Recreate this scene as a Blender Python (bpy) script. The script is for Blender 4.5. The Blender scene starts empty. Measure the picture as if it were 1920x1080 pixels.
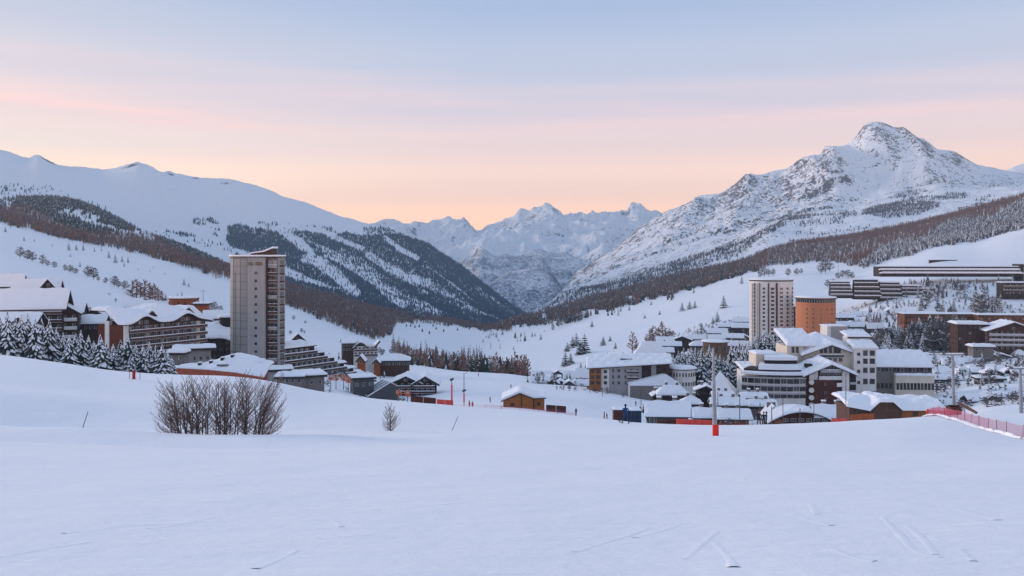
import bpy, math, random
import numpy as np
from mathutils import Vector, Matrix

# ------------------------------------------------------------------ camera, world, sun, exposure
scene = bpy.context.scene
COL = scene.collection
HZ = 475.0          # photograph row (of 1080) that is level with the eye
FOC = 1600.0        # focal length in photograph pixels (of 1920)
cam_d = bpy.data.cameras.new("camera")
cam = bpy.data.objects.new("camera", cam_d)
COL.objects.link(cam)
cam.location = (0, 0, 0)
cam.rotation_euler = (math.radians(90), 0, 0)
cam_d.sensor_width = 36.0
cam_d.lens = 36.0 * FOC / 1920.0
cam_d.shift_y = -(540.0 - HZ) / 1920.0
cam_d.clip_start = 0.1
cam_d.clip_end = 90000.0
scene.camera = cam

SUN_EL, SUN_AZ = math.radians(9.0), math.radians(-62.0)   # azimuth measured from +Y, negative = left

def s2l(c):
    out = []
    for x in c[:3]:
        x = x / 255.0
        out.append(x / 12.92 if x <= 0.04045 else ((x + 0.055) / 1.055) ** 2.4)
    return tuple(out) + (1.0,)

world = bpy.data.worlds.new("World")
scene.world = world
world.use_nodes = True
wn = world.node_tree.nodes; wl = world.node_tree.links
wn.clear()
w_out = wn.new('ShaderNodeOutputWorld')
w_bg = wn.new('ShaderNodeBackground')
wl.new(w_bg.outputs[0], w_out.inputs[0])
sky = wn.new('ShaderNodeTexSky'); sky.sky_type = 'NISHITA'; sky.sun_disc = False
sky.sun_elevation = math.radians(4.0); sky.sun_rotation = SUN_AZ
sky.altitude = 2000.0; sky.dust_density = 1.0; sky.air_density = 1.0
tc = wn.new('ShaderNodeTexCoord')
sep = wn.new('ShaderNodeSeparateXYZ'); wl.new(tc.outputs['Generated'], sep.inputs[0])

def wramp(stops, src):
    r = wn.new('ShaderNodeValToRGB')
    r.color_ramp.interpolation = 'EASE'
    e = r.color_ramp.elements
    e[0].position, e[0].color = stops[0][0], s2l(stops[0][1])
    e[1].position, e[1].color = stops[-1][0], s2l(stops[-1][1])
    for p, c in stops[1:-1]:
        k = e.new(p); k.color = s2l(c)
    wl.new(src, r.inputs[0])
    return r
def wmath(op, a, b=None, clamp=False):
    n = wn.new('ShaderNodeMath'); n.operation = op; n.use_clamp = clamp
    for i, x in enumerate((a, b)):
        if x is None: continue
        if isinstance(x, (int, float)): n.inputs[i].default_value = x
        else: wl.new(x, n.inputs[i])
    return n.outputs[0]
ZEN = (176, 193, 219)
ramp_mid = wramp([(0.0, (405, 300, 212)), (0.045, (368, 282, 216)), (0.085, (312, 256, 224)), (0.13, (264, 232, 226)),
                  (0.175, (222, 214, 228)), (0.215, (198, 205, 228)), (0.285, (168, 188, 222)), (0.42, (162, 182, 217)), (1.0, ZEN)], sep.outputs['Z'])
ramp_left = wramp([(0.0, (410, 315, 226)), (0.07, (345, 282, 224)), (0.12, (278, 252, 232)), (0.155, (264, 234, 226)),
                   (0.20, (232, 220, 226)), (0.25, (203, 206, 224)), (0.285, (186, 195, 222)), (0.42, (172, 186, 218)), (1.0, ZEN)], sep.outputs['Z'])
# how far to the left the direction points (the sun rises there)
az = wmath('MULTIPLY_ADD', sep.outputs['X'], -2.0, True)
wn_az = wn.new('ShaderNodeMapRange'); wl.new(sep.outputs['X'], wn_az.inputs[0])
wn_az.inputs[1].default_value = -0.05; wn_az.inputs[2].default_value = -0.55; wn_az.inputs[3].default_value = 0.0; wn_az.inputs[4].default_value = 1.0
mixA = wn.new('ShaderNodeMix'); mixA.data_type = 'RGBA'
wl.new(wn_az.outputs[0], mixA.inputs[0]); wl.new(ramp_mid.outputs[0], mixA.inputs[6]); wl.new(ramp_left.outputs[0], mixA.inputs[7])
# thin pink streaks of high cloud
mp = wn.new('ShaderNodeMapping'); mp.inputs['Scale'].default_value = (1.6, 1.6, 26.0); mp.inputs['Rotation'].default_value = (0, math.radians(4.5), 0)
wl.new(tc.outputs['Generated'], mp.inputs[0])
nz = wn.new('ShaderNodeTexNoise'); nz.inputs['Scale'].default_value = 1.0; nz.inputs['Detail'].default_value = 3.0
wl.new(mp.outputs[0], nz.inputs[0])
st = wn.new('ShaderNodeMapRange'); wl.new(nz.outputs[0], st.inputs[0])
st.inputs[1].default_value = 0.5; st.inputs[2].default_value = 0.8; st.inputs[4].default_value = 0.55
band = wn.new('ShaderNodeValToRGB'); wl.new(sep.outputs['Z'], band.inputs[0])
be = band.color_ramp.elements
be[0].position = 0.09; be[0].color = (0, 0, 0, 1); be[1].position = 0.24; be[1].color = (0, 0, 0, 1)
k = be.new(0.15); k.color = (1, 1, 1, 1)
stf = wmath('MULTIPLY', st.outputs[0], band.outputs[0])
# the one longer streak low on the left: a band that slopes down to the right
lin = wmath('ADD', sep.outputs['Z'], wmath('MULTIPLY', sep.outputs['X'], 0.085))
d1 = wmath('ABSOLUTE', wmath('SUBTRACT', lin, 0.116))
nz2 = wn.new('ShaderNodeTexNoise'); nz2.inputs['Scale'].default_value = 3.2; nz2.inputs['Detail'].default_value = 4.0
wl.new(mp.outputs[0], nz2.inputs[0])
d1 = wmath('SUBTRACT', d1, wmath('MULTIPLY', wmath('SUBTRACT', nz2.outputs[0], 0.5), 0.03))
mr = wn.new('ShaderNodeMapRange'); wl.new(d1, mr.inputs[0])
mr.inputs[1].default_value = 0.014; mr.inputs[2].default_value = 0.0; mr.inputs[3].default_value = 0.0; mr.inputs[4].default_value = 0.75
mx = wn.new('ShaderNodeMapRange'); wl.new(sep.outputs['X'], mx.inputs[0])
mx.inputs[1].default_value = -0.14; mx.inputs[2].default_value = -0.40; mx.inputs[3].default_value = 0.0; mx.inputs[4].default_value = 1.0
streak = wmath('MAXIMUM', wmath('MULTIPLY', mr.outputs[0], mx.outputs[0]), stf)
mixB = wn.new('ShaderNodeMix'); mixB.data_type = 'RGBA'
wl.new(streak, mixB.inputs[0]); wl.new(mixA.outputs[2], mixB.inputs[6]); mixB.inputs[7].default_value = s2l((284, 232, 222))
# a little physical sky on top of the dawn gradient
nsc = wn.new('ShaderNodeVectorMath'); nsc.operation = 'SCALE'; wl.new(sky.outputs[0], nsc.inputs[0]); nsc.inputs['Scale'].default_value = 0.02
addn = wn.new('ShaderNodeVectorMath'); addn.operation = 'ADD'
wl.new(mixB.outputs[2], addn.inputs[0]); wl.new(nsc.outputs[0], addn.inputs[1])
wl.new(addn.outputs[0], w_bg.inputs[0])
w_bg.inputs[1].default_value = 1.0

sun_d = bpy.data.lights.new("sun", 'SUN')
sun_d.energy = 3.3; sun_d.angle = math.radians(14.0); sun_d.color = (1.0, 0.80, 0.70)
sun = bpy.data.objects.new("sun", sun_d); COL.objects.link(sun)
sd = Vector((math.sin(SUN_AZ) * math.cos(SUN_EL), math.cos(SUN_AZ) * math.cos(SUN_EL), math.sin(SUN_EL)))
sun.rotation_euler = sd.to_track_quat('Z', 'Y').to_euler()

scene.view_settings.view_transform = 'Standard'
scene.view_settings.look = 'None'
scene.view_settings.exposure = 0.07
scene.view_settings.gamma = 1.0

# ------------------------------------------------------------------ helpers
def P(px, py, Y):
    return Vector(((px - 960.0) / FOC * Y, Y, (HZ - py) / FOC * Y))

def tag(o, label=None, cat=None, group=None, kind=None):
    if label: o['label'] = label
    if cat: o['category'] = cat
    if group: o['group'] = group
    if kind: o['kind'] = kind
    return o

def empty(name, loc, rz=0.0, label=None, cat=None, group=None):
    o = bpy.data.objects.new(name, None); COL.objects.link(o)
    o.location = loc; o.rotation_euler = (0, 0, rz); o.empty_display_size = 0.5
    return tag(o, label, cat, group)

def copy_tree(o, parent=None):
    c = o.copy(); COL.objects.link(c)
    if parent is not None: c.parent = parent
    for ch in list(o.children): copy_tree(ch, c)
    return c

def nodes_of(m):
    m.use_nodes = True
    nt = m.node_tree
    return nt, nt.nodes['Principled BSDF']

def mat(name, c1, c2=None, scale=2.0, rough=0.8, stretch=(1, 1, 1), bump=0.0, detail=4.0, metal=0.0, spec=0.3, lo=0.35, hi=0.65):
    """procedural surface: two colours mixed by noise in object space"""
    m = bpy.data.materials.new(name); nt, b = nodes_of(m)
    b.inputs['Roughness'].default_value = rough; b.inputs['Metallic'].default_value = metal
    b.inputs['Specular IOR Level'].default_value = spec
    c2 = c2 or tuple(x * 0.75 for x in c1)
    t = nt.nodes.new('ShaderNodeTexCoord'); mpn = nt.nodes.new('ShaderNodeMapping'); mpn.inputs['Scale'].default_value = stretch
    n = nt.nodes.new('ShaderNodeTexNoise'); n.inputs['Scale'].default_value = scale; n.inputs['Detail'].default_value = detail
    r = nt.nodes.new('ShaderNodeMapRange'); r.inputs[1].default_value = lo; r.inputs[2].default_value = hi
    x = nt.nodes.new('ShaderNodeMix'); x.data_type = 'RGBA'
    x.inputs[6].default_value = (*c1, 1); x.inputs[7].default_value = (*c2, 1)
    nt.links.new(t.outputs['Object'], mpn.inputs[0]); nt.links.new(mpn.outputs[0], n.inputs[0])
    nt.links.new(n.outputs[0], r.inputs[0]); nt.links.new(r.outputs[0], x.inputs[0]); nt.links.new(x.outputs[2], b.inputs['Base Color'])
    if bump:
        bn = nt.nodes.new('ShaderNodeBump'); bn.inputs['Strength'].default_value = bump; bn.inputs['Distance'].default_value = 0.3
        nt.links.new(n.outputs[0], bn.inputs['Height']); nt.links.new(bn.outputs[0], b.inputs['Normal'])
    return m

class MB:
    """collects faces for ONE mesh object"""
    def __init__(s): s.v = []; s.f = []; s.m = []
    def add(s, verts, faces, mi=0):
        o = len(s.v); s.v.extend([tuple(p) for p in verts]); s.f.extend([tuple(i + o for i in q) for q in faces]); s.m.extend([mi] * len(faces)); return s
    def box(s, x0, x1, y0, y1, z0, z1, mi=0):
        return s.add([(x0,y0,z0),(x1,y0,z0),(x1,y1,z0),(x0,y1,z0),(x0,y0,z1),(x1,y0,z1),(x1,y1,z1),(x0,y1,z1)],
                     [(0,3,2,1),(4,5,6,7),(0,1,5,4),(1,2,6,5),(2,3,7,6),(3,0,4,7)], mi)
    def prism(s, poly, a0, a1, axis='y', mi=0):
        """poly of (u,v): axis y -> (x,z) extruded in y; axis x -> (y,z); axis z -> (x,y)"""
        n = len(poly)
        def pt(u, v, a): return {'y': (u, a, v), 'x': (a, u, v), 'z': (u, v, a)}[axis]
        vs = [pt(u, v, a0) for u, v in poly] + [pt(u, v, a1) for u, v in poly]
        fs = [tuple(range(n)), tuple(range(2*n-1, n-1, -1))] + [(i, i+n, (i+1) % n + n, (i+1) % n) for i in range(n)]
        return s.add(vs, fs, mi)
    def tube(s, p0, p1, r0, r1=None, n=6, mi=0, cap=True):
        p0, p1 = Vector(p0), Vector(p1); r1 = r0 if r1 is None else r1
        d = (p1 - p0)
        if d.length < 1e-6: return s
        d.normalize(); a = d.orthogonal().normalized(); b = d.cross(a)
        vs = [p0 + (a*math.cos(t)+b*math.sin(t))*r0 for t in [2*math.pi*i/n for i in range(n)]] + [p1 + (a*math.cos(t)+b*math.sin(t))*r1 for t in [2*math.pi*i/n for i in range(n)]]
        fs = [(i, (i+1) % n, (i+1) % n + n, i+n) for i in range(n)]
        if cap: fs += [tuple(range(n-1, -1, -1)), tuple(range(n, 2*n))]
        return s.add(vs, fs, mi)
    def lathe(s, prof, cx=0, cy=0, n=24, mi=0, a0=0.0, a1=2*math.pi):
        full = abs(a1 - a0 - 2*math.pi) < 1e-6; k = n if full else n + 1
        vs = []; fs = []
        for r, z in prof:
            for i in range(k):
                t = a0 + (a1-a0)*i/n; vs.append((cx+r*math.cos(t), cy+r*math.sin(t), z))
        for j in range(len(prof)-1):
            for i in range(n):
                i2 = (i+1) % k
                fs.append((j*k+i, j*k+i2, (j+1)*k+i2, (j+1)*k+i))
        return s.add(vs, fs, mi)
    def build(s, name, mats, parent=None, smooth=False):
        me = bpy.data.meshes.new(name)
        me.from_pydata(s.v, [], s.f)
        if not isinstance(mats, (list, tuple)): mats = [mats]
        for m in mats: me.materials.append(m)
        if len(mats) > 1: me.polygons.foreach_set('material_index', s.m)
        if smooth: me.polygons.foreach_set('use_smooth', [True]*len(me.polygons))
        me.update()
        o = bpy.data.objects.new(name, me); COL.objects.link(o)
        if parent is not None: o.parent = parent
        return o

def mesh_np(name, verts, tris, midx, mats, smooth=False, parent=None, nside=3):
    """fast big mesh; tris (n,nside)"""
    me = bpy.data.meshes.new(name)
    n = len(tris)
    me.vertices.add(len(verts)); me.vertices.foreach_set('co', np.ascontiguousarray(verts, dtype=np.float32).ravel())
    me.loops.add(n*nside); me.loops.foreach_set('vertex_index', np.ascontiguousarray(tris, dtype=np.int32).ravel())
    me.polygons.add(n); me.polygons.foreach_set('loop_start', np.arange(n, dtype=np.int32)*nside)
    me.polygons.foreach_set('loop_total', np.full(n, nside, dtype=np.int32))
    for m in mats: me.materials.append(m)
    if midx is not None: me.polygons.foreach_set('material_index', np.ascontiguousarray(midx, dtype=np.int32))
    me.polygons.foreach_set('use_smooth', np.full(n, smooth))
    me.update(calc_edges=True)
    o = bpy.data.objects.new(name, me); COL.objects.link(o)
    if parent is not None: o.parent = parent
    return o

# ------------------------------------------------------------------ noise
_rng = np.random.default_rng(7)
_perm = np.concatenate([_rng.permutation(512)]*2)
_grad = np.stack([np.cos(np.linspace(0, 2*np.pi, 512, endpoint=False)), np.sin(np.linspace(0, 2*np.pi, 512, endpoint=False))], 1)
def perlin(x, y):
    xi = np.floor(x).astype(int); yi = np.floor(y).astype(int); xf = x-xi; yf = y-yi
    u = xf*xf*xf*(xf*(xf*6-15)+10); v = yf*yf*yf*(yf*(yf*6-15)+10)
    def g(a, b, dx, dy):
        k = _perm[(_perm[a & 511] + (b & 511)) & 511]; q = _grad[k]; return q[..., 0]*dx + q[..., 1]*dy
    n00 = g(xi, yi, xf, yf); n10 = g(xi+1, yi, xf-1, yf); n01 = g(xi, yi+1, xf, yf-1); n11 = g(xi+1, yi+1, xf-1, yf-1)
    return 1.4*((n00*(1-u)+n10*u)*(1-v) + (n01*(1-u)+n11*u)*v)
def fbm(x, y, o=5, g=0.5):
    t = 0; a = 1.0; s = 0
    for i in range(o):
        t = t + a*perlin(x*2**i+17.3*i, y*2**i+5.1*i); s += a; a *= g
    return t/s
def ridged(x, y, o=5, g=0.55):
    t = 0; a = 1.0; s = 0
    for i in range(o):
        t = t + a*(1-2*np.abs(perlin(x*2**i+11.7*i, y*2**i+3.3*i))); s += a; a *= g
    return t/s

# ------------------------------------------------------------------ terrain lofts
TX = np.arange(-1400, 3401, 2.0)
class Sheet:
    """terrain lofted through lines that run across the valley; each line: list of (px, Y, py)"""
    def __init__(s, lines, smooth, noise=None):
        s.Yk = []; s.zk = []; s.noise = noise
        sm = smooth if isinstance(smooth, (list, tuple)) else [smooth]*len(lines)
        for L, w in zip(lines, sm):
            L = np.array(L, float)
            y = np.interp(TX, L[:, 0], L[:, 1]); q = np.interp(TX, L[:, 0], L[:, 2])
            if w > 0:
                hw = int(math.ceil(1.5*w)); k = np.exp(-0.5*(np.arange(-hw, hw+1)*2.0/w)**2); k /= k.sum(); pad = hw
                y = np.convolve(np.pad(y, pad, 'edge'), k, 'valid'); q = np.convolve(np.pad(q, pad, 'edge'), k, 'valid')
            s.Yk.append(y); s.zk.append((HZ-q)/FOC*y)
        s.Yk = np.array(s.Yk); s.zk = np.array(s.zk)
        h = np.diff(s.Yk, axis=0); dl = np.diff(s.zk, axis=0)/h
        m = np.zeros_like(s.zk); m[0] = dl[0]; m[-1] = dl[-1]
        for i in range(1, len(m)-1):
            a, b = dl[i-1], dl[i]; w1 = 2*h[i]+h[i-1]; w2 = h[i]+2*h[i-1]
            with np.errstate(divide='ignore', invalid='ignore'):
                hm = (w1+w2)/(w1/a+w2/b)
            m[i] = np.where(a*b > 0, hm, 0.0)
        s.mk = m
    def base(s, px, Y):
        px = np.atleast_1d(np.asarray(px, float)); Y = np.atleast_1d(np.asarray(Y, float))
        t = np.clip((px-TX[0])/2.0, 0, len(TX)-1.001); i = t.astype(int); f = t-i
        def col(A): return A[:, i]*(1-f)+A[:, i+1]*f
        Yk, zk, mk = col(s.Yk), col(s.zk), col(s.mk)
        K = len(Yk); j = np.clip((Y[None, :] >= Yk).sum(0)-1, 0, K-2); r = np.arange(len(px))
        y0, y1 = Yk[j, r], Yk[j+1, r]; h = y1-y0; u = np.clip((Y-y0)/h, 0, 1)
        z = (2*u**3-3*u**2+1)*zk[j, r]+(u**3-2*u**2+u)*h*mk[j, r]+(-2*u**3+3*u**2)*zk[j+1, r]+(u**3-u**2)*h*mk[j+1, r]
        return z, j+u
    def h(s, px, Y):
        z, u = s.base(px, Y)
        if s.noise is not None:
            px = np.atleast_1d(np.asarray(px, float)); Y = np.atleast_1d(np.asarray(Y, float))
            z = z + s.noise((px-960)/FOC*Y, Y, u, px)
        return z
    def h1(s, px, Y): return float(s.h([px], [Y])[0])
    def hit(s, px, py, lo, hi):
        """distance at which the sheet shows on row py, first between lo and hi"""
        Ys = np.linspace(lo, hi, 240); z = s.h(np.full(240, float(px)), Ys); q = HZ - z/Ys*FOC
        k = np.nonzero(q <= py)[0]
        return float(Ys[k[0]]) if len(k) else float(Ys[np.argmin(np.abs(q-py))])
    def mesh(s, name, pxs, rows, mats, rock=None):
        """rows: number of rows in each segment"""
        pxs = np.asarray(pxs, float); t = np.clip((pxs-TX[0])/2.0, 0, len(TX)-1.001); i = t.astype(int); f = t-i
        Yk = s.Yk[:, i]*(1-f)+s.Yk[:, i+1]*f
        Yr = []
        for sgm, n in enumerate(rows):
            for q in range(n):
                a = q/n; Yr.append(np.exp(np.log(Yk[sgm])*(1-a)+np.log(Yk[sgm+1])*a))
        Yr.append(Yk[-1]); Yr = np.array(Yr)
        PX = np.broadcast_to(pxs, Yr.shape)
        z = s.h(PX.ravel(), Yr.ravel()).reshape(Yr.shape)
        V = np.stack([(PX-960)/FOC*Yr, Yr, z], -1).reshape(-1, 3)
        R, C = Yr.shape
        a = (np.arange(R-1)[:, None]*C+np.arange(C-1)[None, :]).ravel()
        Q = np.stack([a, a+1, a+C+1, a+C], 1)
        o = mesh_np(name, V, Q, None, mats, smooth=True, nside=4)
        if rock is not None:
            _, u = s.base(PX.ravel(), Yr.ravel())
            at = o.data.attributes.new('rock', 'FLOAT', 'POINT'); at.data.foreach_set('value', np.ascontiguousarray(rock(V[:, 0], V[:, 1], u, PX.ravel()), dtype=np.float32))
        return o
# ------------------------------------------------------------------ snow and rock materials
def snow_mat(name, col=(0.84, 0.87, 0.93), bump=0.25, bscale=0.6, dist=0.3, fine=True):
    m = bpy.data.materials.new(name); nt, b = nodes_of(m); L = nt.links.new
    b.inputs['Roughness'].default_value = 0.75; b.inputs['Specular IOR Level'].default_value = 0.15
    t = nt.nodes.new('ShaderNodeTexCoord')
    n = nt.nodes.new('ShaderNodeTexNoise'); n.inputs['Scale'].default_value = bscale; n.inputs['Detail'].default_value = 8.0; n.inputs['Roughness'].default_value = 0.6
    L(t.outputs['Object'], n.inputs[0])
    x = nt.nodes.new('ShaderNodeMix'); x.data_type = 'RGBA'
    x.inputs[6].default_value = (*col, 1); x.inputs[7].default_value = (col[0]*0.95, col[1]*0.955, col[2]*0.965, 1)
    n2 = nt.nodes.new('ShaderNodeTexNoise'); n2.inputs['Scale'].default_value = bscale*0.08; n2.inputs['Detail'].default_value = 3.0
    L(t.outputs['Object'], n2.inputs[0]); L(n2.outputs[0], x.inputs[0]); L(x.outputs[2], b.inputs['Base Color'])
    bn = nt.nodes.new('ShaderNodeBump'); bn.inputs['Strength'].default_value = bump; bn.inputs['Distance'].default_value = dist
    L(n.outputs[0], bn.inputs['Height']); L(bn.outputs[0], b.inputs['Normal'])
    return m

def alpine_mat(name, snow=(0.84, 0.87, 0.93), rock=(0.10, 0.098, 0.105), s1=0.02, thr=0.72, gain=2.2, bias=0.0, stretch=(1, 1, 1), tree=None, tree_thr=0.5, tree_s=0.03, crev=0.35, lowz=None, contrast=4.5, fine=1.5):
    """snow lying on rock: rock shows on steep faces, broken up by noise"""
    m = bpy.data.materials.new(name); nt, b = nodes_of(m); L = nt.links.new
    b.inputs['Roughness'].default_value = 0.85; b.inputs['Specular IOR Level'].default_value = 0.1
    t = nt.nodes.new('ShaderNodeTexCoord'); mpn = nt.nodes.new('ShaderNodeMapping'); mpn.inputs['Scale'].default_value = stretch
    L(t.outputs['Object'], mpn.inputs[0])
    def noise(s, d, r=0.6):
        n = nt.nodes.new('ShaderNodeTexNoise'); n.inputs['Scale'].default_value = s; n.inputs['Detail'].default_value = d; n.inputs['Roughness'].default_value = r
        L(mpn.outputs[0], n.inputs[0]); return n.outputs[0]
    def mth(op, a, b2, c=None, clamp=False):
        k = nt.nodes.new('ShaderNodeMath'); k.operation = op; k.use_clamp = clamp
        for i, v in enumerate((a, b2, c)):
            if v is None: continue
            if isinstance(v, (int, float)): k.inputs[i].default_value = v
            else: L(v, k.inputs[i])
        return k.outputs[0]
    n1 = noise(s1, 12.0, 0.74); n3 = noise(s1*0.12, 4.0)
    g = nt.nodes.new('ShaderNodeNewGeometry'); sp = nt.nodes.new('ShaderNodeSeparateXYZ'); L(g.outputs['Normal'], sp.inputs[0])
    steep = mth('SUBTRACT', thr, sp.outputs['Z'])              # >0 on steep ground
    a = mth('ADD', mth('MULTIPLY', steep, gain), mth('MULTIPLY', mth('SUBTRACT', n1, 0.5), contrast))
    a = mth('ADD', a, mth('MULTIPLY', mth('SUBTRACT', n3, 0.5), 1.6))
    n4 = noise(s1*4.5, 6.0, 0.7); a = mth('ADD', a, mth('MULTIPLY', mth('SUBTRACT', n4, 0.5), fine))
    at_ = nt.nodes.new('ShaderNodeAttribute'); at_.attribute_name = 'rock'; a = mth('ADD', a, at_.outputs['Fac'])
    a = mth('ADD', a, bias)
    if lowz is not None:
        spz = nt.nodes.new('ShaderNodeSeparateXYZ'); L(t.outputs['Object'], spz.inputs[0])
        lz = nt.nodes.new('ShaderNodeMapRange'); L(spz.outputs['Z'], lz.inputs[0])
        lz.inputs[1].default_value = lowz[0]; lz.inputs[2].default_value = lowz[1]; lz.inputs[3].default_value = lowz[2]; lz.inputs[4].default_value = 0.0
        a = mth('ADD', a, lz.outputs[0])
    r = nt.nodes.new('ShaderNodeMapRange'); L(a, r.inputs[0]); r.inputs[1].default_value = 0.0; r.inputs[2].default_value = 0.22
    x = nt.nodes.new('ShaderNodeMix'); x.data_type = 'RGBA'; L(r.outputs[0], x.inputs[0])
    x.inputs[6].default_value = (*snow, 1); x.inputs[7].default_value = (*rock, 1)
    out = x.outputs[2]
    L(out, b.inputs['Base Color'])
    bn = nt.nodes.new('ShaderNodeBump'); bn.inputs['Strength'].default_value = crev; bn.inputs['Distance'].default_value = 0.45/s1
    L(n1, bn.inputs['Height']); L(bn.outputs[0], b.inputs['Normal'])
    return m

M_snow = snow_mat('snow', bump=0.35, bscale=0.35, dist=0.35)
def ground_snow():
    m = snow_mat('piste_snow', bump=0.35, bscale=0.35, dist=0.35); nt = m.node_tree; b = nt.nodes['Principled BSDF']
    t = nt.nodes.new('ShaderNodeTexCoord'); prev = b.inputs['Normal'].links[0].from_socket
    for sc, st, dist, strength in ((1.1, (0.25, 1.6, 1), 0.07, 0.75), (9.0, (0.6, 1.4, 1), 0.015, 0.7)):
        mp_ = nt.nodes.new('ShaderNodeMapping'); mp_.inputs['Scale'].default_value = st; mp_.inputs['Rotation'].default_value = (0, 0, 0.12)
        n = nt.nodes.new('ShaderNodeTexNoise'); n.inputs['Scale'].default_value = sc; n.inputs['Detail'].default_value = 5.0
        bn = nt.nodes.new('ShaderNodeBump'); bn.inputs['Strength'].default_value = strength; bn.inputs['Distance'].default_value = dist
        nt.links.new(t.outputs['Object'], mp_.inputs[0]); nt.links.new(mp_.outputs[0], n.inputs[0]); nt.links.new(n.outputs[0], bn.inputs['Height'])
        nt.links.new(prev, bn.inputs['Normal']); prev = bn.outputs[0]
    nt.links.new(prev, b.inputs['Normal']); return m
M_piste = ground_snow()
M_snow_roof = snow_mat('roof_snow', bump=0.3, bscale=0.5, dist=0.2)
M_alp_left = alpine_mat('left_mountain_snow', rock=(0.085, 0.085, 0.095), s1=0.02, thr=0.70, gain=3.2, bias=-0.70, fine=6.0, contrast=6.0)
M_alp_right = alpine_mat('right_mountain_snow', rock=(0.10, 0.095, 0.10), s1=0.022, thr=0.85, gain=1.9, bias=-0.45, stretch=(1, 0.7, 0.45), fine=6.0, contrast=5.0)
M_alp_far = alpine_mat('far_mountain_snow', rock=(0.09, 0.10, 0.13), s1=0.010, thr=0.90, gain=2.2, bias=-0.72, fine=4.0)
M_spur = alpine_mat('wooded_spur_haze_tint', rock=(0.035, 0.065, 0.11), s1=0.06, thr=0.9, gain=1.0, bias=0.08, contrast=3.0, fine=5.0)  # dark patches are woods; the blue of hazy valley air is painted into them

# ------------------------------------------------------------------ the near ground: piste, village bowl, side slopes
def near_noise(X, Y, u, px):
    a = np.clip(Y, 0, 1400)
    n = 0.10*fbm(X*0.10, Y*0.16, 3)*np.clip(Y/20, 0.15, 1) + 0.0022*a*fbm(X*0.012, Y*0.012, 3)
    # wind drifts and the low bank on the left of the piste
    n = n + 0.30*np.exp(-((Y-(43.5-0.02*X))/2.6)**2)*np.clip((-X-1)/8, 0, 1)*(0.7+0.5*perlin(X*0.2, Y*0.05))
    n = n - 0.34*np.exp(-((Y-38)/2.6)**2)*np.clip((-X-3)/8, 0, 1)
    n = n - 0.8*np.exp(-((Y-57-0.1*X)/4)**2)*np.exp(-((X+33)/9)**2) + 0.8*np.exp(-((Y-66)/6)**2)*np.exp(-((X+38)/13)**2)
    n = n + 0.18*np.exp(-((Y-47)/2.0)**2)*np.exp(-((X-1)/9)**2)
    n = n + 0.05*np.clip(1-Y/40, 0, 1)*perlin(X*0.35, Y*0.5)
    n = n + 5.0*fbm(X*0.004, Y*0.004, 4)*np.clip((Y-900)/800, 0, 1)
    return n
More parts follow.
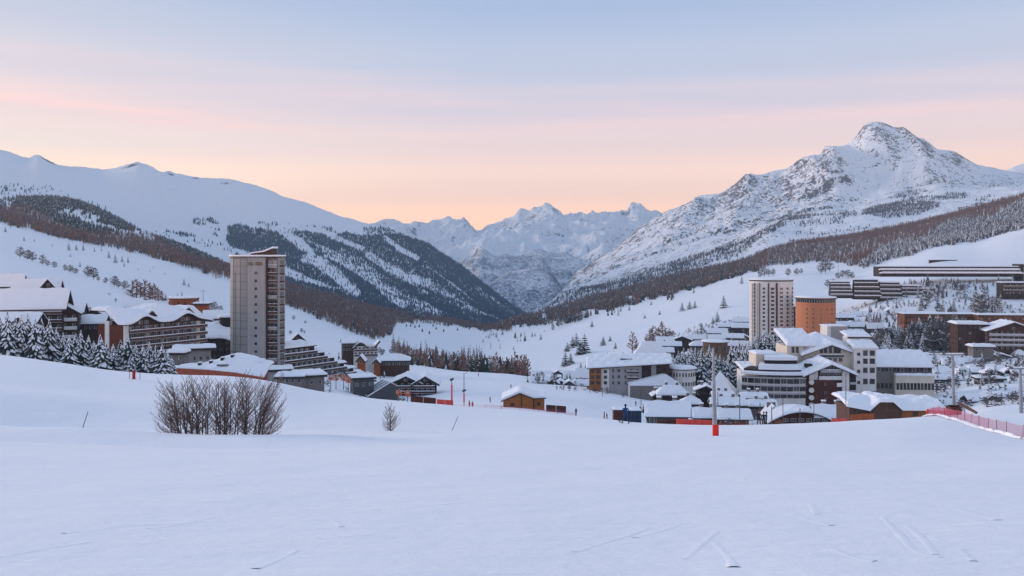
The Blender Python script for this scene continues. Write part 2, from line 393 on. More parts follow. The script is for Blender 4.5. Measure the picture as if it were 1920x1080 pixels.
G_lines = [
 [(0, 0.5, 475+1600*1.75/0.5)],
 [(0, 9.5, 1049)],
 [(-300, 20, 880), (0, 20, 889), (500, 20, 898), (1920, 20, 901)],
 [(-300, 32, 815), (0, 32, 836), (400, 32, 846), (900, 32, 848), (1920, 32, 856)],
 [(-400, 46, 768), (0, 46, 802), (300, 46, 817), (540, 46, 822), (900, 46, 822), (1700, 46, 824), (1920, 46, 838)],
 [(-400, 62, 725), (0, 62, 765), (200, 62, 785), (400, 62, 795), (540, 62, 797), (900, 62, 806), (1700, 62, 806), (1800, 62, 812), (1920, 62, 824), (2200, 62, 835)],
 [(-600, 100, 640), (0, 100, 667), (100, 98, 679), (200, 96, 695), (300, 95, 703), (430, 95, 705), (500, 95, 713), (600, 95, 735), (700, 95, 748),
  (800, 95, 756), (900, 98, 765), (1000, 98, 773), (1100, 96, 783), (1200, 92, 794), (1250, 90, 797), (1340, 90, 799), (1450, 90, 798), (1550, 90, 792),
  (1700, 92, 785), (1750, 95, 781), (1850, 98, 777), (1920, 98, 776), (2300, 98, 770)],
 [(-600, 114, 650), (0, 114, 676), (100, 112, 688), (200, 109, 704), (300, 108, 712), (430, 108, 715), (500, 108, 722), (600, 108, 743), (700, 108, 754), (800, 108, 759), (900, 112, 766), (1000, 112, 772), (1100, 110, 783), (1200, 106, 797), (1250, 104, 803), (1340, 104, 807), (1450, 104, 806), (1550, 104, 800), (1700, 106, 791), (1750, 108, 785), (1850, 112, 780), (1920, 112, 779), (2300, 112, 775)],
 [(-600, 215, 700), (0, 215, 705), (300, 215, 728), (430, 230, 737), (600, 230, 756), (700, 235, 766), (800, 235, 764), (900, 235, 755), (1000, 245, 758), (1100, 245, 770),
  (1180, 225, 792), (1300, 200, 818), (1500, 190, 824), (1700, 190, 820), (1780, 205, 800), (1850, 210, 779), (1920, 215, 778)],
 [(-600, 330, 600), (0, 330, 645), (100, 330, 655), (200, 330, 672), (300, 330, 690), (430, 330, 700), (550, 330, 706), (650, 330, 722), (700, 330, 738), (775, 330, 744),
  (850, 330, 731), (900, 330, 728), (1000, 330, 729), (1100, 330, 735), (1200, 330, 752), (1300, 330, 770), (1500, 330, 777), (1600, 330, 777), (1700, 330, 770), (1750, 330, 758), (1850, 330, 735), (1920, 330, 728)],
 [(-500, 500, 430), (0, 500, 476), (60, 500, 489), (120, 500, 508), (170, 500, 522), (240, 500, 546), (300, 500, 572), (430, 500, 612), (550, 500, 642), (650, 500, 672), (700, 500, 683), (800, 500, 690),
  (850, 500, 695), (900, 500, 698), (960, 500, 702), (1000, 500, 708), (1100, 500, 712), (1200, 500, 716), (1300, 500, 705), (1400, 500, 700), (1500, 500, 700), (1600, 500, 690), (1750, 500, 665), (1920, 500, 655)],
 [(-500, 650, 440), (0, 650, 486), (120, 650, 520), (240, 650, 557), (300, 650, 576), (430, 650, 612), (550, 650, 634), (650, 650, 660), (700, 650, 668), (800, 650, 690), (860, 650, 714),
  (900, 650, 722), (960, 650, 724), (1000, 650, 716), (1100, 650, 690), (1200, 650, 676), (1300, 650, 657), (1400, 650, 660), (1500, 650, 650), (1600, 650, 632), (1750, 650, 615), (1920, 650, 605)],
 [(-500, 850, 400), (0, 850, 442), (100, 850, 470), (240, 850, 506), (300, 850, 526), (430, 850, 571), (550, 850, 608), (650, 850, 638), (740, 850, 664), (800, 850, 690), (850, 850, 705),
  (900, 850, 706), (930, 850, 690), (960, 850, 672), (1100, 850, 648), (1200, 850, 632), (1300, 850, 608), (1400, 850, 592), (1500, 850, 590), (1560, 850, 580), (1600, 850, 570), (1650, 850, 548), (1700, 850, 536), (1750, 850, 528), (1920, 850, 524), (2300, 850, 520)],
 [(-500, 1150, 385), (0, 1150, 419), (100, 1150, 447), (200, 1150, 471), (300, 1150, 492), (430, 1150, 527), (550, 1150, 592), (650, 1150, 624), (740, 1150, 652), (800, 1150, 672), (860, 1150, 680),
  (900, 1150, 672), (960, 1150, 646), (1000, 1150, 634), (1100, 1150, 606), (1200, 1150, 582), (1300, 1150, 556), (1400, 1150, 530), (1500, 1150, 513), (1560, 1150, 510), (1620, 1150, 503), (1660, 1150, 494),
  (1700, 1150, 482), (1760, 1150, 466), (1840, 1150, 456), (1880, 1150, 443), (1920, 1150, 432), (2100, 1150, 400), (2400, 1150, 380)],
 [(-500, 1500, 365), (0, 1500, 402), (100, 1500, 428), (200, 1500, 452), (300, 1500, 476), (430, 1500, 508), (550, 1500, 566), (650, 1500, 598), (740, 1500, 622), (800, 1500, 634), (860, 1500, 640),
  (900, 1500, 638), (960, 1500, 616), (1000, 1500, 607), (1100, 1500, 584), (1200, 1500, 562), (1300, 1500, 543), (1400, 1500, 514), (1500, 1500, 497), (1600, 1500, 486), (1700, 1500, 462), (1760, 1500, 450),
  (1840, 1500, 436), (1920, 1500, 412), (2100, 1500, 380), (2400, 1500, 350)],
 [(-500, 2150, 350), (0, 2150, 378), (85, 2150, 374), (140, 2150, 380), (185, 2150, 398), (250, 2150, 431), (330, 2150, 459), (400, 2150, 488), (430, 2150, 503), (540, 2150, 534), (600, 2150, 550), (700, 2150, 580), (800, 2150, 600),
  (860, 2150, 607), (900, 2150, 614), (930, 2150, 618), (960, 2150, 606), (1000, 2150, 592), (1040, 2150, 584), (1130, 2150, 556), (1200, 2150, 537), (1290, 2150, 514), (1340, 2150, 504), (1400, 2150, 491), (1440, 2150, 474),
  (1500, 2100, 458), (1600, 2050, 446), (1700, 2000, 427), (1800, 2000, 402), (1850, 2000, 389), (1920, 2000, 371), (2100, 2000, 330), (2400, 2000, 280)],
 [(-500, 2900, 420), (0, 2900, 440), (300, 2900, 520), (500, 2900, 585), (800, 2900, 626), (930, 2900, 632), (1000, 2900, 626), (1200, 2900, 580), (1400, 2900, 545), (1600, 2900, 505), (1920, 2900, 470), (2400, 2900, 450)],
]
G = Sheet(G_lines, [0, 0, 40, 40, 30, 24, 22, 22, 20, 20, 14, 16, 14, 14, 14, 10, 20], near_noise)
gpx = np.concatenate([np.arange(-1200, -40, 30), np.arange(-40, 1964, 4), np.arange(1990, 3200, 30)])
ground = G.mesh('snow_ground', gpx, [6, 16, 16, 20, 20, 26, 8, 24, 26, 26, 22, 22, 24, 20, 24, 10], [M_piste])
tag(ground, 'snow covered piste, village bowl and valley slopes', None, None, 'structure')

# ------------------------------------------------------------------ left mountain
def left_noise(X, Y, u, px):
    # u: 0 foot .. 1 mid .. 2 ridge
    w = np.clip(u/0.5, 0, 1)*(0.35+0.65*np.clip(np.abs(u-2)/0.5, 0, 1))
    q = Y*0.0016 + X*0.0006
    n = 26*ridged(X*0.0042+0.0016*Y, Y*0.0011, 4)*np.clip((px-350)/300, 0, 1) + 16*fbm(X*0.003, Y*0.003, 5)
    crest = np.exp(-((u-1.95)/0.10)**2)
    n = n + 0
    top_ = np.exp(-((u-1.96)/0.07)**2)*(ridged(X*0.006+5, Y*0.001, 2) > 0.05)
    return n*w + 11*top_*ridged(X*0.032, Y*0.032, 3) + 7*crest*ridged(X*0.01, Y*0.01, 4)*np.clip((700-px)/400, 0, 1)
ML_lines = [
 [(-500, 2450, 440), (0, 2450, 430), (200, 2450, 470), (430, 2450, 545), (600, 2450, 590), (750, 2450, 612), (900, 2450, 630), (1050, 2450, 640), (1300, 2450, 660)],
 [(-500, 3100, 330), (0, 3100, 352), (100, 3100, 365), (200, 3100, 385), (330, 3100, 420), (430, 3100, 447), (540, 3100, 478), (650, 3100, 512), (750, 3100, 540), (850, 3100, 572), (930, 3100, 600), (1000, 3100, 615), (1060, 3100, 625), (1300, 3100, 660)],
 [(-500, 3900, 240), (-200, 3900, 268), (0, 3900, 288), (20, 3900, 293), (45, 3900, 302), (58, 3900, 301), (70, 3900, 294), (85, 3900, 303), (110, 3900, 316), (150, 3900, 318), (185, 3900, 322), (195, 3900, 324), (230, 3900, 316), (258, 3900, 309),
  (285, 3900, 318), (303, 3900, 328), (316, 3900, 325), (340, 3900, 333), (375, 3900, 338), (400, 3900, 340), (430, 3900, 341), (480, 3900, 355), (500, 3900, 360), (530, 3900, 375), (575, 3900, 386), (610, 3900, 402), (650, 3900, 415),
  (690, 3900, 425), (712, 3900, 430), (740, 3900, 440), (757, 3900, 446), (800, 3900, 464), (830, 3900, 482), (868, 3900, 508), (900, 3900, 532), (935, 3900, 560), (960, 3900, 578), (985, 3900, 592), (1010, 3900, 604), (1060, 3900, 618), (1300, 3900, 660)],
 [(-500, 5000, 330), (0, 5000, 350), (400, 5000, 390), (700, 5000, 470), (900, 5000, 560), (1000, 5000, 618), (1300, 5000, 660)],
]
ML = Sheet(ML_lines, [20, 20, 3, 20], left_noise)
mpx = np.concatenate([np.arange(-900, -40, 24), np.arange(-40, 1120, 4)])
def left_rock(X, Y, u, px):
    r = np.zeros_like(X)
    for c, w, uu, du, s_ in ((72, 9, 1.96, 0.05, 0.45), (92, 16, 1.86, 0.07, 1.3), (180, 12, 1.95, 0.04, 0.45), (258, 16, 1.96, 0.05, 0.35), (250, 20, 1.84, 0.08, 1.6), (315, 14, 1.90, 0.06, 1.2), (322, 8, 1.78, 0.07, 1.3), (365, 14, 1.88, 0.07, 1.2),
                              (400, 18, 1.90, 0.05, 0.45), (432, 16, 1.93, 0.05, 0.45), (425, 14, 1.80, 0.08, 1.2), (10, 14, 1.78, 0.03, 0.8), (40, 20, 1.72, 0.03, 0.6), (480, 10, 1.84, 0.03, 0.5), (535, 8, 1.80, 0.03, 0.5)):
        r = np.maximum(r, s_*np.exp(-((px-c)/w)**2-((u-uu)/du)**2))
    return r*1.35
left_mountain = ML.mesh('left_mountain', mpx, [70, 150, 12], [M_alp_left], left_rock)
tag(left_mountain, 'long snowy mountain ridge rising on the left', None, None, 'structure')

# ------------------------------------------------------------------ right mountain with the pyramid peak
_ribs = [  # crests that come down the face: (px, Y, height, width) along each
    [(1640, 4480, 60, 120), (1668, 4340, 80, 130), (1700, 4200, 95, 130), (1722, 4000, 85, 130), (1735, 3800, 60, 120), (1740, 3650, 20, 110)],
    [(1622, 4400, 20, 110), (1645, 4200, 50, 110), (1668, 4000, 60, 110), (1688, 3800, 50, 110), (1692, 3620, 15, 100)],
    [(1552, 4500, 40, 130), (1550, 4300, 90, 150), (1556, 4100, 90, 160), (1575, 3850, 60, 150), (1590, 3650, 10, 140)],
    [(1470, 4500, 20, 140), (1500, 4200, 70, 170), (1530, 4000, 75, 160), (1545, 3800, 40, 140)],
    [(1820, 4500, 10, 140), (1790, 4200, 50, 150), (1780, 3900, 45, 150), (1775, 3650, 10, 140)],
    [(1380, 4650, 20, 140), (1400, 4300, 60, 170), (1390, 3900, 50, 170), (1370, 3600, 20, 160)],
    [(1290, 4850, 20, 140), (1310, 4500, 60, 170), (1290, 4100, 50, 170), (1260, 3700, 20, 160)],
]
def right_noise(X, Y, u, px):
    ridge = np.clip(np.abs(u-3)/0.35, 0, 1)
    w = np.clip(u/0.8, 0, 1)*(0.22+0.78*ridge)
    amp = np.where(u > 2, 30.0, 14.0)*np.interp(px, [1540, 1590, 1800, 1900], [1, 0.4, 0.4, 0.8])
    n = amp*ridged(X*0.0050, Y*0.0019, 5, 0.6) + 12*fbm(X*0.004, Y*0.004, 5)
    out = n*w
    up = np.clip((u-1.9)/0.25, 0, 1)
    for rb in _ribs:
        rb = sorted(rb, key=lambda q: q[1]); A = np.array(rb, float)
        cx = np.interp(Y, A[:, 1], (A[:, 0]-960)/FOC*A[:, 1]); hh = np.interp(Y, A[:, 1], A[:, 2], left=0, right=0); ww = np.interp(Y, A[:, 1], A[:, 3])
        jx = 22*perlin(Y*0.008, X*0.002)
        d = np.abs(X-cx-jx)/ww
        out = out + up*hh*np.clip(1-d, 0, 1)*(0.3+0.7*ridge)
    return out + 9*np.exp(-((u-2.97)/0.12)**2)*ridged(X*0.022, Y*0.022, 3)
MR_lines = [
 [(700, 2500, 660), (1000, 2500, 640), (1060, 2500, 600), (1130, 2500, 575), (1200, 2500, 560), (1290, 2500, 535), (1400, 2500, 505), (1500, 2500, 478), (1600, 2500, 462), (1700, 2500, 445), (1800, 2500, 420), (1920, 2500, 392), (2400, 2500, 330)],
 [(700, 2950, 660), (940, 2950, 625), (980, 2950, 605), (1020, 2950, 582), (1060, 2950, 553), (1110, 2950, 541), (1150, 2950, 532), (1200, 2950, 516), (1240, 2950, 500), (1290, 2950, 485), (1340, 2950, 472), (1400, 2950, 452), (1440, 2950, 430), (1500, 2950, 425),
  (1600, 2950, 408), (1700, 2950, 398), (1800, 2950, 385), (1920, 2950, 368), (2400, 2950, 320)],
 [(700, 3550, 660), (960, 3550, 620), (1040, 3550, 575), (1060, 3550, 556), (1110, 3550, 528), (1200, 3550, 490), (1300, 3550, 455), (1400, 3550, 430), (1450, 3550, 418), (1500, 3550, 404), (1540, 3550, 396), (1600, 3550, 389), (1660, 3550, 375), (1720, 3550, 363),
  (1760, 3550, 354), (1850, 3550, 351), (1920, 3550, 349), (2400, 3550, 320)],
 [(700, 5200, 660), (940, 5200, 630), (1000, 5200, 590), (1040, 5200, 560), (1050, 5150, 550), (1062, 5150, 535), (1080, 5150, 514), (1110, 5100, 494), (1150, 5100, 472), (1172, 5050, 452), (1200, 5000, 430), (1225, 4950, 413), (1255, 4900, 397), (1290, 4850, 391), (1310, 4800, 382), (1350, 4750, 373),
  (1375, 4700, 360), (1400, 4700, 343), (1430, 4650, 335), (1450, 4600, 328), (1478, 4600, 327), (1492, 4600, 320), (1525, 4600, 315), (1538, 4600, 319), (1545, 4600, 306), (1562, 4600, 292), (1582, 4600, 279), (1605, 4600, 262), (1618, 4600, 245), (1628, 4600, 242), (1650, 4600, 243), (1662, 4600, 250),
  (1675, 4600, 257), (1700, 4600, 261), (1730, 4600, 264), (1742, 4600, 272), (1755, 4600, 283), (1785, 4600, 300), (1800, 4600, 306), (1815, 4600, 312), (1840, 4600, 318), (1870, 4600, 323), (1920, 4600, 336), (1980, 4600, 348), (2200, 4600, 330), (2500, 4600, 300)],
 [(700, 6200, 660), (1000, 6200, 640), (1200, 6200, 520), (1400, 6000, 450), (1640, 6000, 370), (1920, 6000, 410), (2500, 6000, 380)],
]
def right_rock(X, Y, u, px):
    # where bare rock comes through: along the rib crests, the summit, and all over the long left ridge
    up = np.clip((u-1.9)/0.2, 0, 1); r = np.zeros_like(X)
    for i, rb in enumerate(_ribs[:5]):
        A = np.array(sorted(rb, key=lambda q: q[1]), float); cx = np.interp(Y, A[:, 1], (A[:, 0]-960)/FOC*A[:, 1])
        on = (Y > A[0, 1]) & (Y < A[-1, 1]+150)
        d = (X-cx-22*perlin(Y*0.008, X*0.002)-(25 if i != 2 else -25))/np.where(Y > 4150, 75, 50)
        r = np.maximum(r, np.where(on, np.exp(-d*d)*(0.62 if i == 0 else 0.42)*np.clip((Y-3700)/250, 0, 1), 0))
    r = np.maximum(r, 0.7*np.exp(-((u-2.95)/0.06)**2)*((px > 1610) & (px < 1700)))
    r = np.maximum(r, 0.8*np.exp(-((px-1735)/28)**2-((u-2.75)/0.10)**2)); r = np.maximum(r, 0.6*np.exp(-((px-1775)/30)**2-((u-2.45)/0.10)**2))
    left = np.interp(px, [1040, 1100, 1500, 1560], [0.45, 0.55, 0.50, 0.0])*np.clip(0.55+0.9*fbm(X*0.004, Y*0.003, 3)+0.6*np.clip(u-2.4, 0, 1), 0, 1.4)
    low = 0.35*np.exp(-((u-2.05)/0.25)**2)*(px > 1500)
    return np.maximum(r, np.maximum(left*(u > 1.0), low))-0.25*(px > 1560)*up*(r < 0.3)
MR = Sheet(MR_lines, [20, 14, 12, 2, 20], right_noise)
rpx = np.concatenate([np.arange(880, 1964, 3), np.arange(1970, 2900, 24)])
right_mountain = MR.mesh('right_mountain', rpx, [30, 50, 210, 12], [M_alp_right], right_rock)
tag(right_mountain, 'rocky snow mountain with a pyramid shaped peak on the right', None, None, 'structure')

# ------------------------------------------------------------------ far range and wooded spurs that close the valley
def mk_far_noise(a, k, K):
    def f(X, Y, u, px):
        w = 0.25+0.75*np.clip(np.abs(u-K)/0.4, 0, 1)
        return 26*np.exp(-((u-K)/0.08)**2)*ridged(X*0.006, Y*0.006, 3) + w*(a*ridged(X*k, Y*k*0.55, 5, 0.6)+0.5*a*fbm(X*k, Y*k, 4))
    return f
FR_lines = [
 [(0, 5900, 520), (1920, 5900, 520)],
 [(0, 7400, 470), (700, 7400, 465), (800, 7400, 478), (900, 7400, 470), (1000, 7400, 462), (1100, 7400, 455), (1200, 7400, 460), (1300, 7400, 465)],
 [(0, 9500, 440), (500, 9500, 440), (690, 9500, 436), (712, 9500, 431), (738, 9500, 425), (752, 9500, 431), (768, 9500, 435), (800, 9500, 434), (812, 9500, 426), (826, 9500, 424), (841, 9500, 419), (856, 9500, 428), (874, 9500, 432), (890, 9500, 440), (902, 9500, 440), (916, 9500, 433), (940, 9500, 430), (958, 9500, 422),
  (974, 9500, 408), (984, 9500, 410), (1000, 9500, 405), (1012, 9500, 401), (1024, 9500, 397), (1036, 9500, 401), (1048, 9500, 412), (1066, 9500, 426), (1084, 9500, 422), (1104, 9500, 417), (1114, 9500, 410), (1128, 9500, 406), (1148, 9500, 411), (1166, 9500, 408), (1176, 9500, 408), (1182, 9500, 394), (1188, 9500, 391),
  (1200, 9500, 395), (1212, 9500, 404), (1224, 9500, 411), (1260, 9500, 420), (1500, 9500, 430), (1920, 9500, 420)],
 [(0, 11500, 470), (1920, 11500, 470)],
]
FR = Sheet(FR_lines, [10, 20, 1, 10], mk_far_noise(170, 0.0016, 2))
far_range = FR.mesh('far_mountains', np.arange(500, 1420, 2.5), [30, 170, 6], [M_alp_far])
tag(far_range, 'pale jagged mountain range closing the valley', None, None, 'structure')
def spur(name, lab, ridge, Yr, Yf, foot, material, amp, k, px0, px1, seed=0):
    lines = [[(px, Yf, q) for px, q in foot], [(px, Yr, q) for px, q in ridge], [(px, Yr*1.15, q+30) for px, q in ridge]]
    def nf(X, Y, u, px, seed=seed):
        w = 0.15+0.85*np.clip(np.abs(u-1)/0.4, 0, 1)
        return w*(amp*ridged(X*k*1.3+seed, Y*k*0.5, 4, 0.6)+0.4*amp*fbm(X*k*2, Y*k*2+seed, 3))
    S = Sheet(lines, [6, 2, 6], nf)
    o = S.mesh(name, np.arange(px0, px1, 2.5), [90, 8], [material])
    tag(o, lab, None, None, 'structure'); return S
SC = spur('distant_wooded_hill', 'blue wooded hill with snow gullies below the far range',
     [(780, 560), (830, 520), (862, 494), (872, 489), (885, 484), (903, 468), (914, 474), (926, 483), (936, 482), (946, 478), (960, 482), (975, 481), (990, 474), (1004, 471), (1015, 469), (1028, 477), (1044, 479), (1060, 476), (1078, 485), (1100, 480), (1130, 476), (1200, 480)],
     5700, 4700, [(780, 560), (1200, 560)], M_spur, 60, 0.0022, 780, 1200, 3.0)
SD = spur('side_ridge', 'white side ridge with a dark rocky edge', [(980, 600), (1040, 545), (1052, 535), (1064, 512), (1076, 489), (1090, 482), (1105, 474), (1120, 464), (1131, 456), (1142, 462), (1170, 470), (1260, 480)],
     5500, 5000, [(980, 620), (1040, 575), (1260, 560)], M_alp_right, 20, 0.003, 980, 1260, 9.0)
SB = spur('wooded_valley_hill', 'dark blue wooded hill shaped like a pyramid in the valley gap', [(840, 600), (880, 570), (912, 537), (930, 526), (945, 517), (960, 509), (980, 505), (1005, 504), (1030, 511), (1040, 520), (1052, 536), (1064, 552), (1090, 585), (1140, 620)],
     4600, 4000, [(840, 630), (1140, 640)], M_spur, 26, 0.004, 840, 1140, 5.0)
# a rounded white shoulder beyond the right mountain
SE = spur('snow_dome', 'rounded snow summit showing past the right mountain', [(1780, 360), (1850, 336), (1880, 324), (1900, 314), (1925, 306), (1960, 303), (2100, 300), (2300, 330)],
     6500, 5400, [(1780, 400), (2300, 380)], M_alp_far, 6, 0.002, 1800, 2300, 1.0)
# ------------------------------------------------------------------ trees
M_conifer = mat('conifer_needles', (0.035, 0.05, 0.045), (0.02, 0.03, 0.032), scale=0.8)
M_larch = mat('bare_larch_twigs', (0.26, 0.130, 0.092), (0.16, 0.09, 0.07), scale=0.5)
M_greytree = mat('frosted_twigs', (0.13, 0.12, 0.125), (0.08, 0.075, 0.08), scale=0.5)
M_bark = mat('bark', (0.075, 0.055, 0.045), (0.045, 0.035, 0.03), scale=4.0, stretch=(1, 1, 0.2))
M_treesnow = mat('snow_on_branches', (0.80, 0.83, 0.89), (0.70, 0.74, 0.80), scale=1.5)
M_fir_far = mat('far_conifer_haze_tint', (0.035, 0.060, 0.100), (0.026, 0.046, 0.078), scale=0.05)  # needle colour pushed to blue, painting in airlight over the distant wood

R = random.Random(11)
def tmpl_conifer(seed, tiers=4, sides=5, snow=0.15, width=0.19, ragged=0.25):
    """unit-height conifer of ragged cones; returns verts, tris, material (0 needles, 1 snow, 2 bark)"""
    r = random.Random(seed); V = []; T = []; M = []
    for t in range(tiers):
        z0 = 0.06+0.80*t/tiers; z1 = min(1.0, z0+0.94/tiers*1.75); rad = width*(1-0.80*t/tiers)
        top = len(V); V.append((r.uniform(-.01, .01), r.uniform(-.01, .01), z1)); a0 = r.random()*6.28
        ring = []
        for i in range(sides*2):
            a = a0+math.pi*i/sides; rr = rad*(1+r.uniform(-ragged, ragged))*(1.0 if i % 2 == 0 else 0.62)
            ring.append(len(V)); V.append((rr*math.cos(a), rr*math.sin(a), z0+r.uniform(-.03, .03)+(0.03 if i % 2 else -0.015)))
        for i in range(sides*2):
            T.append((ring[i], ring[(i+1) % (sides*2)], top)); M.append(1 if r.random() < snow else 0)
    b = len(V); w = 0.012
    V += [(w, 0, -0.04), (-w, w, -0.04), (-w, -w, -0.04), (0, 0, 0.4)]
    T += [(b, b+1, b+3), (b+1, b+2, b+3), (b+2, b, b+3)]; M += [2]*3
    return np.array(V), np.array(T), np.array(M)
def tmpl_bare(seed, n=26, snow=0.0, width=0.17, low=0.12, shape='oval', thick=0.012):
    """unit-height leafless tree: thin upward blades on a trunk"""
    r = random.Random(seed); V = []; T = []; M = []
    for i in range(n):
        z = low+(0.93-low)*(i+r.random())/n; a = r.random()*6.28
        if shape == 'oval': rad = width*math.sin(math.pi*min(1, (z-low)/(1-low)*0.85+0.18))**0.7
        else: rad = width*(1-(z-low)/(1-low))**0.75+0.012
        rad *= r.uniform(0.7, 1.15); ca, sa = math.cos(a), math.sin(a); dz = r.uniform(0.04, 0.13)
        w = thick*r.uniform(0.8, 1.6)
        b = len(V); V += [(0, 0, z-0.01), (0, 0, z+w*1.6), (rad*ca-sa*w, rad*sa+ca*w, z+dz), (rad*ca*0.85+sa*w*2, rad*sa*0.85-ca*w*2, z+dz*1.25)]
        s = 1 if r.random() < snow else 0
        T += [(b, b+1, b+2), (b, b+2, b+3)]; M += [s, s]
    b = len(V); w = 0.011
    V += [(w, 0, -0.04), (-w, w, -0.04), (-w, -w, -0.04), (0, 0, 1.0)]
    T += [(b, b+1, b+3), (b+1, b+2, b+3), (b+2, b, b+3)]; M += [2]*3
    return np.array(V), np.array(T), np.array(M)
TM = {
 'conifer': ([tmpl_conifer(s, 4, 5, 0.04) for s in range(5)], [M_conifer, M_treesnow, M_bark]),
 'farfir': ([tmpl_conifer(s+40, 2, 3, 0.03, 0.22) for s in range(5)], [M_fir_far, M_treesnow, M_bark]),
 'larch': ([tmpl_bare(s+10, 22, 0.015, 0.16, 0.12, 'cone', 0.016) for s in range(6)], [M_larch, M_treesnow, M_bark]),
 'frosted': ([tmpl_conifer(s+20, 4, 5, 0.34) for s in range(5)], [M_greytree, M_treesnow, M_bark]),
}
def forest(name, label, kind, X, Y, Z, H, seed=0):
    tm, mats = TM[kind]; rg = np.random.default_rng(seed); n = len(X)
    pick = rg.integers(0, len(tm), n); ang = rg.random(n)*6.283; wid = rg.uniform(0.8, 1.25, n)
    VV = []; TT = []; MM = []; off = 0
    for k, (V, T, M) in enumerate(tm):
        ix = np.nonzero(pick == k)[0]
        if not len(ix): continue
        c, s = np.cos(ang[ix])[:, None], np.sin(ang[ix])[:, None]; h = H[ix][:, None]; w = wid[ix][:, None]*h
        x = (V[None, :, 0]*c-V[None, :, 1]*s)*w+X[ix][:, None]; y = (V[None, :, 0]*s+V[None, :, 1]*c)*w+Y[ix][:, None]; z = V[None, :, 2]*h+Z[ix][:, None]
        VV.append(np.stack([x, y, z], -1).reshape(-1, 3))
        TT.append((T[None]+(np.arange(len(ix))*len(V))[:, None, None]+off).reshape(-1, 3)); off += len(ix)*len(V)
        MM.append(np.tile(M, len(ix)))
    o = mesh_np(name, np.concatenate(VV), np.concatenate(TT), np.concatenate(MM), mats)
    return tag(o, label, None, None, 'stuff')

def scatter(sheet, n, pxr, Yr, seed, py_test, h=(12, 17)):
    """uniform over the ground, kept where py_test(px, py, Y) allows"""
    rg = np.random.default_rng(seed)
    Y = np.sqrt(rg.uniform(Yr[0]**2, Yr[1]**2, n)); px = rg.uniform(pxr[0], pxr[1], n)
    z = sheet.h(px, Y); py = HZ-z/Y*FOC
    p = py_test(px, py, Y); k = rg.random(n) < p
    px, Y, z, py = px[k], Y[k], z[k], py[k]
    H = rg.uniform(h[0], h[1], len(px))*(0.75+0.5*rg.random(len(px))**2)
    return dict(px=px, py=py, X=(px-960)/FOC*Y, Y=Y, Z=z-0.4, H=H, r=rg.random(len(px)))
def sel(d, k): return {a: b[k] for a, b in d.items()}
def lin2(tab, px): t = np.array(tab, float); return np.interp(px, t[:, 0], t[:, 1])
def dist_poly(px, py, pts):
    d = np.full(len(px), 1e9)
    for (x0, y0), (x1, y1) in zip(pts[:-1], pts[1:]):
        L2 = (x1-x0)**2+(y1-y0)**2; t = np.clip(((px-x0)*(x1-x0)+(py-y0)*(y1-y0))/L2, 0, 1)
        d = np.minimum(d, np.hypot(px-x0-t*(x1-x0), py-y0-t*(y1-y0)))
    return d

# ---- single trees whose mesh is shared by copies
def tree_proto(name, kind, k, crown_extra=None):
    tm, mats = TM[kind]; V, T, M = tm[k]
    root = bpy.data.objects.new(name, None); COL.objects.link(root); root.empty_display_size = 0.3
    for part, want in (('crown', (0, 1)), ('trunk', (2,))):
        keep = np.isin(M, want); me_o = mesh_np(part, V, T[keep], M[keep], mats)
        me_o.parent = root
    return root
def fine_conifer(seed, snow, whorls=13, per=9, width=0.2, droop=0.05, thick=0.5):
    """closer conifer: whorls of drooping branch fans, snow lying on top of them"""
    r = random.Random(seed); V = []; T = []; M = []
    for w in range(whorls):
        t = w/(whorls-1.0); z = 0.08+0.88*t; rad = width*(1-t)**0.85+0.012; n = max(4, int(per*(1-0.45*t)))
        a0 = r.random()*6.28
        for i in range(n):
            a = a0+6.283*i/n+r.uniform(-.22, .22); L = rad*r.uniform(0.78, 1.15); ca, sa = math.cos(a), math.sin(a)
            hw = L*thick*r.uniform(0.35, 0.6)+0.006; dz = -droop*r.uniform(0.5, 1.5)*(1-t*0.5)
            def q(rr, ww, zz): return (rr*ca-ww*sa, rr*sa+ww*ca, z+zz)
            b = len(V)
            V += [q(0, 0, 0.035), q(L*0.5, hw, dz*0.35), q(L*0.5, -hw, dz*0.35), q(L, 0, dz), q(L*0.55, 0, dz*0.2+0.014), q(L*0.72, hw*0.8, dz*0.9-0.012), q(L*0.72, -hw*0.8, dz*0.9-0.012)]
            T += [(b, b+1, b+4), (b, b+4, b+2), (b+4, b+1, b+5), (b+4, b+5, b+3), (b+4, b+3, b+6), (b+4, b+6, b+2)]
            M += [0]*6
            if r.random() < snow:      # a pad of snow resting on the branch
                k = r.uniform(0.55, 0.85); c = len(V); h = 0.010+0.008*r.random()
                V += [q(L*0.25, 0, 0.025+h), q(L*0.58, hw*k, dz*0.3+h*0.4), q(L*0.58, -hw*k, dz*0.3+h*0.4), q(L*0.97, 0, dz*0.9+h*0.3), q(L*0.6, 0, dz*0.2+0.016+h)]
                T += [(c, c+1, c+4), (c, c+4, c+2), (c+1, c+3, c+4), (c+4, c+3, c+2), (c, c+2, c+1), (c+1, c+2, c+3)]
                M += [1]*6
    b = len(V); w = 0.013
    for i in range(6):
        a = 6.283*i/6; V.append((w*math.cos(a), w*math.sin(a), -0.05))
    V.append((0, 0, 0.97))
    for i in range(6): T.append((b+i, b+(i+1) % 6, b+6)); M.append(2)
    return np.array(V), np.array(T), np.array(M)
def fine_bare(seed, n=70, width=0.2, low=0.1, snow=0.0, shape='oval'):
    V, T, M = tmpl_bare(seed, n, snow, width, low, shape, 0.006)
    return V, T, M
TM['snowfir'] = ([fine_conifer(s+60, 0.80, 21, 12, 0.24, 0.075, 0.50) for s in range(5)], [M_conifer, M_treesnow, M_bark])
TM['pine'] = ([fine_conifer(s+70, 0.22, 9, 8, 0.19, 0.035, 0.6) for s in range(4)], [M_conifer, M_treesnow, M_bark])
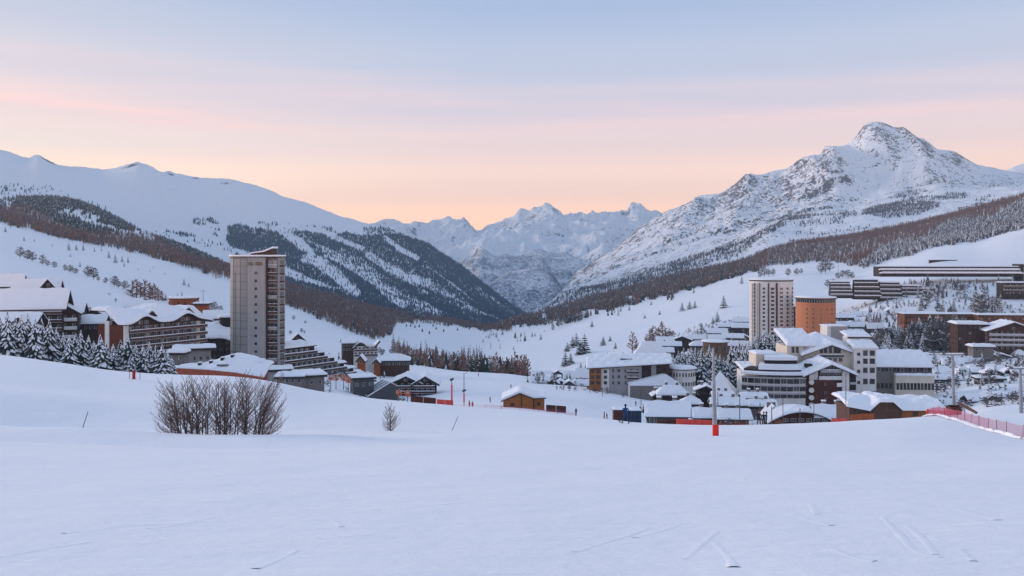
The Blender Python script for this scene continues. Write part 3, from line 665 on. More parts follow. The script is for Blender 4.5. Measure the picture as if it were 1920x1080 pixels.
TM['frostfir'] = ([fine_conifer(s+80, 0.88, 10, 8, 0.20, 0.05, 0.5) for s in range(4)], [M_greytree, M_treesnow, M_bark])
TM['barelarch'] = ([fine_bare(s+90, 70, 0.17, 0.10, 0.04, 'cone') for s in range(4)], [M_larch, M_treesnow, M_bark])
TM['roundtree'] = ([fine_bare(s+95, 110, 0.30, 0.12, 0.10, 'oval') for s in range(3)], [M_greytree, M_treesnow, M_bark])
_protos = {}
def place_tree(kind, name, cat, loc, h, wide, label, group, rnd):
    k = rnd.randrange(len(TM[kind][0])); key = (kind, k, name)
    if key not in _protos:
        o = tree_proto(name, kind, k); _protos[key] = o
    else: o = copy_tree(_protos[key])
    o.location = loc; o.rotation_euler = (0, 0, rnd.random()*6.28); o.scale = (h*wide, h*wide, h)
    for a in ('label', 'category', 'group', 'kind'):
        if a in o: del o[a]
    return tag(o, label, cat, group)

# ---- left wooded hill (near sheet)
botL = [(-600, 380), (0, 419), (60, 431), (110, 447), (200, 465), (250, 475), (300, 489), (350, 503), (430, 530), (540, 577), (587, 594), (642, 620), (700, 637), (735, 628), (745, 606), (800, 609), (860, 613), (900, 621), (955, 622)]
def testL(px, py, Y):
    b = lin2(botL, px); X = (px-960)/FOC*Y
    edge = b+5*perlin(px*0.05, py*0.02)
    p = np.where(py < edge, 1.0, 0.0)
    cl = fbm(px*0.012+4, py*0.03+9, 3)
    p = np.where((px < 330) & (py < lin2([(0, 392), (100, 398), (200, 425), (330, 468)], px)) & (cl > 0.02), p*0.10, p)
    p = np.where((np.abs(py-lin2([(150, 415), (210, 428), (235, 437)], px)) < 4) & (px > 150) & (px < 240), p*0.1, p)
    p = np.where((b-py < 8) & (cl > 0.1), p*0.35, p)
    return p
fl = scatter(G, 50000, (-420, 960), (1090, 2230), 21, testL, (9.5, 14))
fl['H'] = fl['H']*np.where(fl['px'] > 520, 1.0, 0.92)
brown = (lin2(botL, fl['px'])-fl['py']) < (20+12*np.sin(fl['px']*0.03)+lin2([(0, 6), (400, 14), (600, 36), (740, 40), (760, 0)], fl['px']))
brown = brown ^ (fl['r'] < 0.08)
fl_l, fl_c = sel(fl, brown), sel(fl, ~brown)
# ---- right wooded hill (near sheet)
botR = [(900, 606), (940, 613), (990, 613), (1040, 611), (1089, 600), (1125, 588), (1183, 573), (1217, 562), (1268, 550), (1325, 537), (1386, 517), (1419, 509), (1440, 500), (1500, 493), (1560, 490), (1590, 498), (1620, 502), (1650, 494), (1700, 480), (1760, 463), (1830, 453), (1880, 440), (1920, 430), (2100, 398), (2500, 380)]
def testR(px, py, Y):
    b = lin2(botR, px)+4*perlin(px*0.06, 3.3)
    cl = fbm(px*0.02+40, py*0.05, 3)
    p = np.where(py < b, 1.0, 0.0)
    p = np.where((cl > 0.20) & (px < 1290) & (py > lin2([(950, 600), (1290, 520)], px)), 0.06, p)
    return p
fr = scatter(G, 50000, (900, 2300), (1130, 2180), 22, testR, (9, 13.5))
gap = lin2(botR, fr['px'])-fr['py']
frost = (fr['px'] > 1590) & (gap < lin2([(1590, 6), (1680, 20), (1760, 34), (1920, 46), (2300, 50)], fr['px'])+8*np.sin(fr['px']*0.05))
frost = frost | ((fr['px'] > 1440) & (fr['px'] < 1600) & (fr['r'] < 0.25) & (gap < 30))
dark = (~frost) & ((fr['r'] < 0.30) & (fr['px'] < 1420))
fr_f, fr_c, fr_l = sel(fr, frost), sel(fr, dark), sel(fr, ~frost & ~dark)

def cat_d(*ds): return {k: np.concatenate([d[k] for d in ds]) for k in ds[0]}
def split_near(d, n):
    """the n that show largest, and the rest"""
    vis = (d['px'] > 0) & (d['px'] < 1920)
    sc = np.where(vis, d['H']/d['Y'], 0); o = np.argsort(-sc); return sel(d, o[:n]), sel(d, o[n:])
rnd = random.Random(5)
def individuals(d, kind, name, cat, labf, grpf):
    for i in range(len(d['px'])):
        px = d['px'][i]
        place_tree(kind, name, cat, (d['X'][i], d['Y'][i], d['Z'][i]), d['H'][i], rnd.uniform(0.85, 1.2), labf(px), grpf(px), rnd)
ll, llr = split_near(fl_l, 70); rl, rlr = split_near(fr_l, 70)
cc, ccr = split_near(cat_d(fl_c, fr_c), 40); ff, ffr = split_near(fr_f, 50)
individuals(ll, 'larch', 'larch_tree', 'tree', lambda p: 'bare brown larch at the lower edge of the left forest', lambda p: 'bare larches along the lower edge of the left forest')
individuals(rl, 'larch', 'larch_tree', 'tree', lambda p: 'bare brown larch at the lower edge of the right forest', lambda p: 'bare larches along the lower edge of the right forest')
individuals(cc, 'conifer', 'conifer_tree', 'tree', lambda p: 'dark conifer among the larches of the left forest' if p < 950 else 'dark conifer among the larches of the right forest', lambda p: 'dark conifers in the near rows of the left forest' if p < 950 else 'dark conifers in the near rows of the right forest')
individuals(ff, 'frosted', 'frosted_tree', 'tree', lambda p: 'frosted grey tree at the forest edge above the white dome of snow', lambda p: 'frosted trees at the forest edge above the right snow dome')
def fput(name, lab, kind, d, seed): forest(name, lab, kind, d['X'], d['Y'], d['Z'], d['H'], seed)
fput('larch_forest', 'brown leafless larch forest on both sides of the valley', 'larch', cat_d(llr, rlr), 1)
fput('conifer_forest', 'dark conifer forest on the long left spur', 'conifer', ccr, 2)
fput('frosted_forest', 'frosted forest band above the snow dome on the right', 'frosted', ffr, 3)

# ---- wood on the left mountain, cut by snow gullies that run down to the right
gull = [([(527, 430), (572, 466), (590, 490), (626, 517), (667, 549)], 9, 0.05), ([(572, 486), (605, 492), (640, 520)], 9, 0.12), ([(595, 430), (640, 452), (678, 467)], 5, 0.05),
        ([(612, 474), (683, 515), (724, 549), (756, 574)], 9, 0.12), ([(640, 480), (700, 520), (745, 550), (790, 578)], 14, 0.40), ([(722, 447), (750, 468), (783, 486)], 5, 0.05),
        ([(692, 480), (724, 502), (760, 520), (805, 531)], 7, 0.10), ([(730, 505), (790, 530), (845, 560), (890, 590)], 12, 0.45), ([(770, 512), (815, 545), (866, 580)], 6, 0.25), ([(800, 500), (850, 535), (880, 560)], 2, 0.2),
        ([(895, 545), (930, 570), (960, 588)], 6, 0.35), ([(700, 530), (760, 560), (830, 590)], 6, 0.2), ([(830, 548), (890, 583), (940, 603)], 3, 0.1), ([(540, 440), (620, 470)], 3, 0.3)]
def testM(px, py, Y):
    X = (px-960)/FOC*Y
    j = 3.5*perlin(px*0.05, py*0.05); top = lin2([(300, 405), (360, 410), (420, 425), (440, 418), (480, 424), (520, 424), (560, 428), (600, 432), (640, 432), (680, 434), (720, 432), (740, 436), (1060, 440)], px)
    cl = fbm(X*0.006, Y*0.006, 4)
    p = np.where(py > top+8+14*cl, 1.0, 0.0)
    p = np.where((p == 0) & (py > top-6) & (cl > 0.0), 0.18, p)
    # open slopes left of the wood and the white run above the spur
    lb = lin2([(405, 430), (450, 424), (475, 440)], py)
    p = np.where(px < lb, np.where((px > 310) & (px < 412) & (py > 410) & (py < 445) & (cl > 0.08), 0.30, 0.0), p)
    run = lin2([(300, 440), (350, 451), (430, 468), (460, 478), (540, 512), (580, 528), (620, 541)], px)
    rw = lin2([(300, 7), (460, 6), (540, 9), (600, 5), (640, 2)], px)
    p = np.where((np.abs(py-run-j*0.5) < rw) & (px < 640), 0.02, p)
    for pts, w, q in gull:
        d = dist_poly(px+j, py+j*0.6, pts); p = np.where(d < w*(1+0.35*cl), np.minimum(p, q), p)
    p = np.where((p > 0.5) & (cl > 0.30), 0.5, p)
    return p
fm = scatter(ML, 90000, (280, 1060), (2500, 3880), 23, testM, (9, 14))
# sparse trees at the tree line far left
def testM2(px, py, Y):
    t = lin2([(-300, 340), (0, 345), (60, 345), (90, 345), (130, 362), (190, 382)], px)
    cl = fbm(px*0.03, py*0.06, 3)
    return np.where((py > t) & (px < 200), np.where(cl > 0.05, 0.30, 0.05), 0.0)
fm2 = scatter(ML, 6000, (-300, 210), (2500, 3500), 24, testM2, (9, 13))
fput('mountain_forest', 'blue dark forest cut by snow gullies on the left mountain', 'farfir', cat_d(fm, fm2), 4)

# ---- wood and scrub on the right mountain's foot
def testN(px, py, Y):
    bt = lin2([(930, 640), (1250, 542), (1280, 514), (1340, 491), (1400, 469), (1440, 441), (1470, 424), (1500, 412)], px)
    tp = lin2([(930, 600), (980, 600), (1020, 578), (1060, 550), (1110, 538), (1150, 529), (1200, 513), (1240, 497), (1290, 482), (1340, 469), (1400, 449), (1440, 427), (1480, 408), (1520, 398)], px)
    X = (px-960)/FOC*Y; cl = fbm(X*0.008+7, Y*0.008, 4)
    p = np.where((py < bt+3*cl*4) & (py > tp) & (px < 1520), 1.0, 0.0)
    p = np.where((px > 1470) & (px < 1530), p*0.4, p)
    # scrub patches on the shelf under the pyramid
    e = ((px-1690)/74.0)**2+((py-(393-0.10*(px-1690)))/14.0)**2
    p = np.where((e < 1+0.8*cl), 0.75, p)
    e = ((px-1745)/62.0)**2+((py-368)/8.0)**2
    p = np.where((e < 1+1.2*cl) & (cl > -0.05), 0.5, p)
    e = ((px-1535)/120.0)**2+((py-(425-0.15*(px-1535)))/24.0)**2
    p = np.where((e < 1) & (cl > 0.08), 0.35, p)
    e = ((px-1860)/90.0)**2+((py-385)/16.0)**2
    p = np.where((e < 1) & (cl > 0.12), 0.35, p)
    e = ((px-1390)/80.0)**2+((py-(480-0.45*(px-1390)))/12.0)**2
    p = np.where((e < 1) & (cl > 0.22), 0.3, p)
    return p
fn = scatter(MR, 52000, (930, 2050), (2500, 3620), 25, testN, (8, 12))
kd = fn['r'] < 0.6
fput('mountain_larch_forest', 'brown grey forest band and scrub at the foot of the right mountain', 'larch', sel(fn, kd), 5)
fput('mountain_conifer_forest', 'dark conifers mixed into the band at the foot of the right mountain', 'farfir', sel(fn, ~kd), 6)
# ------------------------------------------------------------------ building materials
M_concrete = mat('concrete', (0.33, 0.325, 0.32), (0.275, 0.27, 0.268), scale=0.35, stretch=(1, 1, 0.25), bump=0.05)
M_concrete_light = mat('light_concrete', (0.36, 0.345, 0.345), (0.31, 0.30, 0.305), scale=0.4, stretch=(1, 1, 0.3))
M_white_wall = mat('white_render', (0.74, 0.72, 0.69), (0.63, 0.61, 0.59), scale=0.5)
M_cream = mat('cream_render', (0.72, 0.64, 0.54), (0.64, 0.57, 0.48), scale=0.4)
M_brown = mat('dark_brown_cladding', (0.085, 0.042, 0.030), (0.05, 0.027, 0.021), scale=2.0, stretch=(1, 1, 0.1))
M_redbrown = mat('red_brown_cladding', (0.095, 0.030, 0.021), (0.065, 0.022, 0.017), scale=1.2, stretch=(1, 1, 0.15))
M_darkwood = mat('black_stained_wood', (0.038, 0.026, 0.022), (0.024, 0.018, 0.016), scale=2.0, stretch=(1, 1, 0.1))
M_wood = mat('warm_wood', (0.36, 0.135, 0.04), (0.27, 0.095, 0.03), scale=2.5, stretch=(0.25, 0.25, 2.0))
M_orange = mat('rust_orange_panel', (0.36, 0.095, 0.03), (0.28, 0.075, 0.027), scale=0.7)
M_rust = mat('dark_rust_panel', (0.13, 0.030, 0.012), (0.10, 0.024, 0.011), scale=0.7)
M_dwood = mat('weathered_wood', (0.16, 0.09, 0.05), (0.11, 0.06, 0.035), scale=2.0)
M_brick = mat('orange_brick', (0.60, 0.235, 0.115), (0.50, 0.19, 0.09), scale=0.8, stretch=(1, 1, 2.5), bump=0.1)
M_redwall = mat('red_brick', (0.42, 0.10, 0.05), (0.30, 0.075, 0.04), scale=1.2)
M_stone = mat('grey_stone', (0.22, 0.20, 0.19), (0.14, 0.13, 0.125), scale=1.6, bump=0.2)
M_darkroof = mat('dark_roof_edge', (0.05, 0.042, 0.04), (0.035, 0.03, 0.03), scale=1.0)
M_slab = mat('balcony_slab', (0.46, 0.44, 0.45), (0.38, 0.36, 0.38), scale=0.8)
M_rail = mat('brown_balcony_rail', (0.12, 0.06, 0.045), (0.08, 0.045, 0.035), scale=1.5)
M_frame = mat('window_frame', (0.38, 0.36, 0.35), (0.3, 0.28, 0.27), scale=3.0)
M_dframe = mat('dark_window_frame', (0.06, 0.045, 0.04), (0.045, 0.035, 0.03), scale=3.0)
M_metal = mat('galvanised_steel', (0.33, 0.35, 0.38), (0.25, 0.27, 0.30), scale=2.0, rough=0.5, metal=0.4)
M_dmetal = mat('dark_steel', (0.07, 0.075, 0.085), (0.05, 0.05, 0.06), scale=2.0, rough=0.5)
M_net = mat('red_safety_net', (0.72, 0.09, 0.07), (0.6, 0.07, 0.06), scale=3.0)
M_pink = mat('pink_netting', (0.62, 0.16, 0.22), (0.55, 0.13, 0.2), scale=3.0)
M_pad = mat('red_padding', (0.85, 0.035, 0.02), (0.75, 0.03, 0.02), scale=3.0, rough=0.6)
def glass_mat(name, c, rough=0.12):
    m = bpy.data.materials.new(name); nt, b = nodes_of(m)
    b.inputs['Roughness'].default_value = rough; b.inputs['Specular IOR Level'].default_value = 0.7
    oi = nt.nodes.new('ShaderNodeObjectInfo'); rp = nt.nodes.new('ShaderNodeValToRGB')
    e = rp.color_ramp.elements; e[0].color = (*c, 1); e[1].color = (c[0]*3.2, c[1]*3.0, c[2]*2.8, 1); e[0].position = 0.55
    nt.links.new(oi.outputs['Random'], rp.inputs[0]); nt.links.new(rp.outputs[0], b.inputs['Base Color'])
    return m
M_glass = glass_mat('window_glass', (0.028, 0.028, 0.032))
M_curtain = mat('pale_curtain', (0.45, 0.42, 0.40), (0.34, 0.31, 0.30), scale=3.0)

# ------------------------------------------------------------------ window / balcony / roof pieces
_wm = {}
def window_mesh(w, h, style='plain'):
    key = (round(w, 2), round(h, 2), style)
    if key in _wm: return _wm[key]
    b = MB(); t = min(0.14, w*0.12)
    b.box(-w/2, -w/2+t, -0.10, 0.06, 0, h); b.box(w/2-t, w/2, -0.10, 0.06, 0, h)
    b.box(-w/2+t, w/2-t, -0.10, 0.06, h-t, h); b.box(-w/2+t, w/2-t, -0.13, 0.06, 0, t)
    if w > 1.3: b.box(-t/2, t/2, -0.09, 0.06, t, h-t)
    b.box(-w/2+t, w/2-t, -0.02, 0.05, t, h-t, 1)
    if style == 'curtain': b.box(-w/2+t, -w*0.05-t, -0.05, -0.03, t, h-t, 2)
    me = bpy.data.meshes.new('window'); me.from_pydata(b.v, [], b.f)
    me.materials.append(M_dframe if style == 'dark' else M_frame); me.materials.append(M_glass); me.materials.append(M_curtain)
    me.polygons.foreach_set('material_index', b.m); me.update()
    _wm[key] = me; return me
class Wins:
    """windows of one building: each its own part, past 95 the rest in one part"""
    def __init__(s, parent): s.p = parent; s.l = []
    def add(s, x, y, z, w, h, a=0.0, style='plain'): s.l.append((x, y, z, w, h, a, style))
    def done(s):
        l = s.l
        for i, (x, y, z, w, h, a, st) in enumerate(l[:95]):
            o = bpy.data.objects.new('window', window_mesh(w, h, st)); COL.objects.link(o)
            o.parent = s.p; o.location = (x, y, z); o.rotation_euler = (0, 0, a)
        if len(l) > 95:
            b = MB()
            for x, y, z, w, h, a, st in l[95:]:
                me = window_mesh(w, h, st); M = Matrix.Translation((x, y, z)) @ Matrix.Rotation(a, 4, 'Z'); o = len(b.v)
                b.v.extend([tuple(M @ v.co) for v in me.vertices]); b.f.extend([tuple(i+o for i in p.vertices) for p in me.polygons]); b.m.extend([p.material_index for p in me.polygons])
            q = b.build('windows', [M_frame, M_glass, M_curtain], s.p); q['kind'] = 'stuff'
def snow_field(parent, x0, x1, y0, y1, zf, thick=0.6, nx=14, ny=8, name='roof_snow', seed=0, amp=0.14, edge=0.45, mats=None):
    """pillow of snow following zf(x,y), rounded at its edges"""
    rg = random.Random(seed+int(x0*7)); b = MB(); top = []; ph = rg.random()*10
    for j in range(ny+1):
        for i in range(nx+1):
            u, v = i/nx, j/ny; x = x0+(x1-x0)*u; y = y0+(y1-y0)*v
            e = min(u*(x1-x0), (1-u)*(x1-x0), v*(y1-y0), (1-v)*(y1-y0)); r = min(1, e/edge) if edge > 0 else 1
            z = zf(x, y)+thick*(0.45+0.55*math.sqrt(max(0, 1-(1-r)**2)))+amp*math.sin(x*1.3+ph)*math.cos(y*1.1+ph)*r+rg.uniform(-0.09, 0.09)*min(1, thick)
            b.v.append((x, y, z))
    N = (nx+1)*(ny+1)
    for j in range(ny+1):
        for i in range(nx+1):
            u, v = i/nx, j/ny; x = x0+(x1-x0)*u; y = y0+(y1-y0)*v; b.v.append((x, y, zf(x, y)))
    for j in range(ny):
        for i in range(nx):
            a = j*(nx+1)+i; b.f.append((a, a+1, a+nx+2, a+nx+1)); b.f.append((N+a, N+a+nx+1, N+a+nx+2, N+a+1))
    for i in range(nx):
        a = i; b.f.append((a, N+a, N+a+1, a+1)); a = ny*(nx+1)+i; b.f.append((a, a+1, N+a+1, N+a))
    for j in range(ny):
        a = j*(nx+1); b.f.append((a, a+nx+1, N+a+nx+1, N+a)); a = a+nx; b.f.append((a, N+a, N+a+nx+1, a+nx+1))
    b.m = [0]*len(b.f)
    return b.build(name, mats or M_snow_roof, parent)
def roof_board(parent, x0, x1, y0, y1, zf, th=0.25, nx=14, ny=6, m=None):
    b = MB(); N = (nx+1)*(ny+1)
    for k in (0, 1):
        for j in range(ny+1):
            for i in range(nx+1):
                x = x0+(x1-x0)*i/nx; y = y0+(y1-y0)*j/ny; b.v.append((x, y, zf(x, y)-th*k))
    for j in range(ny):
        for i in range(nx):
            a = j*(nx+1)+i; b.f.append((a, a+1, a+nx+2, a+nx+1)); b.f.append((N+a, N+a+nx+1, N+a+nx+2, N+a+1))
    for i in range(nx):
        a = i; b.f.append((a, N+a, N+a+1, a+1)); a = ny*(nx+1)+i; b.f.append((a, a+1, N+a+1, N+a))
    for j in range(ny):
        a = j*(nx+1); b.f.append((a, a+nx+1, N+a+nx+1, N+a)); a = a+nx; b.f.append((a, N+a, N+a+nx+1, a+nx+1))
    b.m = [0]*len(b.f)
    return b.build('roof', m or M_darkroof, parent)
def balcony(parent, x0, x1, y, z, depth=1.3, h=1.0, rail=None, snow=True, name='balcony', st=0.22):
    """slab, solid rail, ledge of snow on the rail; y is the wall line, the balcony stands out to -y"""
    b = MB(); b.box(x0, x1, y-depth, y-0.01, z-0.18, z, 0)
    b.box(x0+0.02, x1-0.02, y-depth-0.05, y-depth+0.05, z+0.003, z+h, 1)
    n = max(1, int((x1-x0)/5.5))
    for i in range(1, n): xx = x0+(x1-x0)*i/n; b.box(xx-0.08, xx+0.08, y-depth+0.055, y-0.01, z+0.004, z+2.4, 0)
    o = b.build(name, [M_slab, rail or M_rail], parent)
    if snow:
        s = MB(); s.box(x0, x1, y-depth-0.14, y-depth+0.22, z+h+0.003, z+h+st)
        s.build('rail_snow', M_snow_roof, o)
    return o

def house(label, px0, px1, pt, pb, Y, wall=None, roof='gx', rise=0.45, rz=0.0, d=None, floors=2, cols=4, scol=2, balc=False, snow=0.55, name='chalet', cat='chalet', group=None,
          over=0.8, chimney=0, base=8.0, rail=None, ww=1.1, wh=1.3, style='plain', gablewall=None, dormer=0, side=0):
    """px0..px1, pt (roof top), pb (foot) in photograph pixels at distance Y; roof: gx ridge across, gy gable to the front, flat, hip"""
    k = Y/FOC; w = (px1-px0)*k; H = (pb-pt)*k; wall = wall or M_brown
    d = d or max(4.5, w*0.48); rh = H*rise if roof != 'flat' else 0.0; h = H-rh-(snow if roof == 'flat' else snow*0.7); h = max(h, 1.0)
    root = empty(name, P((px0+px1)/2.0, pb, Y), math.radians(rz), label, cat, group)
    base = max(base, root.location.z-G.h1((px0+px1)/2.0, Y)+5)
    x0, x1 = -w/2, w/2; cs = math.cos(math.radians(rz)); x0 /= max(0.6, cs); x1 /= max(0.6, cs)
    b = MB()
    if roof == 'gx':
        b.prism([(0, -base), (d, -base), (d, h), (d/2, h+rh-0.3), (0, h)], x0, x1, 'x')
        ym = d/2
        def zf(x, y): return h+rh*(1-abs(y-ym)/(d/2))
    elif roof == 'gy':
        b.prism([(x0, -base), (x1, -base), (x1, h), (0, h+rh-0.3), (x0, h)], 0, d, 'y')
        def zf(x, y): return h+rh*(1-abs(x)/(x1))
    elif roof == 'hip':
        b.box(x0, x1, 0, d, -base, h)
        m_ = min(x1, d/2)
        def zf(x, y): return h+rh*min(1, min((x1-abs(x)), (d/2-abs(y-d/2)))/(m_*0.9))+0.02
    else:
        b.box(x0, x1, 0, d, -base, h)
        def zf(x, y): return h+0.15
    b.build('wall', wall, root)
    nx = 16 if roof in ('gy', 'hip') else 8; ny = 14 if roof in ('gx', 'hip') else 6
    rf = roof_board(root, x0-over, x1+over, -over, d+over, lambda x, y: zf(x, y)+0.12, 0.24 if Y < 250 else (0.75 if Y < 430 else 0.5), nx, ny)
    snow_field(rf, x0-over-0.05, x1+over+0.05, -over-0.05, d+over+0.05, lambda x, y: zf(x, y)+0.125, snow, nx*2, ny*2, seed=int(px0))
    W = Wins(root); fh = h/floors if floors else 3
    rr = random.Random(int(px0*3))
    for f in range(floors):
        zz = f*fh+fh*0.28; hh = min(wh, fh*0.55)
        if balc and f > 0: balcony(root, x0+0.3, x1-0.3, 0, f*fh, 1.2, min(0.95, fh*0.36), rail)
        for c in range(cols):
            xc = x0+(x1-x0)*(c+0.5)/cols; W.add(xc, 0, zz, min(ww, (x1-x0)/cols*0.62), hh, 0, rr.choice([style, 'curtain', style]))
        for c in range(scol):
            yc = d*(c+0.5)/scol
            if side >= 0: W.add(x1, yc, zz, min(ww, d/scol*0.6), hh, math.pi/2, style)
            if side <= 0: W.add(x0, yc, zz, min(ww, d/scol*0.6), hh, -math.pi/2, style)
    if roof == 'gy' and rh > 1.8: W.add(0, 0, h+rh*0.15, min(1.6, w*0.2), min(1.3, rh*0.4), 0, style)
    W.done()
    for c in range(chimney):
        xc = x0+(x1-x0)*(0.3+0.4*c); m = MB(); zz = zf(xc, d*0.6)
        m.box(xc-0.45, xc+0.45, d*0.6-0.45, d*0.6+0.45, zz-0.5, zz+snow+1.2); ch = m.build('chimney', M_stone, rf)
        m = MB(); m.box(xc-0.55, xc+0.55, d*0.6-0.55, d*0.6+0.55, zz+snow+1.203, zz+snow+1.5); m.build('chimney_snow', M_snow_roof, rf)
    return root
# ================================================================== left side of the village
def gbase(px, Y): return HZ - G.h1(px, Y)/Y*FOC

M_joint = mat('dark_joint', (0.13, 0.12, 0.115), (0.10, 0.095, 0.09))
# ---- the tall concrete tower
tw = empty('concrete_tower', P(483, 705, 335), 0, 'tall grey concrete tower with a brown balcony strip and flat snowy roof', 'tower block')
TB, TH = -8.0, 46.6
plan_f = [(-12.1, 4.2), (-10.0, 1.4), (-6.5, -1.0), (-3.3, -2.5), (3.6, -2.5), (3.6, 1.2), (7.8, 1.2), (7.8, 0.2), (8.15, 0.2), (8.15, 1.9), (9.4, 4.2), (7.6, 12.0), (3.5, 17.5), (-7.0, 17.5), (-11.6, 12.0)]
b = MB(); b.prism(plan_f, TB, TH, 'z'); b.build('wall', M_concrete, tw)
b = MB()   # thin joints between the cast panels
for i in range(15):
    z = TH-0.4-i*3.06
    for (ax, ay), (bx_, by_) in zip(plan_f[0:4], plan_f[1:4]):
        n = Vector((by_-ay, -(bx_-ax), 0)).normalized()*0.03
        b.tube((ax+n.x, ay+n.y, z), (bx_+n.x, by_+n.y, z), 0.075, n=4)
for (ax, ay) in plan_f[1:4]: b.tube((ax, ay-0.02, TB), (ax, ay-0.02, TH-0.3), 0.10, n=4)
b.tube((-9.0, 0.68, TB), (-9.0, 0.68, TH-6), 0.09, n=4)
b.build('panel_joints', M_joint, tw)
b = MB(); b.box(-3.2, 3.5, -2.66, -2.504, TB, TH-3.4); b.build('smooth_panel', M_concrete_light, tw)
W = Wins(tw)
for i in range(13): W.add(0.1, -2.66, TH-6.6-i*3.06, 0.95, 1.0, 0, 'dark')
W.add(-1.9, -2.52, TH-3.0, 1.7, 1.1, 0, 'dark'); W.add(1.2, -2.52, TH-3.0, 2.5, 1.1, 0, 'dark')
b = MB(); b.box(3.604, 4.2, -1.2, 1.19, TB, TH-1.2); b.build('brown_fin', M_redbrown, tw)
for i in range(15):
    z = TH-3.9-i*3.06
    bb = MB(); bb.box(4.21, 7.75, -0.5, 1.19, z-0.2, z, 0); bb.box(4.21, 7.75, -0.58, -0.50, z+0.003, z+1.0, 1 if i % 4 else 2)
    bb.box(5.8, 5.95, -0.45, 1.15, z+0.004, z+2.75, 1)
    bal = bb.build('balcony', [M_slab, M_rail, M_concrete_light], tw)
    s = MB(); s.box(4.21, 7.75, -0.62, -0.40, z+1.003, z+1.14); s.build('rail_snow', M_snow_roof, bal)
    W.add(4.9, 1.17, z+0.25, 1.3, 2.0, 0, 'curtain'); W.add(6.85, 1.17, z+0.25, 1.2, 2.0, 0, 'plain')
    a = math.atan2(2.3, 1.25)
    q = MB(); q.prism([(8.22, 1.87), (9.48, 4.16), (9.38, 4.20), (8.12, 1.95)], z+0.05, z+0.75, 'z'); q.build('infill_panel', M_redbrown if i % 2 else M_brown, tw)
    W.add(8.50, 2.45, z+0.8, 0.85, 1.9, a, 'curtain' if i % 2 else 'plain'); W.add(9.02, 3.42, z+0.8, 0.85, 1.9, a, 'plain')
W.done()
b = MB(); b.box(4.05, 7.7, -0.3, 1.0, TH-3.3, TH-0.9); b.build('top_glass_bay', M_frame, tw)
b = MB(); rp_ = [(x*1.035, (y-7.5)*1.035+7.5) for x, y in [(-12.1, 4.2), (-10.0, 1.3), (-6.5, -1.1), (-3.3, -2.6), (3.8, -2.6), (8.2, 0.0), (9.5, 4.2), (7.6, 12.0), (3.5, 17.5), (-7.0, 17.5), (-11.6, 12.0)]]
b.prism(rp_, TH+0.003, TH+0.35, 'z'); rf = b.build('roof', M_darkroof, tw)
b = MB(); b.prism([(x*1.01, (y-7.5)*1.01+7.5) for x, y in rp_], TH+0.353, TH+0.95, 'z'); b.build('roof_snow', M_snow_roof, rf)
b = MB(); b.prism([(-4.0, TH+0.96), (4.6, TH+0.96), (4.6, TH+3.6), (3.9, TH+3.2), (1.4, TH+2.2), (-4.0, TH+1.4)], 4, 11, 'y'); pf = b.build('plant_room', M_brown, tw)
b = MB(); b.prism([(-4.6, TH+1.403), (1.4, TH+2.203), (4.9, TH+3.61), (4.9, TH+4.3), (1.2, TH+2.7), (-4.6, TH+1.8)], 3.6, 11.4, 'y'); b.build('plant_room_snow', M_snow_roof, pf)

# ---- balcony hotel with the rippled snow roof
ht = empty('balcony_hotel', P(236, 700, 300), math.radians(59), 'brown hotel with pale balcony lines and rippled snow roof beside the tower', 'hotel')
EZ = -25.2-P(236, 700, 300).z
hb = MB(); hb.box(0, 34, 0, 16.0, -10, EZ-0.4); 
for xc, wd in ((7.0, 6.5), (24.7, 7.2)):
    hb.prism([(xc-wd, EZ-0.398), (xc+wd, EZ-0.398), (xc+1.0, EZ+2.0), (xc-1.0, EZ+2.0)], 0.0, 12.0, 'y')
hb.build('wall', M_brown, ht)
b = MB(); b.box(-0.35, 0.9, -0.35, 0.9, -10, EZ-0.1); b.box(-0.35, 1.0, 9.2, 11.6, -10, EZ+1.0); b.build('white_pillar', M_white_wall, ht)
b = MB(); b.box(-0.12, -0.004, 1.0, 9.1, -10, EZ-0.4); b.box(-0.12, -0.004, 11.7, 15.9, -10, EZ-0.2); b.build('end_panel', M_rust, ht)
def hroof(x, y):
    w = 2.7*math.exp(-((x-7.0)/4.0)**2)+2.7*math.exp(-((x-24.7)/4.4)**2)
    back = 4.4*min(1, max(0, y-2)/7.5)+0.8*math.sin(x*0.33+1.0)*min(1, max(0, y-2)/7)
    return EZ+max(w, 0.15)*(1-min(1, max(0, y-1)/9)) + back*0.98 - 0.9*max(0, (x-30)/6)**2
rf = roof_board(ht, -1.6, 36.5, -1.6, 17.5, hroof, 0.3, 40, 14)
snow_field(rf, -1.7, 36.6, -1.75, 17.6, lambda x, y: hroof(x, y)+0.004, 1.05, 64, 24, seed=4, amp=0.12, edge=0.7)
for xc in (13.5, 29.5):   # dormers with dark faces between the ripples
    b = MB(); zz = hroof(xc, 4.5); b.prism([(xc-2.3, zz+0.4), (xc+2.3, zz+0.4), (xc, zz+2.6)], 3.6, 8.0, 'y'); dm = b.build('dormer', M_darkwood, rf)
    b = MB(); b.prism([(xc-2.8, zz+0.5), (xc, zz+2.62), (xc+2.8, zz+0.5), (xc+2.8, zz+1.1), (xc, zz+3.2), (xc-2.8, zz+1.1)], 4.2, 8.4, 'y'); b.build('dormer_snow', M_snow_roof, rf)
W = Wins(ht)
for f in range(5):
    z = EZ-2.9-f*2.75
    balcony(ht, 0.95, 33.8, 0, z, 1.5, 0.9, M_rail)
    for c in range(13):
        x = 2.2+c*2.5
        W.add(x, 0, z+0.15, 1.7, 2.05, 0, 'curtain' if (c*7+f*3) % 4 == 0 else 'plain')
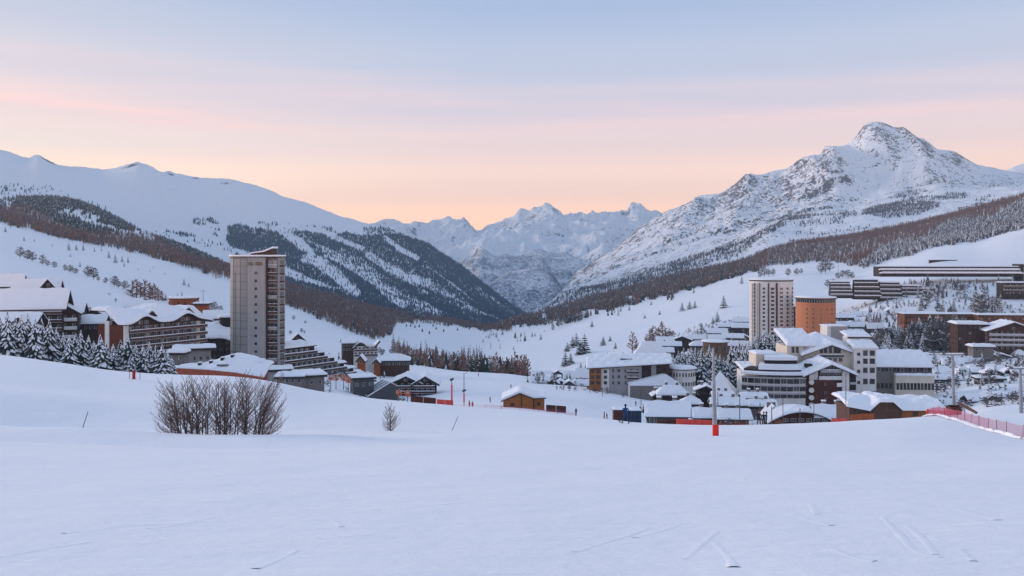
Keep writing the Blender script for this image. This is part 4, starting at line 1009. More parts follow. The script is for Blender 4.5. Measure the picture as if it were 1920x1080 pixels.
W.add(5.8, 0, EZ-0.1, 1.6, 1.2, 0, 'curtain'); W.add(8.2, 0, EZ-0.1, 1.6, 1.2, 0); W.add(23.6, 0, EZ-0.1, 1.6, 1.2, 0); W.add(25.8, 0, EZ-0.1, 1.6, 1.2, 0, 'curtain')
W.done()
for f in range(4):
    b = MB(); z = EZ-2.9-f*2.75; b.box(29.6, 31.2, -0.25, -0.004, z+0.1, z+2.3); b.build('white_panel', M_white_wall, ht)

# ---- the big dark chalet and its neighbours at the left edge
house('largest dark brown chalet at the left edge, steep snow roof and white balconies', 8, 112, 543, 652, 322, M_brown, 'gx', 0.25, 14, 9.5, 5, 7, 4, True, name='chalet', over=1.3, snow=0.8, style='curtain')
house('dark chalet wing with white curtained balconies right of the largest chalet', 86, 141, 565, 650, 326, M_brown, 'gy', 0.22, 22, 11, 4, 4, 2, True, name='chalet', over=1.2, style='curtain', rail=M_white_wall)
house('low brown chalet with small front gable below the largest chalet', -22, 62, 588, 650, 305, M_brown, 'gx', 0.22, 8, 9, 3, 6, 2, name='chalet', over=1.0)
house('narrow snow gabled porch chalet between the low brown chalet and the firs', 14, 58, 593, 652, 302, M_brown, 'gy', 0.30, 8, 5, 3, 3, 1, name='chalet', over=0.9)
house('chalet with long white roof and dark end wall at the frame edge', -30, 32, 543, 600, 352, M_darkwood, 'gx', 0.32, 10, 6, 3, 7, 2, name='chalet', over=1.0)
house('chalet with pointed black gable above the largest chalet roof', 28, 104, 524, 566, 385, M_darkwood, 'gx', 0.45, 12, 7, 2, 5, 2, name='chalet', over=1.0, chimney=1)
house('small black gable poking from the highest left roof', 78, 103, 522, 556, 380, M_darkwood, 'gy', 0.45, 12, 6, 2, 2, 1, name='chalet', over=1.0)
house('topmost snow roofed chalet on the left hillside at the frame edge', -35, 36, 514, 556, 410, M_darkwood, 'gx', 0.40, 10, 6, 2, 5, 2, name='chalet', over=1.0, chimney=2)
house('black gabled chalet with white roof left of the balcony hotel', 150, 200, 577, 612, 370, M_darkwood, 'gy', 0.5, 18, 12, 2, 4, 1, name='chalet', over=1.1, chimney=1)
house('low snow roofed lodge touching the left end of the balcony hotel', 140, 190, 592, 622, 338, M_brown, 'gx', 0.35, 12, 8, 1, 6, 1, name='chalet', over=1.2)
house('thin snow roofed chalet just right of the largest chalet', 104, 150, 568, 600, 350, M_brown, 'gx', 0.45, 14, 8, 1, 4, 1, name='chalet', over=1.0)
for i, (a, c, t, q, Y, lab) in enumerate([
    (232, 262, 560, 583, 430, 'leftmost of the small huts on the slope behind the balcony hotel'),
    (258, 286, 564, 586, 420, 'small hut in the middle of the row behind the balcony hotel'),
    (282, 316, 566, 589, 412, 'small hut nearest the orange round building'),
    (240, 272, 573, 594, 395, 'lower small hut tucked behind the rippled hotel roof'),
    (288, 318, 578, 597, 390, 'lower right hut tucked behind the rippled hotel roof')]):
    house(lab, a, c, t, q, Y, M_darkwood, 'gx', 0.45, 10, None, 1, 4, 1, name='hut', cat='hut', group='small huts behind the balcony hotel', over=0.9)
def round_block(label, px0, px1, pt, pb, Y, wall, rows, per, name='round_building', cat='building', sq=1.0, arc=(math.pi, 2*math.pi), wz=0.5, ww=0.9, wh=1.2, capc=None, snow=0.7, over=0.5, base=8):
    k = Y/FOC; r = (px1-px0)*k/2; H = (pb-pt)*k
    cpx = (px0+px1)/2.0; root = empty(name, P(cpx, pb, Y)+Vector(((cpx-960)/FOC*r, 0, 0)), 0, label, cat)
    base = max(base, root.location.z-G.h1((px0+px1)/2.0, Y)+5)
    b = MB(); b.lathe([(r, -base), (r, H-snow-0.3), (0.01, H-snow-0.29)], 0, r, 40); b.build('wall', wall, root)
    b = MB(); b.lathe([(r-0.1, H-snow-0.285), (r+over, H-snow-0.28), (r+over, H-snow), (0.01, H-snow)], 0, r, 40); rf = b.build('roof', capc or M_darkroof, root)
    b = MB(); b.lathe([(r+over, H-snow+0.004), (r+over+0.05, H-snow+0.4*snow), (r+over-0.4, H-0.1*snow), (r*0.6, H+0.05), (0.01, H+0.15)], 0, r, 40); b.build('roof_snow', M_snow_roof, rf, True)
    W = Wins(root)
    for i in range(rows):
        z = (H-snow-0.6)*(i+0.5)/rows-wh/2+0.2
        for j in range(per):
            a = arc[0]+(arc[1]-arc[0])*(j+0.5)/per
            W.add(r*math.cos(a), r+r*math.sin(a), z, ww, wh, a+math.pi/2, 'dark' if (i+j) % 3 else 'plain')
    W.done(); return root
round_block('rust orange round building with a flat snow roof above the balcony hotel', 318, 372, 557, 592, 400, M_orange, 2, 7)
house('small orange annex against the rust orange round building', 366, 388, 568, 594, 392, M_orange, 'flat', 0, 10, 6, 1, 2, 1, name='annex', cat='building')
house('small dark chalet right of the orange annex', 386, 416, 583, 604, 380, M_darkwood, 'gx', 0.5, 20, 7, 1, 3, 1, name='chalet', over=0.9)
# dark hotel with a bulging snow roof behind the tower
k_ = 365/FOC; dk = empty('dark_hotel', P(405, 690, 365), math.radians(16), 'almost black hotel under a bulging snow roof behind the tower', 'hotel')
b = MB(); b.box(-7.5, 13, 0, 14, -8, 14.0); b.build('wall', M_darkwood, dk)
fz = lambda x, y: 13.6+4.4*min(1, y/9.0)-1.6*(x/9.0)*(1-min(1, y/9.0))+0.5*math.sin(x*0.5)
rf = roof_board(dk, -8.8, 14, -1.5, 15, fz, 0.3, 16, 10); snow_field(rf, -9, 14.2, -1.6, 15.2, lambda x, y: fz(x, y)+.004, 1.2, 34, 20, seed=9, amp=0.2, edge=1.0)
b = MB(); b.lathe([(3.6, 17.0), (3.6, 21.2), (0.01, 21.25)], 4.5, 8, 18); b.build('stair_drum', M_darkwood, rf)
b = MB(); b.lathe([(4.3, 21.26), (4.2, 21.9), (2.5, 22.4), (0.01, 22.5)], 4.5, 8, 18); b.build('stair_drum_snow', M_snow_roof, rf, True)
W = Wins(dk)
for f in range(4):
    for c in range(5): W.add(-5.8+c*2.6, 0, 1.2+f*3.0, 1.3, 1.5, 0, 'dark')
W.done()
# concrete pavilion and pergola in front of the hotel
house('low grey concrete pavilion with thin snow roof left of the tower', 336, 392, 651, 684, 288, M_concrete, 'flat', 0, 20, 8, 1, 5, 2, name='pavilion', cat='building', snow=0.55, over=1.6)
house('small snow capped kiosk beside the snowy firs', 316, 345, 657, 680, 275, M_stone, 'flat', 0, 0, 4, 1, 2, 1, name='kiosk', cat='kiosk', snow=1.0, over=0.5)
# church-like hall under a sagging snow tent roof with red brick edge
hl = empty('snow_roofed_hall', P(410, 701, 262), math.radians(4), 'broad hall under a sagging snow roof with red brick edge, right below the tower', 'hall')
k_ = 262/FOC
b = MB(); b.box(-12.8, 12.5, -4, 11, -8, -0.6); b.build('wall', M_redwall, hl)
b = MB(); b.prism([(-13.3, 0.1), (-13.3, 2.5), (-2, 1.9), (6, 1.0), (14.5, -0.6), (14.5, -1.2)], -4.8, -4.1, 'y'); b.build('brick_edge', M_redwall, hl)
def tz(x, y):
    u = (x+13.5)/28.0; edge = 2.4-3.0*max(0, u)**1.6; pk = 3.2*math.exp(-((x-4.2)/7.5)**2)+1.4
    return edge*(1-min(1, (y+4.6)/9.5))+pk*min(1, max(0, (y+4.6)/9.5))**1.1+0.1
rf = roof_board(hl, -13.6, 14.6, -4.75, 10.0, tz, 0.3, 24, 14, M_redwall); snow_field(rf, -13.7, 14.7, -4.7, 10.2, lambda x, y: tz(x, y)+.004, 0.6, 50, 26, seed=2, edge=0.5)
for x, y in ((-6.2, 1.5), (-3.0, 2.2), (0.3, 2.9), (3.2, 3.6)):
    b = MB(); z = tz(x, y)+0.5; b.box(x-0.4, x+0.4, y-0.5, y+1.2, z-0.3, z+0.75); b.build('roof_light', M_darkwood, rf)
    b = MB(); b.box(x-0.5, x+0.5, y-0.4, y+1.5, z+0.753, z+0.95); b.build('roof_light_snow', M_snow_roof, rf)
b = MB(); z = tz(1.5, -1.5)+0.62; b.box(0, 3.4, -2.2, -1.3, z-0.4, z+0.3); b.build('vent_slot', M_stone, rf)
b = MB(); b.prism([(6.0, 0.0), (10.8, 0.0), (10.8, 2.9), (5.2, 2.9)], 4.5, 5.0, 'y'); b.build('red_gable_wall', M_redwall, hl)
b = MB(); b.prism([(4.6, 2.91), (11.8, 2.91), (12.2, 3.5), (4.2, 3.9)], 3.4, 9.5, 'y'); b.build('gable_snow', M_snow_roof, hl)
house('concrete canopy block with a pale slanting roof edge at the tower foot', 492, 545, 692, 722, 290, M_concrete_light, 'flat', 0, 18, 9, 1, 0, 0, name='canopy_block', cat='building', snow=0.4, over=0.6)
house('low flat snow topped store right of the canopy block', 520, 566, 703, 722, 262, M_stone, 'flat', 0, 8, 7, 1, 4, 1, name='store_building', cat='building', snow=0.7)
house('low flat snow topped store with stone wall beside the orange leaved trees', 562, 606, 700, 727, 268, M_stone, 'flat', 0, 24, 9, 1, 3, 1, name='store_building', cat='building', snow=0.8)

# ---- terraced hotel stepping down to the right of the tower
th = empty('terraced_hotel', P(541, 718, 345), math.radians(54), 'terraced hotel stepping down in dark balcony rows right of the tower', 'hotel')
z0 = P(541, 655, 345).z-P(541, 718, 345).z
W = Wins(th); Ls = [13.5, 19, 24.5, 30, 35.5, 40.5, 45]
for i, L in enumerate(Ls):
    z = z0-i*2.8
    b = MB(); b.box(-8, L, 0.0, 8-0.2*i, z-2.8+0.01 if i < 6 else -9, z+(0.0 if i else 0.6)); b.build('storey', M_darkwood, th)
    zz = z-2.5
    bl = MB(); bl.box(-8, L+0.4, -1.5, -0.004, zz-0.22, zz, 0); bl.box(-8, L+0.4, -1.6, -1.5, zz+0.003, zz+0.85, 1)
    for c in range(int((L+8)/2.75)): xx = -7.9+c*2.75; bl.box(xx-0.1, xx+0.1, -1.49, -0.01, zz+0.004, zz+2.3, 0)
    bo = bl.build('balcony', [M_slab, M_brown], th)
    s = MB(); s.box(-8, L+0.4, -1.75, -1.3, zz+0.853, zz+1.12); s.build('rail_snow', M_snow_roof, bo)
    for c in range(int((L+7.5)/2.75)):
        W.add(-6.5+c*2.75, 0.0, zz+0.15, 1.9, 1.9, 0, 'curtain' if (c*5+i*3) % 4 == 0 else 'plain')
    prev = Ls[i-1] if i else -1
    if i: snow_field(th, prev-0.3, L+0.8, -0.9, 7.9-0.2*i, lambda x, y, z=z: z+0.01, 0.95, 10, 14, name='terrace_snow', seed=i, amp=0.1, edge=0.9)
    b = MB(); b.box(L-0.5, L+0.5, 6.0, 8.3, z-2.5, z+0.6); b.build('party_wall', M_brown, th)
rf = roof_board(th, -8.5, 14.2, -0.8, 8.6, lambda x, y: z0+0.62+0.12*y, 0.3); snow_field(rf, -8.6, 14.3, -0.9, 8.7, lambda x, y: z0+0.625+0.12*y, 0.9, 20, 14, seed=3)
W.done()
house('brown roof gable rising behind the terraced hotel', 543, 574, 625, 655, 400, M_brown, 'gy', 0.5, 20, 8, 1, 3, 1, name='chalet', over=1.0, snow=0.35)
house('snowed chalet with brown gable right of the terraced hotel roof', 643, 664, 634, 660, 430, M_brown, 'gx', 0.3, 15, 9, 2, 4, 2, name='chalet', over=0.6, snow=0.4)
wv = empty('wavy_roof_lodge', P(686, 668, 430), math.radians(14), 'brown lodge with a wavy roof above the terraced hotel', 'lodge')
b = MB(); b.box(-6, 6, 0, 9, -8, 5.2); b.build('wall', M_white_wall, wv)
wz = lambda x, y: 5.3+1.5*math.cos((x+2.4)*0.62)+0.3*(x > 4.5)*(x-4.5)
roof_board(wv, -6.8, 7.2, -0.9, 9.6, wz, 0.7, 24, 6, M_brown); snow_field(wv, -6.6, 7.0, 1.4, 9.7, lambda x, y: wz(x, y)+.01, 0.5, 24, 8)
W = Wins(wv)
for f in range(2):
    balcony(wv, -5.8, 5.8, 0, 0.3+f*2.5, 1.0, 0.8)
    for c in range(6): W.add(-5+c*2, 0, 0.5+f*2.5, 1.2, 1.6, 0, 'plain')
W.done()
house('long low brown building with a thick flat snow roof at the edge of the trees', 708, 766, 666, 688, 420, M_brown, 'hip', 0.35, 4, 9, 1, 9, 2, name='low_building', cat='building', over=0.8, snow=0.5)
house('tiny orange hut at the lower end of the terraced hotel', 670, 682, 666, 684, 405, M_orange, 'gy', 0.4, 0, 5, 1, 1, 1, name='hut', cat='hut', snow=0.3)
house('tiny orange hut left of the long low brown building', 701, 710, 672, 684, 415, M_orange, 'gy', 0.4, 0, 4, 1, 1, 1, name='hut', cat='hut', snow=0.3)
# slatted covered ramp and dark sheds below the terraces
rmp = empty('covered_ramp', P(716, 744, 300), math.radians(30), 'dark covered ramp roof with parallel snow stripes left of the double gabled hotel', 'ramp')
b = MB(); b.prism([(-5, -4), (6, -4), (6, 3.2), (3.5, 4.6), (-5, 0.2)], 0, 9, 'y'); b.build('body', M_dmetal, rmp)
for i in range(4):
    b = MB(); y = 0.6+i*2.4; b.prism([(-5.1, 0.22), (3.5, 4.63), (6.1, 3.23), (6.1, 3.5), (3.5, 4.95), (-5.1, 0.5)], y, y+0.7, 'y'); b.build('snow_stripe', M_snow_roof, rmp)
house('dark flat shed left of the covered ramp', 664, 700, 706, 730, 300, M_dmetal, 'flat', 0, 20, 7, 1, 3, 1, name='shed', cat='shed', over=0.8, snow=0.5)
# double gabled hotel on the piste
for a, c, lab, rz in ((736, 786, 'left half of the black double gabled hotel standing on the piste', 3), (778, 817, 'right half of the black double gabled hotel standing on the piste', 3)):
    house(lab, a, c, 704, 756, 325, M_darkwood, 'gy', 0.22, rz, 11, 4, 4, 1, True, name='gabled_hotel', cat='hotel', over=1.4, snow=0.35, style='curtain', rail=M_redbrown)
# wooden cabin in the middle of the piste
cb = empty('wooden_cabin', P(978, 762, 205), math.radians(0), 'orange wooden cabin with an uneven snow roof alone on the piste', 'cabin')
k_ = 205/FOC; zb = -4
b = MB(); b.prism([(-4.4, zb), (2.8, zb), (2.8, 1.75), (-0.4, 3.0), (-4.4, 1.35)], 0, 7.5, 'y'); b.box(2.81, 5.5, 0.3, 7.0, zb, 1.75); b.build('wall', M_wood, cb)
b = MB(); b.prism([(-4.9, 1.1), (-0.4, 3.03), (2.9, 1.78), (5.9, 1.9), (5.9, 2.06), (2.9, 1.98), (-0.4, 3.27), (-4.95, 1.3)], -0.5, 8.2, 'y'); rf = b.build('roof', M_darkroof, cb)
b = MB(); b.prism([(-4.9, 1.31), (-0.4, 3.28), (2.9, 1.99), (5.9, 2.07), (6.0, 2.25), (5.6, 2.5), (3.2, 2.45), (-0.2, 3.75), (-0.8, 3.72), (-4.7, 1.95)], -0.2, 8.4, 'y'); b.build('roof_snow', M_snow_roof, rf)
b = MB(); b.box(-0.15, 0.1, -0.06, -0.003, zb, 2.9); b.box(2.75, 3.0, -0.06, -0.003, zb, 1.7); b.build('corner_post', M_brown, cb)
W = Wins(cb); W.add(-2.2, 0, 0.1, 0.8, 0.7, 0, 'dark'); W.add(4.1, 0.3, 0.2, 0.8, 0.7, 0, 'dark'); W.done()
# ================================================================== centre and right side of the village
# long lodge with three fronts under one big snow roof
ll_ = empty('long_lodge', P(1180, 724, 352), math.radians(-6), 'long lodge with wood, white and grey fronts under one wide snow roof', 'lodge')
k_ = 352/FOC
def bx(parent, name, m, *a): b = MB(); b.box(*a); return b.build(name, m, parent)
bx(ll_, 'wood_front', M_wood, -16.5, -11.5, -0.6, 13, -8, 7.2); bx(ll_, 'white_front', M_white_wall, -11.49, -8.2, 0, 13, -8, 7.0)
bx(ll_, 'grey_front', M_concrete_light, -8.19, 5.0, -0.3, 13, -8, 8.3); bx(ll_, 'brown_front', M_brown, 5.01, 16.5, 1.2, 13, -8, 9.2)
bx(ll_, 'grey_pier', M_concrete_light, 9.0, 11.0, 0.6, 1.19, -8, 9.0)
lz = lambda x, y: 7.4+0.07*(x+16)+3.6*min(1, max(0, y)/7.5)*(1-0.35*abs(x+8)/24) - 1.1*max(0, y-9)/5
rf = roof_board(ll_, -17.6, 17.4, -1.6, 14, lz, 0.3, 24, 12); snow_field(rf, -17.8, 17.6, -1.7, 14.2, lambda x, y: lz(x, y)+.004, 0.8, 60, 26, seed=8)
bx(rf, 'roof_light', M_darkwood, -3.5, 1.2, 3.0, 3.8, 9.4, 10.9)
W = Wins(ll_)
for f in range(3):
    for c in range(2): W.add(-15.2+c*2.4, -0.6, 0.6+f*2.3, 1.5, 1.4, 0, 'dark')
    for c in range(1): W.add(-9.8, 0, 0.6+f*2.3, 1.3, 1.3, 0, 'dark')
    for c in range(5): W.add(-6.8+c*2.5, -0.3, 0.6+f*2.5, 1.3, 1.5, 0, 'plain' if c % 2 else 'curtain')
    for c in range(2): W.add(6.2+c*1.7, 1.2, 0.8+f*2.6, 1.1, 1.4, 0, 'dark')
    for c in range(2): W.add(12.2+c*2.2, 1.2, 0.8+f*2.6, 1.3, 1.4, 0, 'dark')
    balcony(ll_, -1.0, 3.8, -0.3, 0.6+f*2.5-0.1, 0.9, 0.8, M_brown)
W.done()
house('big plain snow roof rising behind the long lodge', 1178, 1262, 645, 700, 395, M_brown, 'hip', 0.72, -8, 15, 1, 6, 2, name='big_roof_building', cat='building', over=1.2, snow=0.9)
for i, (a, c, t, q, Y, lab) in enumerate([
    (998, 1034, 697, 715, 430, 'leftmost low snow roofed house at the edge of the flat piste'),
    (1030, 1062, 694, 714, 440, 'low house with dark gable second from the left beside the piste'),
    (1058, 1088, 697, 716, 425, 'low snow roofed house just left of the lodge garden'),
    (1082, 1108, 692, 716, 415, 'small house touching the wood front of the long lodge'),
    (1010, 1050, 706, 719, 400, 'long low shed in front of the houses at the piste edge')]):
    house(lab, a, c, t, q, Y, [M_brown, M_darkwood, M_stone, M_brown, M_stone][i], ['gx', 'gy', 'gx', 'gx', 'flat'][i], 0.5, -4, None, 1, 4, 1, name='small_house', cat='house', group='low houses at the far edge of the piste', over=0.7, snow=0.5)
round_block('white rotunda with two rows of narrow windows left of the snowy firs', 1253, 1304, 690, 730, 352, M_white_wall, 2, 14, 'rotunda', 'building', ww=0.6, wh=1.5)
ws = empty('snow_covered_wedge', P(1232, 726, 345), 0, 'snow covered sloping wedge roof in front of the rotunda', 'roof')
b = MB(); b.prism([(-11, -6), (9.5, -6), (9.5, 1.4), (4.5, 4.6), (3.0, 4.8), (-11, 1.2)], 0, 6, 'y'); b.build('roof_snow', M_snow_roof, ws); bx(ws, 'wall', M_stone, -11, 9.4, -0.05, -0.004, -6, 0.6)

# terraced dark houses on the slope left of the round towers
def small_row(items, grp, name='chalet', cat='chalet'):
    for (a, c, t, q, Y, m, roof, rz, fl, cols, lab) in items:
        house(lab, a, c, t, q, Y, m, roof, 0.36, rz, None, fl, cols+2, 2, name=name, cat=cat, group=grp, over=0.9, snow=0.5, style='dark', wh=1.6, ww=1.5, chimney=2 if Y < 340 else 1)
small_row([
    (1232, 1262, 632, 646, 640, M_darkwood, 'gx', -6, 1, 4, 'highest of the three dark stacked houses left of the firs'),
    (1234, 1276, 641, 656, 600, M_darkwood, 'gx', -8, 1, 5, 'middle of the three dark stacked houses left of the firs'),
    (1229, 1262, 652, 668, 560, M_brown, 'gx', -4, 1, 4, 'lowest of the three dark stacked houses left of the firs'),
    (1262, 1296, 630, 648, 650, M_darkwood, 'gy', -10, 1, 3, 'dark gabled house behind the left firs'),
    (1290, 1322, 628, 644, 660, M_brown, 'gx', -10, 1, 4, 'brown low house above the curved wooden lodge'),
    (1328, 1362, 616, 634, 700, M_darkwood, 'gx', -12, 1, 4, 'dark house on the shoulder left of the white tower'),
    (1356, 1392, 626, 642, 660, M_darkwood, 'gx', -14, 1, 4, 'dark house half way to the white tower'),
    (1348, 1380, 606, 620, 760, M_brown, 'gx', -12, 1, 4, 'small chalet beside the two slope conifers'),
    (1376, 1406, 595, 612, 790, M_darkwood, 'gx', -12, 1, 3, 'highest chalet left of the white tower'),
    (1374, 1408, 606, 624, 730, M_darkwood, 'gx', -12, 1, 4, 'dark wide chalet directly left of the white tower'),
    (1330, 1358, 628, 642, 650, M_stone, 'gx', -8, 1, 3, 'stone chalet above the curved wooden lodge'),
    (1360, 1404, 640, 658, 590, M_stone, 'gx', -12, 1, 4, 'stone chalet at the foot of the white tower'),
    (1296, 1330, 640, 656, 560, M_stone, 'hip', -6, 1, 3, 'small stone house left of the curved wooden lodge')],
    'chalets on the slope left of the white tower')
round_block('curved wooden lodge with upright posts among the firs', 1318, 1364, 640, 668, 520, M_dwood, 1, 12, 'curved_lodge', 'lodge', ww=0.8, wh=3.0, over=1.2)

# ---- round white tower
wt = empty('round_white_tower', P(1446, 662, 585)+Vector((486/FOC*15, 0, 0)), 0, 'tall pale round tower with dark window columns and brown stripes', 'tower')
k_ = 585/FOC; r = 41*k_; H = (662-528)*k_
b = MB(); b.lathe([(r, -12), (r*0.985, H), (0.01, H+0.01)], 0, r, 22); b.build('wall', M_white_wall, wt)
b = MB(); b.lathe([(r*0.9, H+0.02), (r-0.1, H+0.02), (r-0.1, H+0.9), (0.01, H+0.9)], 0, r, 44); rf = b.build('roof', M_darkroof, wt)
b = MB(); b.lathe([(r+0.1, H+0.905), (r, H+1.5), (r*0.7, H+1.9), (0.01, H+2.0)], 0, r, 44); b.build('roof_snow', M_snow_roof, rf, True)
W = Wins(wt)
for px, st, nn in ((1422, 'dark', 14), (1436.5, 'dark', 13), (1453, 'plain', 12), (1466, 'dark', 11), (1479, 'dark', 11)):
    x = (px-1446)*k_; a = math.asin(max(-1, min(1, x/r)))-math.pi/2
    for i in range(nn):
        W.add(r*math.cos(a), r+r*math.sin(a)+0.05, H-5.6-i*2.78, 2.1 if px in (1453, 1436.5) else 1.5, 1.35, a+math.pi/2, st)
W.done()
for px, m, w_, lo in ((1415.5, M_stone, 0.35, -10), (1429.5, M_rail, 0.5, 0), (1444, M_redbrown, 0.6, 8)):
    x = (px-1446)*k_; a = math.asin(x/r)-math.pi/2; c, s_ = math.cos(a)*(r+0.12), math.sin(a)*(r+0.12)
    b = MB(); b.tube((c, r+s_, lo), (c, r+s_, H-1.0), w_, n=6); b.build('recess_stripe', m, wt)
for j, px in enumerate((1406.5, 1409, 1412)):
    bm_ = MB()
    x = (px-1446)*k_; a = math.asin(max(-.99, x/r))-math.pi/2
    c0, s0 = math.cos(a)*(r+0.1), math.sin(a)*(r+0.1); bm_.box(c0-0.2, c0+0.2, r+s0-0.2, r+s0+0.2, -8, H-1.5, 0)
    for i in range(17):
        z = H-3.5-i*2.7; c, s_ = math.cos(a)*(r+0.15), math.sin(a)*(r+0.15); bm_.box(c-0.45, c+0.45, r+s_-0.45, r+s_+0.45, z, z+1.5 if j != 1 else z+2.2, j % 2)
    bm_.build('balcony_stack', [M_cream, M_stone], wt)


# ---- round orange brick tower
bt = empty('round_brick_tower', P(1529, 672, 560)+Vector((569/FOC*12.8, 0, 0)), 0, 'orange brick cylinder tower with small square windows beside the white tower', 'tower')
k_ = 560/FOC; r = 36.5*k_; H = (672-560)*k_
b = MB(); b.lathe([(r, -12), (r, H-2.8), (0.01, H-2.79)], 0, r, 48); b.build('wall', M_brick, bt)
b = MB(); b.lathe([(r-0.5, H-2.78), (r-0.5, H-0.5)], 0, r, 48); b.build('window_band', M_glass, bt)
b = MB()
for i in range(48): a = 6.283*i/48; b.box((r-0.2)*math.cos(a)-0.14, (r-0.2)*math.cos(a)+0.14, r+(r-0.2)*math.sin(a)-0.14, r+(r-0.2)*math.sin(a)+0.14, H-2.77, H-0.5)
b.build('band_posts', M_frame, bt)
b = MB(); b.lathe([(r-0.4, H-0.49), (r+0.7, H-0.48), (r+0.7, H+0.25), (0.01, H+0.26)], 0, r, 48); rf = b.build('roof', M_rail, bt)
b = MB(); b.lathe([(r+0.7, H+0.27), (r+0.6, H+0.8), (r*0.7, H+1.4), (0.01, H+1.7)], 0, r, 48); b.build('roof_snow', M_snow_roof, rf, True)
b = MB(); b.lathe([(r+0.02, H-4.4), (r+0.14, H-4.35), (r+0.14, H-4.0), (r+0.02, H-3.95)], 0, r, 48); b.build('cornice', M_brick, bt)
W = Wins(bt)
for px, rows in ((1503.5, range(7)), (1513.5, range(7)), (1526.5, range(7)), (1538, (0, 4)), (1549, (0, 1, 3)), (1559, (0, 1, 2, 3, 4))):
    x = (px-1529)*k_; a = math.asin(x/r)-math.pi/2
    for i in rows: W.add(r*math.cos(a), r+r*math.sin(a)+0.05, H-7.6-i*2.95, 0.95, 1.05, a+math.pi/2, 'dark')
W.done()

# ---- white stepped hotel: two gabled fronts, curved glazed wing, cream blocks
hw = empty('stepped_white_hotel', P(1500, 782, 318), 0, 'large white stepped hotel with two snowy gables and a curved window wing', 'hotel')
k = 318/FOC
def X(px): return (px-1500)*k
def Z(py): return (782-py)*k
B0 = -8
# front gabled block
xa, xb = X(1508), X(1602)
b = MB(); b.prism([(xa, B0), (xb, B0), (xb, Z(703)), (X(1556), Z(684)), (xa, Z(701))], 0, 15, 'y'); b.build('front_wall', M_redbrown, hw)
b = MB(); b.box(X(1578), X(1591), -0.7, -0.004, B0, Z(693)); b.box(X(1517), X(1533), -0.35, -0.004, Z(712), Z(696)); b.build('white_pier', M_white_wall, hw)
bx(hw, 'pier_side', M_darkwood, X(1591)+0.004, X(1602)+0.4, -0.5, -0.004, B0, Z(704))
bx(hw, 'red_brown_panel', M_redbrown, X(1522), X(1566), -0.9, -0.36, B0, Z(712))
def gz(x, y): return Z(682.5)-abs(x-X(1556))*0.42+0.1+0.06*y
rf = roof_board(hw, X(1503), X(1605), -2.0, 15, gz, 0.35, 24, 8); snow_field(rf, X(1502.6), X(1605.4), -2.1, 13.5, lambda x, y: gz(x, y)+.004, 1.0, 44, 18, seed=1, edge=0.7)
bx(rf, 'roof_dormer', M_darkwood, X(1517), X(1529), 3.0, 5.5, gz(X(1523), 3)+0.4, gz(X(1523), 3)+2.0)
W = Wins(hw)
for zpy in (716, 731, 745, 759):
    balcony(hw, X(1567), X(1578)-0.02, 0, Z(zpy+8), 1.1, 1.1, M_white_wall)
    b = MB(); zc = Z(zpy); b.tube((X(1520), -1.05, zc), (X(1520), -0.4, zc), 0.95, n=16); b.build('round_balcony', M_white_wall, hw)
    b = MB(); b.box(X(1592), X(1603), -1.3, -0.51, Z(zpy+4), Z(zpy)); b.build('balcony', M_slab, hw)
balcony(hw, X(1537), X(1576), 0, Z(697), 1.0, 0.8, M_slab); balcony(hw, X(1534), X(1577), 0, Z(712)+0.2, 1.0, 1.0, M_white_wall)
for px in (1541, 1549, 1557, 1565, 1572): W.add(X(px), 0, Z(696)+0.2, 1.2, 1.7, 0, 'curtain'); W.add(X(px), 0, Z(710)+0.4, 1.2, 1.8, 0, 'plain')
for py in (722, 738, 750): W.add(X(1546), -0.9, Z(py), 0.7, 0.9, 0, 'plain')
# rear taller gabled block
def X(px): return (px-1500)*k+(px-960)/FOC*15.2
def Z(py): return (782-py)*k-(py-HZ)/FOC*15.2
b = MB(); yb = 15.2
b.prism([(X(1508), B0), (X(1606), B0), (X(1606), Z(664)), (X(1556), Z(646)), (X(1508), Z(662))], yb, yb+16, 'y'); b.build('rear_wall', M_cream, hw)
def gz2(x, y): return Z(645)-abs(x-X(1556))*(0.36 if x > X(1556) else 0.36)+0.1+0.14*(y-yb)
rf2 = roof_board(hw, X(1500), X(1610), yb-2.0, yb+17, gz2, 0.35, 24, 8); snow_field(rf2, X(1499.6), X(1610.4), yb-2.1, yb+17.2, lambda x, y: gz2(x, y)+.004, 1.1, 44, 20, seed=5, edge=0.8)
for px in (1540, 1548, 1557, 1566, 1573): W.add(X(px)*1.0, yb, Z(660)-0.4, 1.35, 2.0+0.9*(1-abs(px-1557)/18.0), 0, 'dark')
balcony(hw, X(1530), X(1580), yb, Z(668)-0.2, 1.2, 0.9, M_dmetal)
for px in (1536, 1546, 1556, 1566, 1576): W.add(X(px), yb, Z(673)-1.1, 1.5, 1.5, 0, 'plain')
for px, py, w_ in ((1486, 638, 3.0), (1524, 647, 2.6), (1549, 638, 1.5)):
    pass
b = MB(); b.box(X(1519), X(1530), yb+2.0, yb+4, Z(654), Z(645)); b.build('roof_dormer', M_darkwood, rf2)
# left part of the rear block: cream front with two tall windows and the roof that sweeps left
b = MB(); b.box(X(1477), X(1507.9), yb+1, yb+15, B0, Z(650)); b.build('cream_wall', M_cream, hw)
snow_field(hw, X(1475), X(1532), yb-0.5, yb+17, lambda x, y: Z(648)+0.27*(y-yb)*min(1, 1.0), 1.2, 24, 16, seed=6, edge=1.0)
for px in (1488.5, 1496.5): W.add(X(px), yb+1, Z(662), 1.1, 2.3, 0, 'dark')
